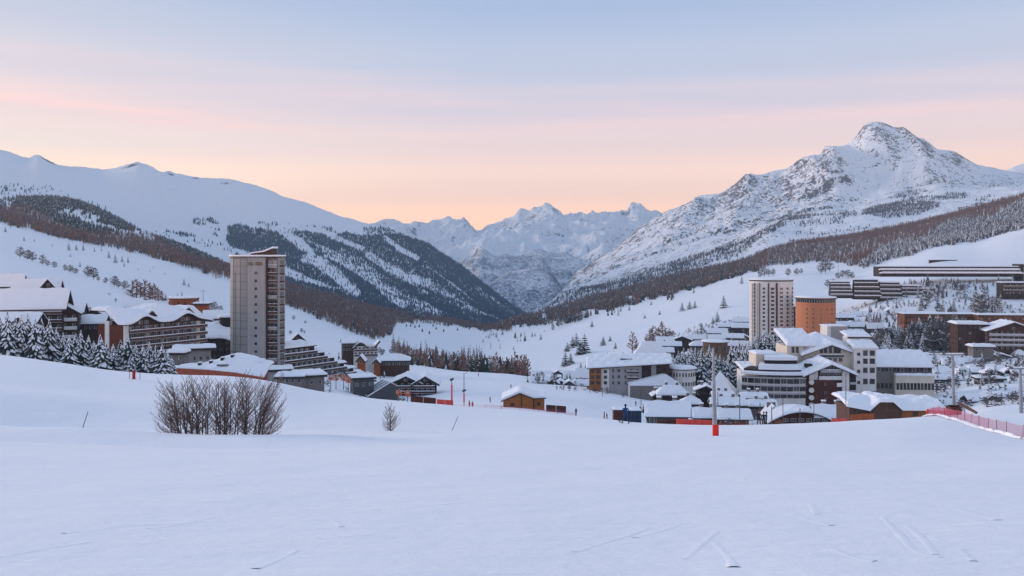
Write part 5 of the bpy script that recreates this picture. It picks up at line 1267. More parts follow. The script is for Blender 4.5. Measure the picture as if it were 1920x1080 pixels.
# lift and stair block, a plain white cube on top
def X(px): return (px-1500)*k+(px-960)/FOC*32.5
def Z(py): return (782-py)*k-(py-HZ)/FOC*32.5
bx(hw, 'lift_block', M_white_wall, X(1552), X(1588), 33, 41, B0, Z(612)); bx(hw, 'lift_block_side', M_concrete_light, X(1559), X(1588), 32.5, 32.99, B0, Z(613)); 
snow_field(hw, X(1550.5), X(1589.5), 32.3, 41.5, lambda x, y: Z(612)+.01, 0.4, 8, 6, seed=7)
# curved glazed wing of three storeys
def X(px): return (px-1500)*k
def Z(py): return (782-py)*k
cx, cy, rad = X(1482), 33.5, 34.5
def arcpt(a, rr): return (cx+rr*math.cos(a), cy+rr*math.sin(a))
a0, a1 = math.radians(246), math.radians(279); a0 = math.radians(240)
def wedge(rad0, rad1, z0_, z1_, aa0=a0, aa1=a1, n=18):
    b = MB(); o = []
    for i in range(n+1):
        a = aa0+(aa1-aa0)*i/n; p = arcpt(a, rad1); q = arcpt(a, rad0); o.append((p, q))
    for i in range(n):
        (p0, q0), (p1, q1) = o[i], o[i+1]
        b.add([(*p0, z0_), (*p1, z0_), (*q1, z0_), (*q0, z0_), (*p0, z1_), (*p1, z1_), (*q1, z1_), (*q0, z1_)], [(0, 3, 2, 1), (4, 5, 6, 7), (0, 1, 5, 4), (2, 3, 7, 6)] + ([(3, 0, 4, 7)] if i == 0 else []) + ([(1, 2, 6, 5)] if i == n-1 else []))
    return b
wedge(20, rad, B0, Z(708)).build('curved_wall', M_white_wall, hw)
for py in (708.5, 723, 737.5): wedge(rad+0.01, rad+0.5, Z(py)-0.25, Z(py)+0.25).build('storey_band', M_slab, hw)
wedge(22, rad+0.9, Z(704)+0.26, Z(704)+1.1).build('curved_roof_snow', M_snow_roof, hw)
wedge(20, rad-3.2, Z(704)+1.11, Z(695)).build('setback_wall', M_darkwood, hw); wedge(18, rad-2.5, Z(695)+0.01, Z(686), math.radians(250), a1).build('setback_snow', M_snow_roof, hw)
wedge(14, rad-6.5, Z(686)+0.01, Z(679), math.radians(254), a1).build('upper_setback_wall', M_darkwood, hw); wedge(12, rad-6.0, Z(679)+0.01, Z(672), math.radians(254), a1).build('upper_setback_snow', M_snow_roof, hw)
for row, (py, hh) in enumerate(((720, 2.2), (734, 1.8), (747, 1.4))):
    for j in range(10):
        a = a0+(a1-a0)*(j+0.5)/10; p = arcpt(a, rad+0.03); W.add(p[0], p[1], Z(py)+0.2, 2.15, hh+0.3, a+math.pi/2, 'dark' if (j+row) % 3 else 'plain')
# cream box and glazed corner at the left end
def X(px): return (px-1500)*k+(px-960)/FOC*11
def Z(py): return (782-py)*k-(py-HZ)/FOC*11
bx(hw, 'cream_block', M_cream, X(1419), X(1461), 12, 22, B0, Z(665)); snow_field(hw, X(1418.5), X(1461.5), 11.7, 22.2, lambda x, y: Z(665)+.01, 0.8, 12, 8, seed=11)
for px in (1426, 1437.5, 1448): W.add(X(px), 12, Z(688), 1.3, 1.5, 0, 'dark')
bx(hw, 'corner_bay', M_white_wall, X(1393), X(1418.5), 9, 20, B0, Z(696)); snow_field(hw, X(1391), X(1424), 8.4, 22, lambda x, y: Z(696)+0.15*(y-8), 0.9, 12, 8, seed=12)
for px in (1399, 1407, 1415): W.add(X(px), 9, Z(711), 1.4, 2.6, 0, 'dark')
for px in (1398, 1406, 1414): W.add(X(px), 9, Z(735), 1.3, 1.6, 0, 'plain')
W.done()
# right wing: square white tower and the long arcaded wing
qt = empty('square_white_block', P(1622, 742, 330), 0, 'narrow white five storey block with paired windows right of the gables', 'building')
k = 330/FOC; x0, x1 = -21*k, 21*k; H = (742-652)*k
bx(qt, 'wall', M_white_wall, x0, x1, 0, 12, -8, H)
snow_field(qt, x0-0.6, x1+0.6, -0.8, 6, lambda x, y: H+.01+0.35*y, 0.9, 12, 8, seed=3); bx(qt, 'upper_wall', M_white_wall, x0+0.3, x1-0.3, 6, 12, H+0.01, H+3.6)
bx(qt, 'roof_edge', M_darkroof, x0-0.2, x1+0.2, 5.8, 5.99, H+3.0, H+3.6); snow_field(qt, x0-0.5, x1+0.7, 5.9, 13, lambda x, y: H+3.61+0.2*(y-6), 0.8, 12, 8, seed=4)
W = Wins(qt)
for py in (667, 682, 699, 720): 
    for px, w_ in ((1610, 1.1), (1622.5, 1.7), (1635.5, 1.9)): W.add((px-1622)*k, 0, (742-py)*k, w_, 2.0 if px > 1615 else 1.2, 0, 'dark')
W.add(2.0, 0, 0.6, 5.0, 1.2, 0, 'dark'); W.done()
aw = empty('arcaded_wing', P(1696, 732, 345), math.radians(-4), 'long two storey wing with tall dark arcade windows under a deep snow roof', 'building')
k = 345/FOC; H = (732-686)*k
bx(aw, 'wall', M_stone, -52*k, 50*k, 0, 12, -8, H); bx(aw, 'front_gallery', M_cream, -20*k, 50*k, -2.2, -0.01, -8, H-3.6)
zz_ = lambda x, y: H+0.05+0.38*y
rf = roof_board(aw, -53*k, 52*k, -1.2, 12.5, zz_, 0.3); snow_field(rf, -53*k, 53*k, -1.3, 12.6, lambda x, y: zz_(x, y)+.004, 0.9, 40, 16, seed=21)
snow_field(aw, -20.5*k, 51*k, -2.9, -0.02, lambda x, y: H-3.58, 0.8, 30, 5, name='gallery_snow', seed=22)
W = Wins(aw)
for c in range(14): W.add(-47*k+c*7.1*k, 0, H-2.3, 1.15, 1.4, 0, 'dark' if c % 3 else 'plain')
for c in range(11): W.add(-16*k+c*6.3*k, -2.2, 0.6, 1.0, 2.7, 0, 'dark')
for c in range(4): W.add(-48*k+c*7.5*k, 0, 0.8, 1.2, 2.0, 0, 'dark')
W.done()

# ---- wooden barn and its wings on the piste edge
bn = empty('piste_barn', P(1660, 795, 190), math.radians(-3), 'brown and orange wooden barn under a thick smooth snow roof at the piste edge', 'barn')
k = 190/FOC
def X(px): return (px-1660)*k
def Z(py): return (795-py)*k
b = MB(); b.prism([(X(1594), -4), (X(1690), -4), (X(1690), Z(769)), (X(1674), Z(755)), (X(1645), Z(755)), (X(1632), Z(769)), (X(1594), Z(764))], 0, 9, 'y'); b.build('dark_wood_wall', M_rail, bn)
bx(bn, 'orange_wood_wall', M_wood, X(1690)+.01, X(1738), 0.3, 9, -4, Z(767))
def bz(x, y):
    if x < X(1632): return Z(763)+min(1, (y+0.8)/5)*1.1-0.11*(x-X(1594))*max(0, 1-(y+0.8)/5)*1.6
    if x < X(1692): 
        t = max(0, 1-abs(x-X(1660))/(30*k)); return max(Z(769)+1.9*min(1, t*1.7), Z(768)+min(1, (y+0.8)/5)*1.2)
    return Z(768)+min(1, (y+0.8)/5)*1.1
rf = roof_board(bn, X(1588), X(1745), -0.8, 9.6, bz, 0.15, 50, 10); snow_field(rf, X(1587), X(1772), -0.9, 9.8, lambda x, y: bz(x, y)+.004, 0.75, 90, 22, seed=2, edge=0.5)
bx(bn, 'wood_fence_panel', M_orange, X(1614), X(1632), -0.5, -0.2, -3, Z(775)); W = Wins(bn); W.add(X(1607), 0, Z(778), 0.9, 0.7, 0, 'dark'); W.add(X(1716), 0.3, Z(779), 1.2, 0.7, 0, 'dark'); W.done()
snow_mound = None

# ---- restaurants and stores between the hotel and the piste
small_row([
    (1216, 1290, 756, 800, 200, M_dmetal, 'gx', -3, 1, 7, 'grey shed with a big lumpy snow roof beside the red crash mats'),
    (1236, 1286, 725, 752, 300, M_brown, 'hip', -4, 1, 4, 'rounded snow roof with brown front below the rotunda'),
    (1226, 1244, 734, 748, 310, M_darkwood, 'gy', 0, 1, 2, 'tiny dark hut left of the rounded snow roof'),
    (1306, 1342, 722, 744, 300, M_darkwood, 'gy', -10, 1, 3, 'dark gabled hut behind the piste lamp pole'),
    (1340, 1372, 736, 752, 290, M_darkwood, 'gx', -6, 1, 4, 'flat dark hut right of the piste lamp pole'),
    (1338, 1394, 748, 768, 262, M_redbrown, 'gx', -4, 1, 5, 'red fronted restaurant right of the lamp pole'),
    (1304, 1352, 768, 794, 225, M_redbrown, 'gx', -2, 1, 6, 'dark red bar left of the lamp pole behind the mats'),
    (1350, 1404, 770, 797, 222, M_redwall, 'gx', -2, 1, 6, 'long red bar between lamp pole and arched hall'),
    (1394, 1436, 738, 752, 300, M_darkwood, 'gx', -4, 1, 4, 'low dark hut with pointed snow roof left under the curved wing'),
    (1408, 1452, 752, 768, 268, M_stone, 'gx', -4, 1, 6, 'grey railing fronted terrace hut under the curved wing'),
    (1282, 1312, 745, 766, 285, M_stone, 'hip', -6, 1, 3, 'small stone hut right of the rounded snow roof'),
    (1532, 1592, 762, 800, 232, M_dmetal, 'gx', -4, 1, 6, 'dark low shop under the brown hotel front'),
    (1438, 1462, 760, 800, 240, M_redwall, 'gy', -4, 1, 2, 'small red gabled kiosk left of the arched hall')],
    'bars and huts along the foot of the hotel', name='hut', cat='hut')
# snow pyramids (tent roofs)
for px0_, px1_, pt_, pb_, Y_, lab in ((1310, 1382, 700, 752, 330, 'steep snow pyramid roof left of the curved hotel wing'),):
    tp = empty('pyramid_roof_hall', P((px0_+px1_)/2, pb_, Y_), math.radians(-20), lab, 'hall'); kk = Y_/FOC; w_ = (px1_-px0_)*kk/2; h_ = (pb_-pt_)*kk
    bx(tp, 'wall', M_stone, -w_*0.8, w_*0.8, 0.5, 2*w_-0.5, -8, 1.2)
    b = MB(); b.add([(-w_, 0, 0.8), (w_, 0, 0.8), (w_, 2*w_, 0.8), (-w_, 2*w_, 0.8), (0, w_, h_)], [(0, 1, 4), (1, 2, 4), (2, 3, 4), (3, 0, 4), (3, 2, 1, 0)]); b.build('roof_snow', M_snow_roof, tp)
# arched hall
ah = empty('arched_hall', P(1496, 800, 232), math.radians(-2), 'long hall with an arched snow roof and red front below the hotel', 'hall')
k = 232/FOC; az_ = lambda x, y: 4.0-2.6*(abs(x-1)/8.5)**2+0.1
b = MB(); b.prism([(-7, -6), (9, -6)]+[(9-i, az_(9-i, 0)-0.3) for i in range(17)], 0, 8, 'y'); b.build('wall', M_redbrown, ah)
rf = roof_board(ah, -8.2, 10, -0.9, 8.5, az_, 0.25, 26, 4); snow_field(rf, -8.3, 10.1, -1, 8.6, lambda x, y: az_(x, y)+.004, 0.7, 40, 12, seed=4)
W = Wins(ah)
for c in range(7): W.add(-5.4+c*2.1, 0, 1.4-0.03*(c-3)**2, 1.5, 0.9, 0, 'plain')
W.done(); bx(ah, 'sign_board', M_orange, -6.5, -4.2, -0.12, -0.004, 0.9, 1.7)

# ---- houses up the right hand slope
small_row([
    (1744, 1800, 690, 712, 420, M_stone, 'gx', -8, 1, 5, 'grey low house behind the nearer lift pylon'),
    (1746, 1802, 704, 718, 385, M_stone, 'gx', -6, 1, 4, 'long snow roofed shed right of the arcaded wing'),
    (1818, 1866, 692, 714, 415, M_stone, 'gx', -12, 1, 5, 'stone house with snow wall in front, middle of the right slope'),
    (1836, 1880, 708, 730, 360, M_stone, 'flat', -10, 1, 0, 'blank snow capped block right of the lift pylon'),
    (1850, 1912, 686, 704, 440, M_brown, 'gx', -12, 1, 6, 'brown low row house above the blank snow capped block'),
    (1800, 1848, 676, 692, 470, M_stone, 'gx', -12, 1, 5, 'long grey shed below the pale frosted trees'),
    (1748, 1796, 664, 680, 490, M_darkwood, 'gx', -8, 1, 5, 'dark low house below the frosted wood'),
    (1690, 1742, 662, 678, 480, M_darkwood, 'gx', -6, 1, 5, 'dark low house behind the arcaded wing roof'),
    (1824, 1864, 655, 670, 500, M_darkwood, 'flat', -10, 1, 4, 'thick snow slab garage under the balcony hotel at right'),
    (1866, 1925, 664, 682, 470, M_darkwood, 'gx', -12, 1, 6, 'dark wide house low at the right frame edge'),
    (1762, 1800, 617, 636, 560, M_darkwood, 'gx', -8, 1, 3, 'small chalet with broken snow roof among frosted firs'),
    (1628, 1655, 606, 626, 640, M_darkwood, 'gx', -4, 1, 3, 'small chalet with two snow bands left of the frosted wood'),
    (1592, 1628, 604, 622, 660, M_stone, 'gx', 0, 1, 4, 'stone chalet right of the brick tower'),
    (1568, 1604, 588, 604, 720, M_darkwood, 'gx', 0, 1, 4, 'dark chalet just right of the brick tower top'),
    (1600, 1628, 584, 600, 740, M_darkwood, 'gx', -4, 1, 3, 'dark chalet beside the pale poplars'),
    (1566, 1590, 603, 617, 660, M_darkwood, 'gx', 0, 1, 3, 'low dark chalet touching the brick tower on its right'),
    (1580, 1620, 618, 634, 600, M_stone, 'gx', -2, 1, 4, 'long grey chalet above the square white block'),
    (1486, 1500, 574, 600, 640, M_darkwood, 'flat', 0, 2, 2, 'narrow dark building squeezed between the two round towers'),
    (1640, 1690, 626, 640, 590, M_stone, 'gx', -4, 1, 4, 'grey chalet at the left end of the frosted wood'),
    (1640, 1688, 648, 662, 520, M_stone, 'gx', -4, 1, 5, 'grey flat chalet above the arcaded wing')],
    'small houses up the right slope', name='house', cat='house')
M_aprt = mat('orange_brown_boards', (0.24, 0.085, 0.035), (0.10, 0.045, 0.03), scale=0.5, stretch=(1, 1, 0.6), lo=0.42, hi=0.58)
house('orange brown apartment row with irregular panels above the frosted wood', 1698, 1838, 588, 622, 620, M_aprt, 'flat', 0, -5, 14, 3, 20, 2, name='apartment_row', cat='building', snow=0.6, style='dark', ww=1.3, wh=1.6)
house('orange brown apartment row end block at the right frame edge', 1838, 1960, 590, 624, 605, M_aprt, 'flat', 0, -5, 14, 3, 16, 2, name='apartment_row', cat='building', snow=0.6, style='dark')
house('dark timber hotel block with thick snow cap left of the balcony hotel at right', 1798, 1850, 605, 662, 480, M_brown, 'flat', 0, -10, 14, 5, 6, 3, name='timber_hotel', cat='hotel', snow=1.2, over=0.8, style='dark')
house('brown gabled hotel with white balcony grid at the right frame edge', 1856, 1945, 603, 658, 470, M_brown, 'gy', 0.28, -8, 16, 4, 9, 3, True, name='balcony_hotel', cat='hotel', snow=0.7, over=1.4, rail=M_slab)
house('snow capped porch in front of the timber hotel block', 1826, 1862, 647, 661, 455, M_stone, 'flat', 0, -6, 7, 1, 3, 1, name='porch', cat='building', snow=1.2)
# terraced brown apartments (stepping) on the hill
ta = empty('hillside_terraces', P(1650, 570, 800), math.radians(-12), 'dark stepped terrace apartments on the hill above the brick tower', 'apartments')
k = 800/FOC; W = Wins(ta)
for i, (a, c, t, q) in enumerate([(1562, 1602, 529, 555), (1604, 1652, 525, 557), (1650, 1690, 530, 560), (1688, 1728, 536, 564), (1722, 1748, 541, 566)]):
    xa, xb = (a-1650)*k, (c-1650)*k; n = 4
    zt, zb_ = (570-t)*k, (570-q)*k
    for f in range(n):
        z = zb_+(zt-zb_)*f/n; fh = (zt-zb_)/n; b = MB(); b.box(xa+0.3*f, xb-0.6*f, f*1.6, 12+i*0.01, z if f else z-2.5, z+fh-0.01); b.build('storey', M_darkwood, ta)
        bo = balcony(ta, xa+0.3*f, xb-0.6*f, f*1.6, z+0.3, 1.4, 0.9, M_rail, st=0.75)
        for w_ in range(int((xb-xa)/3.2)): W.add(xa+1.8+w_*3.1, f*1.6, z+0.5, 1.9, 1.9, 0, 'plain')
    snow_field(ta, xa+0.8, xb-1.2, 3.6, 12.5, lambda x, y: zt+0.0, 1.2, 10, 6, seed=i, name='roof_snow')
W.done()
# the long stepped bar high on the right
lb = empty('long_stepped_bar', P(1780, 520, 845), math.radians(-3), 'very long low building of stacked dark and white lines below the snow dome', 'building')
k = 845/FOC
for i in range(3):
    xa, xb = -130*k, (128 - (0 if i < 3 else 60))*k; z = (520-(502+i*6.2-2))*k; y = -i*2.2
    b = MB(); b.box(xa, xb, y, 14, z-3.4+(0 if i < 3 else -6), z-0.55); b.build('storey', M_darkwood, lb)
    b = MB(); b.box(xa, xb+1, y-1.6, 14.2-0.05*i, z-0.54, z+0.02); sl = b.build('balcony', M_rail, lb)
    snow_field(sl, xa, xb+1, y-1.65, y+2.4, lambda x, y_: z+0.03, 1.75 if i else 0.8, 60, 4, name='ledge_snow', seed=i, amp=0.08)
b = MB(); b.box(126*k, 131*k, -5, 12, -10, (520-495)*k); b.build('end_tower', M_darkwood, lb)
house('thin dark roof strip sticking out of the snow above the long bar', 1746, 1792, 487, 496, 990, M_darkwood, 'flat', 0, -6, 6, 1, 6, 0, name='roof_strip', cat='building', snow=0.5)
house('stacked dark lined building at the right frame edge below the long bar', 1882, 1960, 529, 553, 760, M_darkwood, 'flat', 0, -6, 12, 3, 14, 2, True, name='stepped_building', cat='building', snow=0.8, style='dark', rail=M_rail)

# rows of small snow roofed chalets filling the village
def chalet_row(n, pa, pb_, Y0, Y1, where, seed, hpx=(9, 14), wpx=(16, 30)):
    r = random.Random(seed)
    for i in range(n):
        px = pa+(pb_-pa)*(i+0.5)/n+r.uniform(-3, 3); Y = Y0+(Y1-Y0)*(i+0.5)/n+r.uniform(-12, 12); w = r.uniform(*wpx)/2; q = HZ-G.h1(px, Y)/Y*FOC; H = r.uniform(*hpx)
        house('%s chalet from the left in the %s' % (ORD_[i], where), px-w, px+w, q-H, q+1, Y, r.choice([M_darkwood, M_brown, M_stone, M_darkwood, M_dwood]), r.choice(['gx', 'gx', 'gy', 'hip']), r.uniform(0.35, 0.55), r.uniform(-18, 10), None, 1, 3, 1,
              name='small_chalet', cat='chalet', group=where, over=r.uniform(0.6, 1.3), snow=r.uniform(0.45, 0.8), chimney=1 if r.random() < 0.4 else 0)
ORD_ = ['first', 'second', 'third', 'fourth', 'fifth', 'sixth', 'seventh', 'eighth', 'ninth', 'tenth', 'eleventh', 'twelfth']
chalet_row(12, 1225, 1400, 620, 720, 'upper row left of the white tower', 1)
chalet_row(8, 1228, 1330, 520, 560, 'lower chalet row above the snowy firs', 2, (10, 15), (16, 26))
chalet_row(9, 1566, 1690, 690, 740, 'upper row right of the brick tower', 3, (8, 12), (14, 24))
chalet_row(6, 1572, 1660, 590, 620, 'lower row right of the brick tower', 4, (9, 14), (18, 28))
chalet_row(12, 1748, 1925, 455, 470, 'upper row on the right slope', 5, (9, 14), (20, 36))
chalet_row(10, 1746, 1925, 405, 390, 'middle row on the right slope', 6, (9, 15), (24, 42))
chalet_row(6, 1748, 1900, 330, 300, 'lowest row on the right slope', 7, (8, 14), (18, 34))
chalet_row(10, 1210, 1400, 262, 285, 'row behind the red crash mats', 8, (10, 16), (16, 30))
chalet_row(6, 1330, 1400, 450, 480, 'row between the firs and white tower', 9, (10, 14), (16, 26))
chalet_row(7, 225, 330, 400, 440, 'row behind the rippled hotel roof', 10, (8, 13), (14, 24))
chalet_row(6, 385, 432, 400, 440, 'row of chalets left of the tower', 11, (8, 13), (12, 20))
chalet_row(8, 575, 700, 370, 400, 'row of chalets above the terraced hotel', 12, (7, 11), (12, 22))
chalet_row(7, 1000, 1105, 380, 400, 'front row of houses at the piste edge', 13, (8, 12), (14, 24))

chalet_row(10, 1290, 1590, 246, 262, 'row at the foot of the stepped hotel', 14, (9, 15), (18, 34))
chalet_row(8, 1230, 1330, 600, 640, 'middle row above the snowy firs', 15, (8, 12), (12, 22))
chalet_row(8, 1640, 1800, 640, 560, 'row in front of the orange brown apartments', 16, (8, 13), (14, 26))
chalet_row(7, 1560, 1660, 500, 470, 'row behind the square white block', 17, (8, 13), (16, 28))
# ================================================================== single trees
ORD = ['first', 'second', 'third', 'fourth', 'fifth', 'sixth', 'seventh', 'eighth', 'ninth', 'tenth', 'eleventh', 'twelfth', 'thirteenth', 'fourteenth', 'fifteenth', 'sixteenth', 'seventeenth', 'eighteenth',
       'nineteenth', 'twentieth', 'twenty-first', 'twenty-second', 'twenty-third', 'twenty-fourth', 'twenty-fifth', 'twenty-sixth', 'twenty-seventh', 'twenty-eighth', 'twenty-ninth', 'thirtieth']
def cluster(pts, noun, where, grp, kind, name, Yr, wide=1.0, sheet=G, shared=None, maxh=16.0):
    """pts: (px, py of the foot, height in px)"""
    pts = sorted(pts)
    for i, q in enumerate(pts):
        px, py, hp = q[:3]; kd = q[3] if len(q) > 3 else kind
        Y = sheet.hit(px, py, *Yr); z = sheet.h1(px, Y); loc = ((px-960)/FOC*Y, Y, z-0.15)
        lab = shared or '%s from left of the %s %s' % (ORD[i], noun, where)
        place_tree(kd, name, 'tree', loc, hp*1.12*Y/FOC, wide*rnd.uniform(1.05, 1.4), lab, grp, rnd)
cluster([(10, 435, 10), (45, 452, 9), (64, 453, 6), (129, 470, 15), (143, 469, 11), (156, 470, 12), (177, 472, 8), (132, 482, 7), (20, 428, 5), (190, 471, 6), (98, 462, 5)],
        'dark conifers', 'high on the left snow slope', 'conifers high on the left slope', 'pine', 'conifer_tree', (520, 1300), 1.15)
cluster([(204, 484, 13), (216, 493, 16), (229, 492, 12), (240, 493, 12), (233, 500, 8), (150, 501, 10), (259, 506, 4), (345, 535, 13), (354, 538, 8), (309, 515, 4), (281, 509, 4), (287, 503, 4), (333, 558, 9), (341, 558, 11)],
        'dark conifers', 'in the middle of the left snow slope', 'conifers in the middle of the left slope', 'pine', 'conifer_tree', (560, 1300), 1.15)
cluster([(37, 487, 20), (52, 492, 18), (61, 494, 17), (80, 500, 17), (90, 503, 11), (102, 507, 12), (122, 513, 12), (132, 517, 14), (142, 521, 11), (165, 529, 21), (175, 532, 21), (184, 534, 9), (198, 538, 11), (214, 541, 18), (222, 545, 12), (234, 549, 17)],
        'leafless round trees', 'along the near left snow ridge', 'leafless trees along the near left ridge', 'roundtree', 'leafless_tree', (500, 640), 1.15)
cluster([(248, 556, 26), (256, 559, 32), (264, 560, 28), (272, 562, 34), (281, 564, 30), (290, 566, 30), (297, 566, 24), (304, 567, 22), (311, 568, 16), (286, 560, 20)],
        'brown trees', 'in the clump above the balcony hotel', 'brown trees above the balcony hotel', 'barelarch', 'larch_tree', (480, 640), 2.0)
cluster([(396, 584, 13), (402, 584, 17), (413, 586, 12), (390, 582, 8), (573, 603, 6), (551, 596, 8), (545, 627, 7), (566, 624, 8), (571, 626, 6)],
        'small trees', 'beside and behind the concrete tower', 'small trees beside the tower', 'roundtree', 'leafless_tree', (480, 1000), 1.1)
# right of the tower down to the gully
cluster([(712, 664, 12), (718, 665, 10), (716, 668, 9), (694, 672, 10), (733, 664, 9), (744, 665, 7), (752, 666, 9), (760, 664, 8), (797, 653, 5), (806, 652, 5), (750, 646, 12), (756, 647, 14), (764, 647, 12)],
        'small trees', 'above the long low brown building', 'small trees above the long low building', 'roundtree', 'leafless_tree', (430, 1100), 1.1)
_g = random.Random(31)
gl = []
for i in range(150):
    px = 768+222*(i+_g.random())/150.0; gl.append((px, lin2([(768, 690), (800, 694), (840, 699), (900, 702), (950, 708), (990, 710)], px)+_g.uniform(-2, 3), _g.choice((22, 27, 31, 35, 40))*(1.0 if px > 800 else 0.8)*(1.2 if px > 950 else 1), _g.choice(('larch', 'barelarch', 'larch', 'larch', 'barelarch', 'conifer', 'pine'))))
for q in gl:
    Y = _g.uniform(512, 620); px = q[0]; z = G.h1(px, Y)
    place_tree(q[3], 'larch_tree' if 'larch' in q[3] else 'conifer_tree', 'tree', ((px-960)/FOC*Y, Y, z-0.3), min(19, (q[2]+max(0, (HZ-z/Y*FOC)-q[1]))*Y/FOC), rnd.uniform(1.1, 1.6),
               'bare larch in the dense gully wood at the valley centre' if 'larch' in q[3] else 'dark conifer in the dense gully wood at the valley centre', 'trees of the gully wood at the valley centre', rnd)
_rg = np.random.default_rng(9); _px = _rg.uniform(735, 905, 260); _Y = 690+_rg.random(260)*560; _z = G.h(_px, _Y); _q = HZ-_z/_Y*FOC
_k = _q < lin2([(735, 632), (800, 652), (850, 656), (905, 640)], _px); _k = ~_k
forest('far_gully_wood', 'thin larch wood behind the gully in the valley centre', 'larch', ((_px-960)/FOC*_Y)[_k], _Y[_k], _z[_k]-0.3, _rg.uniform(11, 16, 260)[_k], 8)
cluster([(770, 613, 6), (778, 615, 6), (786, 614, 6), (762, 612, 5), (822, 603, 9), (828, 604, 9), (836, 603, 8), (845, 607, 6), (818, 618, 5), (812, 612, 5), (858, 620, 6), (792, 622, 6), (805, 626, 6), (870, 612, 6), (880, 618, 5), (832, 622, 5)],
        'tiny trees', 'on the far white hamlet meadow', 'tiny trees on the far meadow', 'conifer', 'conifer_tree', (1100, 2100), 1.5)
cluster([(985, 639, 9), (998, 631, 9), (1003, 630, 7), (1014, 637, 11), (963, 656, 7), (1021, 622, 4), (942, 628, 12), (930, 632, 8), (917, 634, 8), (906, 642, 7), (950, 622, 6), (925, 622, 7), (912, 627, 6), (935, 640, 6)],
        'small conifers', 'at the foot of the right slope', 'small conifers at the foot of the right slope', 'pine', 'conifer_tree', (640, 1500), 1.2)
cluster([(1064, 659, 16), (1074, 652, 20), (1081, 648, 22), (1060, 687, 26), (1070, 683, 20), (1088, 665, 28), (1096, 662, 34), (1089, 696, 15), (1105, 696, 19), (1098, 697, 13)],
        'grey conifers', 'in the clump on the right slope', 'conifers in the clump on the right slope', 'pine', 'conifer_tree', (500, 1000), 1.7)
cluster([(1110, 613, 12), (1131, 648, 17), (1144, 640, 10), (1154, 654, 12), (1186, 662, 36, 'barelarch'), (1194, 660, 22, 'barelarch'), (1139, 675, 13), (1150, 677, 10), (1160, 676, 11), (1168, 675, 15), (1178, 672, 10), (1128, 682, 9), (1120, 686, 8)],
        'conifers', 'above the long lodge', 'conifers above the long lodge', 'pine', 'conifer_tree', (500, 1200), 1.5)
cluster([(1037, 620, 10), (1047, 615, 14), (1053, 612, 15), (1059, 609, 15), (1065, 606, 15), (1085, 604, 16), (1072, 602, 16), (1016, 609, 16), (1027, 602, 18), (1008, 611, 10), (1092, 600, 14), (1030, 610, 12), (1022, 612, 14), (1078, 604, 14)],
        'grey trees', 'in rows below the right forest', 'grey trees in rows below the right forest', 'roundtree', 'leafless_tree', (900, 1600), 1.0)
cluster([(1279, 583, 15), (1293, 580, 15), (1303, 578, 13), (1357, 578, 22), (1345, 603, 18), (1337, 607, 13), (1315, 632, 24), (1308, 634, 16), (1237, 590, 8), (1221, 572, 8), (1180, 582, 9), (1164, 584, 8), (1301, 550, 9), (1391, 532, 14), (1209, 597, 8)],
        'lone conifers', 'on the slope left of the white tower', 'lone conifers on the slope left of the white tower', 'pine', 'conifer_tree', (560, 1500), 1.5)
cluster([(1218, 644, 24), (1224, 643, 29), (1230, 643, 27), (1236, 642, 24), (1242, 642, 34), (1248, 641, 22), (1255, 641, 22), (1261, 640, 18)],
        'brown larches', 'in the clump above the big plain snow roof', 'larches above the big plain roof', 'barelarch', 'larch_tree', (560, 800), 1.8)
cluster([(1425, 521, 14), (1433, 519, 17), (1441, 518, 13), (1450, 517, 12), (1478, 519, 14), (1494, 516, 12), (1502, 514, 10), (1539, 514, 20), (1548, 513, 24), (1556, 510, 20), (1571, 524, 12), (1580, 522, 14), (1590, 523, 16), (1598, 523, 12), (1552, 540, 14), (1561, 541, 16), (1585, 539, 8)],
        'grey trees', 'on the snow behind the two round towers', 'trees behind the round towers', 'roundtree', 'leafless_tree', (700, 1300), 1.1)
# snow laden firs in front of the left chalets
row = [(-16, 672, 74), (0, 668, 70), (14, 664, 76), (28, 676, 78), (40, 660, 66), (52, 676, 84), (66, 682, 82), (78, 676, 74), (92, 680, 78), (106, 684, 66), (118, 688, 60), (130, 692, 58), (142, 692, 62), (152, 694, 70), (166, 700, 66), (176, 704, 60), (188, 702, 70),
       (200, 706, 58), (212, 708, 58), (226, 708, 66), (240, 710, 78), (254, 712, 62), (268, 712, 60), (280, 712, 66), (292, 714, 62), (304, 716, 66), (314, 718, 54), (322, 718, 44), (60, 690, 52), (246, 716, 48)]
for i, (px, pb, hp) in enumerate(sorted(row)):
    Y = 226-24*((i*7) % 5)/4.0; z = G.h1(px, Y); qb = HZ-z/Y*FOC; top = pb-hp-8
    h = max(5.5, (qb-top)*Y/FOC)
    place_tree('snowfir', 'snowy_fir', 'tree', ((px-960)/FOC*Y, Y, z-0.3), h, 1.25 if h < 13 else 1.0, '%s from left of the snow laden firs below the left chalets' % ORD[i], 'snow laden firs below the left chalets', rnd)
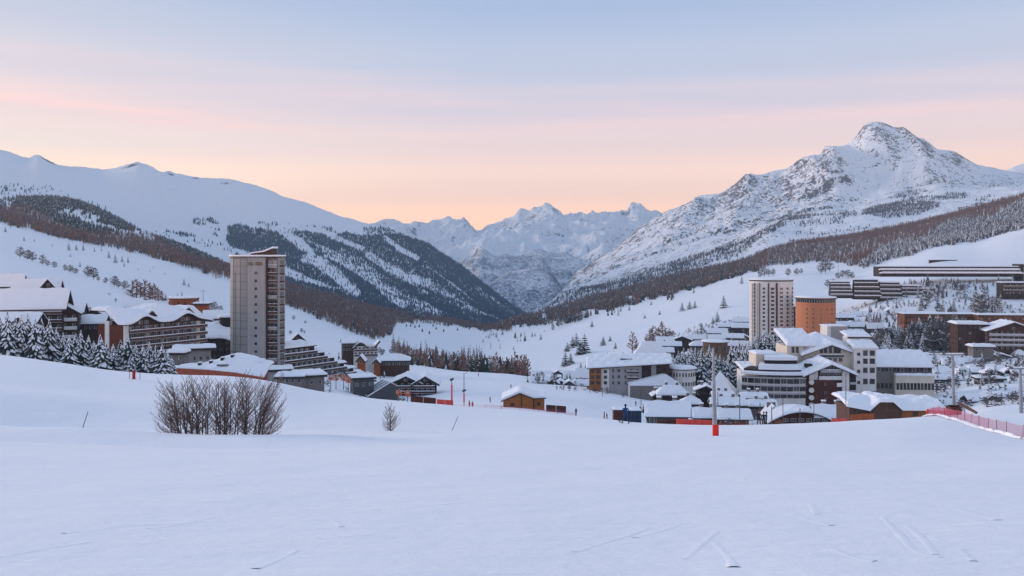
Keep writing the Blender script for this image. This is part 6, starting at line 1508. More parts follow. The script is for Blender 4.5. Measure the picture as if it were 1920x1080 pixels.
# snow laden firs around the right hotels
row = [(1262, 712, 50), (1304, 712, 62), (1316, 706, 56), (1343, 722, 60), (1358, 720, 52), (1386, 690, 60), (1399, 690, 64), (1327, 728, 52), (1268, 722, 56), (1282, 716, 66), (1296, 724, 74), (1310, 726, 70), (1322, 722, 52), (1336, 716, 60), (1350, 712, 50), (1364, 712, 44), (1378, 712, 66), (1392, 708, 72), (1404, 700, 68), (1272, 700, 44), (1330, 700, 56), (1412, 712, 56), (1290, 700, 48), (1372, 690, 48)]
for i, (px, pb, hp) in enumerate(sorted(row)):
    Y = 400+30*((i*5) % 4)/3.0; z = G.h1(px, Y); h = ((HZ-z/Y*FOC)-(pb-hp))*Y/FOC
    place_tree('snowfir', 'snowy_fir', 'tree', ((px-960)/FOC*Y, Y, z-0.3), min(h, 24), 1.15, '%s from left of the tall snowy firs beside the curved hotel wing' % ORD[i], 'tall snowy firs beside the curved hotel wing', rnd)
row = [(1416, 672, 44), (1484, 672, 44), (1494, 668, 40), (1420, 660, 34), (1432, 664, 48), (1444, 668, 50), (1456, 664, 54), (1468, 660, 50), (1478, 662, 40), (1489, 655, 44), (1438, 650, 30), (1462, 650, 34), (1428, 676, 44), (1450, 676, 46), (1472, 676, 46)]
for i, (px, pb, hp) in enumerate(sorted(row)):
    Y = 520+25*((i*5) % 3)/2.0; z = G.h1(px, Y); h = ((HZ-z/Y*FOC)-(pb-hp))*Y/FOC
    place_tree('snowfir', 'snowy_fir', 'tree', ((px-960)/FOC*Y, Y, z-0.3), min(h, 26), 1.1, '%s from left of the snowy firs at the foot of the white tower' % ORD[i], 'snowy firs at the foot of the white tower', rnd)
# frosted woods on the right
WOOD = []
def wood(n, box, Yr, hr, lab, grp, seed, kinds=('frostfir',), name='frosted_tree'):
    r = random.Random(seed)
    for _ in range(n):
        px = r.uniform(box[0], box[1]); Y = r.uniform(*Yr); z = G.h1(px, Y); q = HZ-z/Y*FOC; h = r.uniform(*hr)
        if box[2] < q < box[3]: WOOD.append((-h/Y, px, Y, z, h, r.choice(kinds), lab, grp, r.uniform(0.9, 1.25)))
wood(120, (1640, 1815, 600, 700), (500, 590), (11, 18), 'frosted tree in the wood below the orange brown apartment row', 'frosted trees below the apartment row', 41, ('frostfir', 'snowfir', 'roundtree'))
wood(110, (1648, 1775, 500, 560), (720, 835), (8, 13), 'frosted tree in the wood under the long stepped bar', 'frosted trees under the long stepped bar', 42, ('frostfir', 'roundtree', 'frosted'))
wood(60, (1775, 1900, 500, 545), (770, 838), (6, 9), 'low frosted tree under the right end of the long stepped bar', 'low frosted trees under the bar end', 43, ('frostfir', 'roundtree', 'frosted'))
wood(70, (1725, 1880, 520, 592), (640, 780), (7, 13), 'loose frosted conifer on the slope between bar and apartment row', 'loose frosted conifers on the upper right slope', 44, ('frostfir', 'roundtree', 'pine'))
wood(26, (1825, 1880, 560, 592), (660, 720), (12, 17), 'grey larch in the clump left of the stacked building', 'grey larches left of the stacked building', 45, ('roundtree', 'frostfir'))
wood(46, (1800, 1930, 590, 660), (485, 600), (8, 13), 'frosted tree among the hotels at the right frame edge', 'frosted trees among the right hotels', 46, ('frostfir', 'roundtree'))
wood(60, (1600, 1700, 560, 660), (600, 780), (5, 9), 'small frosted tree among the chalets right of the brick tower', 'small frosted trees right of the brick tower', 47, ('frostfir', 'roundtree'))
wood(40, (1740, 1925, 660, 730), (340, 460), (3, 7), 'small snowy shrub tree between the low houses at right', 'snowy shrub trees between the right houses', 48, ('roundtree', 'frostfir'))
wood(34, (1225, 1330, 620, 670), (540, 700), (4, 8), 'small snowy tree among the dark stacked houses', 'small snowy trees among the stacked houses', 49, ('roundtree', 'frostfir'))
wood(34, (1320, 1410, 590, 660), (560, 800), (4, 8), 'small snowy tree among the chalets left of the white tower', 'small snowy trees left of the white tower', 50, ('roundtree', 'frostfir'))
wood(40, (1300, 1600, 745, 820), (205, 300), (2.0, 4.5), 'snow covered garden shrub in front of the stepped hotel', 'snow covered shrubs in front of the stepped hotel', 51, ('roundtree', 'snowfir'))
wood(30, (990, 1110, 700, 722), (370, 470), (3, 6), 'small garden tree among the low houses beside the piste', 'garden trees beside the piste houses', 52, ('roundtree', 'pine'))
wood(26, (560, 735, 640, 740), (330, 480), (3, 6), 'small garden tree around the terraced hotel', 'garden trees around the terraced hotel', 53, ('roundtree', 'roundtree', 'snowfir'))
WOOD.sort(key=lambda q: q[0]); NW = 240
for _, px, Y, z, h, kd, lab, grp, wd in WOOD[:NW]:
    place_tree(kd, 'frosted_tree', 'tree', ((px-960)/FOC*Y, Y, z-0.2), h, wd, lab, grp, rnd)
_w = np.array([q[1:5] for q in WOOD[NW:]])
forest('frosted_grove', 'smaller frosted trees scattered between the houses and on the right slope', 'frosted', (_w[:, 0]-960)/FOC*_w[:, 1], _w[:, 1], _w[:, 2]-0.2, _w[:, 3], 12)
# snow dusted garden shrubs all over the village
_rg = np.random.default_rng(77); SX = []
for n_, (pa, pb_), (ya, yb), (ha, hb) in ((4200, (1215, 1960), (250, 820), (1.2, 3.8)), (500, (200, 760), (270, 480), (1.0, 2.4)), (350, (990, 1240), (330, 480), (1.0, 2.6)), (1100, (1215, 1600), (200, 320), (0.9, 2.4))):
    SX.append(np.stack([_rg.uniform(pa, pb_, n_), _rg.uniform(ya, yb, n_), _rg.uniform(ha, hb, n_)], 1))
SX = np.concatenate(SX); _cl = fbm((SX[:, 0]-960)/FOC*SX[:, 1]*0.03, SX[:, 1]*0.03, 3) > -0.02; SX = SX[_cl]; _z = G.h(SX[:, 0], SX[:, 1])
TM['shrub'] = ([tmpl_bare(s+200, 16, 0.18, 0.55, 0.02, 'oval', 0.05) for s in range(4)], [M_greytree, M_treesnow, M_bark])
forest('garden_shrubs', 'snow dusted shrubs between the village houses', 'shrub', (SX[:, 0]-960)/FOC*SX[:, 1], SX[:, 1], _z-0.1, SX[:, 2], 13)
# poplars and rust leaved trees
for i, px in enumerate((1629, 1634, 1639, 1645, 1650)):
    Y = 690; z = G.h1(px, Y)
    place_tree('barelarch', 'poplar', 'tree', ((px-960)/FOC*Y, Y, z-0.3), 11.5-0.5*(i % 3), 0.75, '%s from the left of the pale upright poplars' % ORD[i], 'pale upright poplars', rnd)
M_leaf = mat('rust_leaves', (0.75, 0.22, 0.06), (0.5, 0.13, 0.04), scale=2.0)
def leafy(px, pt, pb, Y, lab, seed):
    r = random.Random(seed); k = Y/FOC; h = (pb-pt)*k; root = empty('rust_leaved_tree', P(px, pb, Y), 0, lab, 'tree', 'rust leaved trees below the terraced hotel')
    b = MB(); b.tube((0, 0, -2), (0, 0, h*0.6), 0.14, 0.05)
    for i in range(7): a = r.random()*6.28; b.tube((0, 0, h*0.3+0.08*i*h*0.5), (math.cos(a)*h*0.35, math.sin(a)*h*0.35, h*(0.5+0.06*i)), 0.05, 0.02, 4)
    b.build('trunk', M_bark, root); b = MB(); s = MB()
    for i in range(260):
        a = r.random()*6.28; u = r.uniform(-0.9, 1); q = h*0.42*r.random()**0.4*math.sqrt(1-u*u*0.8); c = Vector((q*math.cos(a), q*math.sin(a), h*0.62+u*h*0.38)); t = 0.22
        m = s if (u > 0.2 and r.random() < 0.35) else b
        m.add([c+Vector((r.uniform(-t, t), r.uniform(-t, t), r.uniform(-t, t))) for _ in range(3)], [(0, 1, 2)])
    b.build('crown', M_leaf, root); s.build('crown_snow', M_treesnow, root)
leafy(620, 704, 716, 262, 'leftmost rust leaved tree beside the stone store', 1); leafy(630, 702, 718, 262, 'second rust leaved tree beside the stone store', 2)
leafy(644, 703, 718, 260, 'third rust leaved tree below the terraced hotel', 3); leafy(653, 706, 722, 260, 'rightmost rust leaved tree below the terraced hotel', 4)
leafy(748, 732, 745, 200, 'rust leaved shrub in front of the double gabled hotel', 5); leafy(764, 733, 745, 200, 'second rust leaved shrub in front of the double gabled hotel', 6)

# ---- the bare multi-stemmed bushes in the foreground
M_twig = mat('bare_twigs', (0.20, 0.125, 0.11), (0.13, 0.085, 0.08), scale=3.0)
def bush(name, label, group, px, py, Y, stems, height, lean, seed, twigs=24, blen=1.0):
    """upright stems; side branches fan up and outwards; lean is the side the bush opens to"""
    r = random.Random(seed); z = G.h1(px, Y); k = Y/FOC
    root = empty(name, ((px-960)*k, Y, z), 0, label, 'bush', group); b = MB(); t = MB()
    for so in stems:
        x0 = so*k; H = height*r.uniform(0.80, 1.0); ln = lean*r.choice((0.1, 0.3, 0.6))+r.uniform(-.10, .10); y0 = r.uniform(-.6, .6)
        pts = [Vector((x0+ln*H*(u**1.4)+0.025*math.sin(9*u+so), y0+r.uniform(-.03, .03), -0.3+(H+0.3)*u)) for u in [i/9 for i in range(10)]]
        b = MB()
        for i in range(9): b.tube(pts[i], pts[i+1], 0.034*(1-i/9.5)+0.005, 0.034*(1-(i+1)/9.5)+0.005, 5, cap=False)
        b.build('stem', M_bark, root)
        for j in range(twigs):
            u = 0.05+0.92*(j+r.random())/twigs; p = pts[int(u*9)].lerp(pts[min(9, int(u*9)+1)], u*9-int(u*9))
            side = r.choice((-1, 1)) if abs(lean) < 0.1 or r.random() < 0.30 else math.copysign(1, lean)
            out = side*lean > 0
            a = r.uniform(-1.1, 1.1); L = H*blen*((0.52 if out else 0.34)*(1-0.5*abs(u-0.25)))*r.uniform(0.65, 1.1)*(1-0.45*u); d = Vector((side*math.cos(a), math.sin(a), (r.uniform(-0.1, 0.75) if abs(lean) > 0.3 else r.uniform(0.15, 0.95))+0.7*u)).normalized()
            q = p; seg = 5; rad = 0.012*(1-u*0.4)
            for s in range(seg):
                d2 = (d+Vector((0, 0, 0.15*s))+Vector((r.uniform(-.08, .08), r.uniform(-.08, .08), 0))).normalized(); q2 = q+d2*(L/seg); t.tube(q, q2, rad*(1-s/seg)+0.003, rad*(1-(s+1)/seg)+0.003, 3, cap=False)
                for w in range(3):
                    e = (d2+Vector((r.uniform(-.6, .6), r.uniform(-.6, .6), r.uniform(0.1, 0.9)))).normalized(); l = L*r.uniform(0.14, 0.30)
                    m = q2+e*l*0.55; t.tube(q2, m, 0.005, 0.004, 3, cap=False); t.tube(m, m+(e+Vector((0, 0, .4))).normalized()*l*0.45, 0.004, 0.0025, 3, cap=False)
                q = q2
    t.build('twigs', M_twig, root)
    return root
YB = 46.0; kb = YB/FOC
grp = 'bare bushes in the foreground clump'
bush('bare_bush', 'leftmost bush of the bare clump, fanning out to the left', grp, 342, 818, YB, (-8, -3, 1, 7), 3.05, -0.6, 1, 34, 1.15)
bush('bare_bush', 'second bush from the left in the bare clump with five stems', grp, 372, 820, YB+0.6, (-12, -8, -4, 2, 8, 14), 3.2, -0.05, 2, 34)
bush('bare_bush', 'thin middle bush of the bare clump', grp, 416, 821, YB, (-12, -7, -1, 4, 8), 3.2, 0.0, 3, 36)
bush('bare_bush', 'fourth bush from the left in the bare clump, tallest', grp, 449, 820, YB+0.3, (-8, -6, 3, 8), 3.25, 0.05, 4, 38)
bush('bare_bush', 'rightmost bush of the bare clump, fanning out to the right', grp, 480, 818, YB, (-8, -1, 4, 6, 11), 3.05, 0.6, 5, 34, 1.15)
bush('bare_bush', 'slender young bush between the second and middle bush', grp, 396, 821, YB+0.9, (-4, 5), 2.9, 0.0, 9, 40)
bush('bare_bush', 'slender young bush between the middle and tallest bush', grp, 431, 821, YB+0.9, (-3, 5), 3.0, 0.0, 10, 40)
bush('bare_bush', 'slender young bush between the tallest and rightmost bush', grp, 463, 821, YB+0.9, (-4, 4), 3.0, 0.0, 11, 40)
bush('bare_bush', 'slender young bush between the leftmost and second bush', grp, 356, 820, YB+0.9, (-3, 3), 2.9, 0.0, 12, 36)
bush('bare_bush', 'low spreading shoots at the left foot of the bare clump', grp, 338, 815, YB+1, (-10, -4), 1.9, -1.6, 6, 26, 1.3)
bush('bare_bush', 'low spreading shoots at the right foot of the bare clump', grp, 492, 818, YB+0.8, (-2, 5), 1.9, 1.7, 7, 26, 1.3)
bush('bare_bush', 'small lone bare bush in the middle of the white slope', None, 729, 808, G.hit(729, 808, 40, 90), (-2, 1, 3), 1.85, 0.02, 8, 22, 1.35)

# ================================================================== poles, pylons, nets, people
def ground_at(px, Y): return Vector(((px-960)/FOC*Y, Y, G.h1(px, Y)))
# slanting marker sticks in the snow
def stick(px, py, hpx, dx, lab):
    Y = G.hit(px, py, 30, 95); p = ground_at(px, Y); k = Y/FOC; b = MB(); b.tube((0, 0, -0.2), (dx*k, 0, hpx*k), 0.022, 0.018, 6)
    o = b.build('marker_stick', M_dwood); o.location = p; tag(o, lab, 'stick')
stick(153, 802, 30, 12, 'thin wooden stick leaning right in the snow left of the bushes')
stick(845, 808, 27, 14, 'thin wooden stick leaning right in the snow beyond the lone bush')
# piste light pole with the red padding
Yp = G.hit(1341, 817, 40, 80); kp = Yp/FOC
lp = empty('piste_pole', ground_at(1341, Yp), 0, 'tall grey pole with bright red padding at its foot', 'pole')
b = MB(); b.tube((0, 0, -0.5), (-4*kp, 0, 166*kp), 0.16, 0.055, 12); b.build('pole', M_metal, lp)
b = MB(); b.lathe([(0.165, -0.1), (0.165, 21*kp), (0.10, 21.6*kp)], 0, 0, 16); b.box(-0.17, 0.17, -0.175, -0.1, -0.1, 20.4*kp); b.build('padding', M_pad, lp)
b = MB(); b.box(-0.32, 0.05, -0.05, 0.05, 164*kp, 166.5*kp); b.build('lamp_head', M_dmetal, lp)
def pylon(px, pb, pt, Y, lab, arm=True, lean=0):
    k = Y/FOC; root = empty('lift_pylon', P(px, pb, Y), 0, lab, 'pylon'); H = (pb-pt)*k
    b = MB(); b.tube((0, 0, -4), (lean*k, 0, H), 0.36, 0.24, 14); b.build('mast', M_metal, root)
    if arm:
        b = MB(); b.box(lean*k-2.2, lean*k+2.2, -0.18, 0.18, H-0.25, H+0.05); b.build('crossarm', M_metal, root)
        for s in (-1, 1):
            b = MB()
            for j in range(4): b.tube((lean*k+s*2.0, -0.9+j*0.6, H+0.18), (lean*k+s*2.0+0.12, -0.9+j*0.6, H+0.18), 0.2, n=10)
            b.build('wheel_train', M_dmetal, root)
        b = MB(); b.box(lean*k-2.2, lean*k+2.2, -0.2, 0.2, H+0.053, H+0.2); b.build('crossarm_snow', M_snow_roof, root)
    b = MB()
    for j in range(int(H/0.6)): b.box(0.34, 0.50, -0.2, 0.2, 0.3+j*0.6, 0.34+j*0.6)
    b.build('ladder', M_dmetal, root)
    return root
pylon(1790, 776, 664, 160, 'nearer steel lift pylon rising behind the end of the wooden barn', True, -4)
pylon(1916, 776, 690, 150, 'steel lift pylon at the right frame edge', True, -3)
b = MB(); b.lathe([(1.3, -0.5), (1.3, 1.6), (1.1, 1.75)], 0, 0, 14); o = b.build('pylon_mat', M_redbrown); o.location = P(1788, 779, 158); tag(o, 'dark red crash mat wrapped round the foot of the nearer lift pylon', 'crash mat')
def post(px, pt, pb, Y, r, lab, name='lamp_post', cat='lamp post', top='lamp', m=None):
    k = Y/FOC; root = empty(name, P(px, pb, Y), 0, lab, cat); H = (pb-pt)*k
    b = MB(); b.tube((0, 0, -3), (0, 0, H), r, r*0.7, 8); b.build('pole', m or M_dmetal, root)
    if top == 'lamp': b = MB(); b.tube((0, 0, H), (0.8, 0, H+0.15), 0.06, n=6); b.box(0.7, 1.3, -0.15, 0.15, H+0.05, H+0.2); b.build('lamp_head', M_dmetal, root)
    if top == 'cross': b = MB(); b.box(-1.6, 1.6, -0.08, 0.08, H-0.3, H-0.1); b.build('crossarm', M_dmetal, root)
    if top == 'gun': b = MB(); b.tube((-0.2, -0.3, H), (0.3, 0.3, H+0.15), 0.3, 0.25, 12); b.build('fan', M_dmetal, root); b = MB(); b.tube((0, 0, -0.2), (0, 0, H*0.75), r*2.2, r*2.2, 10); b.build('padding', M_pink, root)
post(381, 545, 562, 520, 0.15, 'utility pole with crossarm on the snow slope left of the tower', 'utility_pole', 'pole', 'cross')
post(847, 712, 750, 190, 0.10, 'snow gun mast with pink padding left of the piste cabin', 'snow_gun', 'snow gun', 'gun')
post(870, 700, 718, 330, 0.14, 'dark lamp post on the flat piste above the snow guns', top='lamp')
post(870, 733, 753, 200, 0.09, 'snow gun mast with a dark head beside the red netting', 'snow_gun', 'snow gun', 'gun')
for px, pt, pb, Y, lab in ((1202, 728, 775, 180, 'thin dark pole at the right edge of the flat piste'), (1387, 740, 795, 130, 'thin grey pole right of the padded pole'), (1425, 755, 797, 120, 'dark thick post beside the bar terrace'), (1447, 762, 797, 118, 'second dark post beside the bar terrace'),
                           (1468, 748, 796, 150, 'slim grey post in front of the arched hall'), (1526, 758, 794, 150, 'slim grey post at the right end of the arched hall'), (1586, 700, 790, 170, 'tall slim post in front of the brown hotel front'), (1296, 765, 790, 150, 'short dark post at the red crash mats'),
                           (1716, 640, 655, 480, 'thin pole above the arcaded wing'), (713, 680, 700, 340, 'thin pole on the snow right of the terraced hotel'), (1572, 492, 508, 900, 'thin pole on the snow behind the brick tower'), (1500, 765, 793, 140, 'slim dark post in front of the arched hall middle'),
                           (1130, 726, 750, 320, 'slim pole on the flat piste below the long lodge'), (1346, 735, 760, 230, 'slim grey pole behind the padded pole')):
    post(px, pt, pb, Y, 0.08 if Y < 200 else 0.12, lab, 'thin_pole', 'pole', '')
# netting: posts and a see-through mesh of cords
def net(label, pts, Ym, hpx, mcord, mpost, name='safety_net', step=0.12, posts=True, group=None):
    """pts: (px, py foot, Y); a real net of thin cords between posts"""
    root = empty(name, P(*[pts[0][0], pts[0][1], pts[0][2]]), 0, label, 'net', group); o0 = root.location
    V = [P(a, q, Y)-o0 for a, q, Y in pts]; H = hpx; b = MB(); c = MB()
    for i, v in enumerate(V):
        if posts: pb_ = MB(); pb_.tube(v+Vector((0, 0, -0.4)), v+Vector((0.04*((i*7) % 5-2), 0, H*1.06)), 0.022, 0.018, 6); pb_.build('post', mpost, root)
        if i+1 < len(V):
            w = V[i+1]; n = max(2, int((w-v).length/step)); sag = 0.06
            for j in range(n):
                t0, t1 = j/n, (j+1)/n; p0 = v.lerp(w, t0); p1 = v.lerp(w, t1)
                hh0 = H-sag*math.sin(math.pi*t0); hh1 = H-sag*math.sin(math.pi*t1)
                c.tube(p0+Vector((0, 0, hh0)), p1+Vector((0, 0, hh1)), 0.012, n=3, cap=False)
                c.tube(p0, p0+Vector((0, 0, hh0)), 0.007, n=3, cap=False)
                for q in range(1, 10): c.tube(p0+Vector((0, 0, hh0*q/10)), p1+Vector((0, 0, hh1*q/10)), 0.007, n=3, cap=False)
    c.build('netting', mcord, root); return root
fx = [(1741, 789, 100), (1750, 791, 96), (1760, 794, 92), (1771, 797, 88), (1782, 801, 84), (1796, 804, 80), (1809, 807, 77), (1821, 809, 74.5), (1836, 813, 72), (1853, 817, 69), (1870, 815, 67), (1887, 819, 65), (1917, 824, 62), (1950, 829, 60)]
net('pink see-through safety net on leaning posts along the right edge of the piste', [(a, HZ-G.h1(a, Y)/Y*FOC, Y) for a, q, Y in fx], 0, 0.98, M_pink, M_redbrown)
# a churned snow bank under the net
bk = MB(); N = 60
rb = random.Random(3)
for i in range(N+1):
    a = 1735+(1960-1735)*i/N; Y = float(np.interp(a, [q[0] for q in fx], [q[2] for q in fx])); c = ground_at(a, Y-0.3)
    for j, (dy, hz_) in enumerate(((-1.3, -0.08), (-0.7, 0.10), (-0.2, 0.20), (0.35, 0.16), (0.9, -0.08))):
        bk.v.append((c.x+rb.uniform(-.1, .1), c.y+dy+rb.uniform(-.1, .1), c.z+hz_+(rb.uniform(-.05, .09) if 0 < j < 4 else 0)))
for i in range(N):
    for j in range(4): q = i*5+j; bk.f.append((q, q+5, q+6, q+1)); bk.m.append(0)
o = bk.build('snow_bank', M_snow, None, True); tag(o, None, None, None, 'structure')
def mat_row(label, a0, a1, t0, t1, q0, q1, Y, m, name='crash_mat'):
    root = empty(name, P(a0, q0, Y), 0, label, 'crash mat'); o0 = root.location; n = max(2, int((a1-a0)*Y/FOC/2.0))
    for i in range(n):
        u0, u1 = i/n, (i+0.97)/n; A, B_ = P(a0+(a1-a0)*u0, q0+(q1-q0)*u0, Y)-o0, P(a0+(a1-a0)*u1, q0+(q1-q0)*u1, Y)-o0; h0 = (q0-t0)*Y/FOC; h1 = (q1-t1)*Y/FOC
        b = MB(); z0, z1 = h0+(h1-h0)*u0, h0+(h1-h0)*u1
        b.add([A+Vector((0, 0, -1)), B_+Vector((0, 0, -1)), B_+Vector((0, .3, -1)), A+Vector((0, .3, -1)), A+Vector((0, 0.05, z0)), B_+Vector((0, 0.05, z1)), B_+Vector((0, .25, z1)), A+Vector((0, .25, z0))], [(0, 3, 2, 1), (4, 5, 6, 7), (0, 1, 5, 4), (1, 2, 6, 5), (2, 3, 7, 6), (3, 0, 4, 7)])
        b.build('mat_section', m, root)
mat_row('row of bright red crash mats left of the padded pole', 1269, 1337, 786, 789, 797, 800, 96, M_net)
mat_row('dark red crash mats in front of the grey shed', 1232, 1268, 789, 788, 796, 798, 97, M_redbrown)
mat_row('red orange netting panels leaning on the end of the barn', 1738, 1775, 768, 771, 786, 786, 150, M_net)
mat_row('orange fence boards along the front of the barn', 1596, 1640, 778, 776, 792, 790, 160, M_orange)
mat_row('small red mats in front of the brown hotel', 1560, 1588, 786, 785, 794, 793, 130, M_net)
mat_row('red orange mats below the double gabled hotel', 770, 818, 742, 747, 748, 752, 150, M_redbrown)
mat_row('faint red mats along the piste right of the double gabled hotel', 819, 850, 749, 751, 752, 755, 150, M_net)
fn_ = [(822, 752, 150), (850, 755, 150), (880, 757, 150), (910, 759, 150), (940, 762, 150), (975, 765, 150), (1010, 766, 150), (1045, 770, 150), (1080, 773, 150)]
net('low rope fence running across the snow in front of the piste cabin', [(a, HZ-G.h1(a, 150)/150*FOC, 150) for a, q, Y in fn_], 0, 0.7, M_pink, M_dmetal, 'rope_fence', 1.2)
mat_row('dark banner rail right of the piste cabin', 1024, 1062, 759, 762, 763, 766, 190, M_redbrown, 'banner_rail')
# wooden stairs rail with red and white boards on the right bank
b = MB(); b.add([P(1797, 752, 155), P(1833, 772, 150), P(1833, 778, 150), P(1797, 759, 155), P(1797, 752, 156), P(1833, 772, 151), P(1833, 778, 151), P(1797, 759, 156)], [(0, 1, 2, 3), (7, 6, 5, 4), (0, 4, 5, 1), (3, 2, 6, 7), (0, 3, 7, 4), (1, 5, 6, 2)])
o = b.build('slope_barrier', M_rail); tag(o, 'dark slanting barrier board on the bank right of the nearer pylon', 'barrier')
# dark container behind the skier
ct = empty('storage_container', P(1175, 784, 135), 0, 'dark blue and brown storage containers with patchy snow behind the skier', 'container'); k = 135/FOC
bx(ct, 'blue_box', mat('dark_blue_steel', (0.03, 0.055, 0.10), (0.02, 0.04, 0.07), scale=1.0), -0.2, 2.3, 0, 2, -1.5, 1.15); bx(ct, 'brown_box', M_redbrown, -2.0, -0.21, 0.1, 2, -1.5, 1.3)
snow_field(ct, -2.1, 2.4, -0.1, 2.1, lambda x, y: 1.31-0.12*(x > -0.2), 0.18, 12, 5, seed=1)
for i in range(4): bx(ct, 'rib', M_dmetal, 0.1+i*0.6, 0.16+i*0.6, -0.06, -0.003, -1.2, 1.1)

# ---- people
def skin_mat(): return mat('skin', (0.5, 0.32, 0.25), (0.45, 0.28, 0.22), scale=5.0)
M_skin = skin_mat()
def skinned(name, joints, bones, mats_, parent=None):
    me = bpy.data.meshes.new(name); names = list(joints); me.from_pydata([joints[n][0] for n in names], [(names.index(a), names.index(c)) for a, c in bones], []); me.update()
    o = bpy.data.objects.new(name, me); COL.objects.link(o)
    md = o.modifiers.new('skin', 'SKIN')
    for i, n in enumerate(names):
        sv = me.skin_vertices[0].data[i]; r = joints[n][1]; sv.radius = (r, r) if not isinstance(r, tuple) else r; sv.use_root = (i == 0)
    o.modifiers.new('sub', 'SUBSURF').levels = 2; o.modifiers['sub'].render_levels = 2
    me.materials.append(mats_)
    if parent is not None: o.parent = parent
    return o
def person(loc, h, rz, suit, hat, label, pose='ski', group=None):
    """one continuous body; hat and trousers are clothing children"""
    root = empty('person', loc, rz, label, 'person', group); s = h/1.75
    kn = 0.10 if pose == 'ski' else 0.0; st = 0.20 if pose == 'ski' else 0.09
    J = {'pelvis': ((0, 0.02, 0.92), (0.155, 0.12)), 'chest': ((0, -0.06 if kn else 0, 1.25), (0.19, 0.125)), 'neck': ((0, -0.10 if kn else 0, 1.48), 0.065), 'head': ((0, -0.12 if kn else -0.01, 1.60), (0.092, 0.105)), 'crown': ((0, -0.11 if kn else 0, 1.70), 0.07)}
    for sg, S in ((-1, 'l'), (1, 'r')):
        J['hip'+S] = ((sg*0.10, 0.02, 0.88), 0.10); J['knee'+S] = ((sg*(0.10+st*0.4), -kn, 0.50), 0.072); J['ankle'+S] = ((sg*(0.10+st), 0.03, 0.10), 0.055); J['toe'+S] = ((sg*(0.11+st), -0.15, 0.05), 0.05)
        J['shoulder'+S] = ((sg*0.19, -0.06 if kn else 0, 1.40), 0.075); J['elbow'+S] = ((sg*(0.34 if kn else 0.25), -0.02, 1.16), 0.052); J['wrist'+S] = ((sg*(0.38 if kn else 0.27), -0.22 if kn else -0.05, 0.98 if kn else 0.93), 0.04); J['hand'+S] = ((sg*(0.39 if kn else 0.27), -0.28 if kn else -0.07, 0.93 if kn else 0.84), 0.045)
    Bn = [('pelvis', 'chest'), ('chest', 'neck'), ('neck', 'head'), ('head', 'crown')]
    for S in 'lr': Bn += [('pelvis', 'hip'+S), ('hip'+S, 'knee'+S), ('knee'+S, 'ankle'+S), ('ankle'+S, 'toe'+S), ('chest', 'shoulder'+S), ('shoulder'+S, 'elbow'+S), ('elbow'+S, 'wrist'+S), ('wrist'+S, 'hand'+S)]
    J = {n: (tuple(c*s for c in p), (r*s if not isinstance(r, tuple) else tuple(q*s for q in r))) for n, (p, r) in J.items()}
    skinned('body', J, Bn, suit, root)
    b = MB(); hx = J['crown'][0]; b.lathe([(0.118*s, -0.05*s), (0.122*s, 0.0), (0.10*s, 0.07*s), (0.05*s, 0.11*s), (0.005, 0.12*s)], hx[0], hx[1], 12); hobj = b.build('hat', hat, root, True); hobj.location = (0, 0, hx[2]-0.02*s)
    b = MB(); b.lathe([(0.06*s, -0.09*s), (0.085*s, -0.03*s), (0.09*s, 0.02*s), (0.07*s, 0.05*s)], J['head'][0][0], J['head'][0][1]-0.035*s, 10); f = b.build('face', M_skin, root, True); f.location = (0, 0, J['head'][0][2])
    return root
M_blue = mat('blue_jacket', (0.02, 0.06, 0.16), (0.015, 0.04, 0.10), scale=4.0); M_black = mat('black_clothing', (0.02, 0.02, 0.025), (0.03, 0.03, 0.035), scale=4.0); M_redj = mat('red_jacket', (0.4, 0.03, 0.03), (0.3, 0.02, 0.02), scale=4.0)
Ysk = G.hit(1173, 794, 60, 110)
psk = ground_at(1173, Ysk)+Vector((0, 0, 0.03))
person(psk, 1.72, math.radians(180), M_blue, M_black, 'skier in a dark blue suit standing with skis apart on the piste edge')
for sg, lb_ in ((-1, 'left ski under the skier in dark blue'), (1, 'right ski under the skier in dark blue')):
    b = MB(); b.prism([(-0.85, 0.0), (0.75, 0.0), (0.92, 0.10), (0.90, 0.13), (0.74, 0.03), (-0.85, 0.03)], -0.045, 0.045, 'y'); o = b.build('ski', M_black); o.location = psk+Vector((sg*0.32, 0.1, 0.0)); o.rotation_euler = (0, 0, math.radians(90-sg*14)); tag(o, lb_, 'ski')
for sg, lb_ in ((-1, 'left ski pole held by the skier in dark blue'), (1, 'right ski pole held by the skier in dark blue')):
    b = MB(); b.tube((0, 0, 0.0), (-sg*0.14, 0.05, 1.02), 0.012, 0.012, 6); b.tube((0, 0, 0.06), (0, 0, 0.075), 0.045, n=8); o = b.build('ski_pole', M_black); o.location = psk+Vector((sg*0.55, 0.25, -0.02)); tag(o, lb_, 'ski pole')
ppl = [(1080, 774, 190, 1.75, M_black, 'person in black standing beside the rope fence right of the cabin'), (1138, 766, 220, 1.7, M_black, 'person in black alone beyond the rope fence'), (1133, 779, 150, 1.7, M_redj, 'person in red and dark clothes left of the containers'),
       (1192, 742, 300, 1.75, M_black, 'dark distant person on the flat piste below the long lodge'), (1106, 732, 330, 1.75, M_black, 'dark distant person below the wood front of the lodge'), (919, 748, 240, 1.7, M_black, 'dark person left of the piste cabin'),
       (897, 712, 420, 1.75, M_black, 'tiny dark person high on the flat piste'), (880, 755, 160, 1.5, M_redj, 'small person in red beside the rope fence'), (886, 756, 160, 1.3, M_redj, 'child in red next to the small person in red'),
       (958, 733, 330, 1.7, M_black, 'tiny dark person above the piste cabin'), (1423, 797, 95, 1.7, M_black, 'person in black in front of the bar terrace'), (1437, 797, 97, 1.7, M_blue, 'person in blue in front of the bar terrace'), (1432, 798, 96, 1.6, M_black, 'person in black between two others at the bar terrace')]
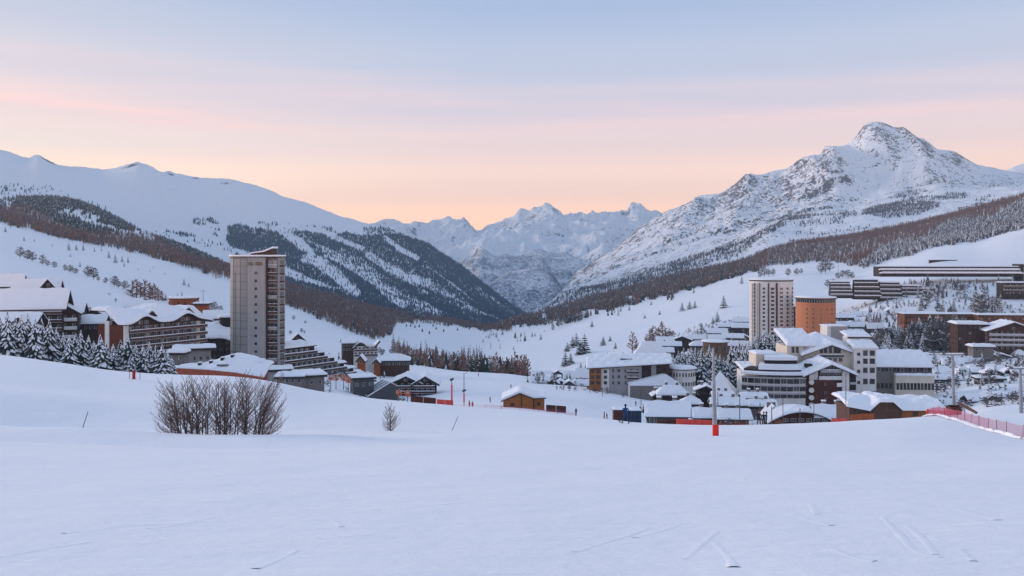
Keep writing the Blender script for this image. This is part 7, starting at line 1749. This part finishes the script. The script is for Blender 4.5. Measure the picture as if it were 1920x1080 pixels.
for px, py, Y, h, m, lab in ppl:
    z = G.h1(px, Y); person(((px-960)/FOC*Y, Y, z+0.02), h, math.radians(rnd.uniform(0, 360)), m, M_black if m is not M_black else M_redj, lab, 'stand')
# red piste marker by the firs
Ym = G.hit(251, 711, 70, 100); b = MB()
o = empty('piste_marker', ground_at(251, Ym), 0, 'red padded piste marker between two thin poles in front of the snowy firs', 'marker')
b.tube((0, 0, -0.2), (0, 0, 0.85), 0.16, 0.16, 10); b.build('padding', M_redj, o)
for x in (-0.45, 0.62): b = MB(); b.tube((x, 0, -0.2), (x+0.02, 0, 0.9), 0.03, n=6); b.build('pole', M_redj, o)

# ---- ski tracks pressed into the piste
def track(pts, w=0.05, depth=0.012, name='ski_track'):
    """a thin groove with pressed-up edges, following the ground; pts in (px, py)"""
    Q = []
    for a, q in pts:
        lo, hi = 3.0, 60.0
        for _ in range(40):
            m = (lo+hi)/2
            if HZ-G.h1(a, m)/m*FOC > q: lo = m
            else: hi = m
        Q.append(Vector(((a-960)/FOC*lo, lo, 0)))
    P3 = []; n0 = len(Q)
    for i in range(n0-1):
        p0, p1, p2, p3 = Q[max(i-1, 0)], Q[i], Q[i+1], Q[min(i+2, n0-1)]
        for j in range(12):
            u = j/12.0; P3.append(0.5*((2*p1)+(p2-p0)*u+(2*p0-5*p1+4*p2-p3)*u*u+(3*p1-p0-3*p2+p3)*u**3))
    P3.append(Q[-1]); b = MB(); n = len(P3); ya = sum(p.y for p in P3)/n; w = 0.0036*ya+0.006; depth = 0.0002*ya+0.0005
    for i, p in enumerate(P3):
        d = (P3[min(i+1, n-1)]-P3[max(i-1, 0)]); d.z = 0; d.normalize(); s = Vector((-d.y, d.x, 0)); f = math.sin(math.pi*i/(n-1))**0.5
        for off, hh in ((-w*1.8, -0.012), (-w*0.8, depth*f), (0, 0.001-0.004*f), (w*0.8, depth*0.5*f), (w*1.8, -0.012)):
            q = p+s*off; Y = max(q.y, 0.6); b.v.append((q.x, q.y, G.h1(960+FOC*q.x/Y, Y)+hh+0.004))
    for i in range(n-1):
        for j in range(4): k_ = i*5+j; b.f.append((k_, k_+5, k_+6, k_+1)); b.m.append(0)
    o = b.build(name, M_snow, None, True); tag(o, None, None, None, 'structure')
for t in ([(480, 1066), (520, 1050), (556, 1032)], [(1078, 1035), (1130, 1018), (1180, 1003), (1215, 990)], [(1190, 1008), (1240, 995), (1275, 982)], [(1285, 1048), (1310, 1025), (1345, 995)], [(1340, 1018), (1362, 1040), (1376, 1062)],
          [(1500, 968), (1530, 978), (1560, 985)], [(1520, 945), (1532, 965)], [(1656, 970), (1690, 1005), (1720, 1035), (1765, 1045)], [(1700, 985), (1735, 1015), (1755, 1040)], [(1560, 1028), (1600, 1045), (1640, 1052)], [(1800, 1028), (1825, 1052)],
          [(0, 1045), (80, 1030), (170, 1016)], [(710, 957), (800, 948), (900, 940)], [(280, 992), (340, 982), (400, 970)], [(1330, 892), (1400, 898)], [(1760, 945), (1870, 975)], [(540, 975), (620, 976), (640, 988)], [(600, 1010), (700, 1002)], 
           [(120, 1000), (260, 985), (420, 978)]):
    track(t, 0.028 if t[0][1] > 1000 else 0.045, 0.010)
# ------------------------------------------------------------------ haze: one closed box of even, thin air
hz = MB(); hz.box(-14000, 14000, -60, 12300, -900, 800)
M_haze = bpy.data.materials.new('haze_air'); M_haze.use_nodes = True
_nt = M_haze.node_tree; _nt.nodes.clear()
_o = _nt.nodes.new('ShaderNodeOutputMaterial'); _v = _nt.nodes.new('ShaderNodeVolumePrincipled')
_v.inputs['Color'].default_value = (0.50, 0.74, 1.0, 1); _v.inputs['Density'].default_value = 0.00009; _v.inputs['Anisotropy'].default_value = 0.0
_nt.links.new(_v.outputs[0], _o.inputs['Volume'])
haze = hz.build('haze', M_haze)
tag(haze, 'thin cold air in front of the far mountains', None, None, 'stuff')
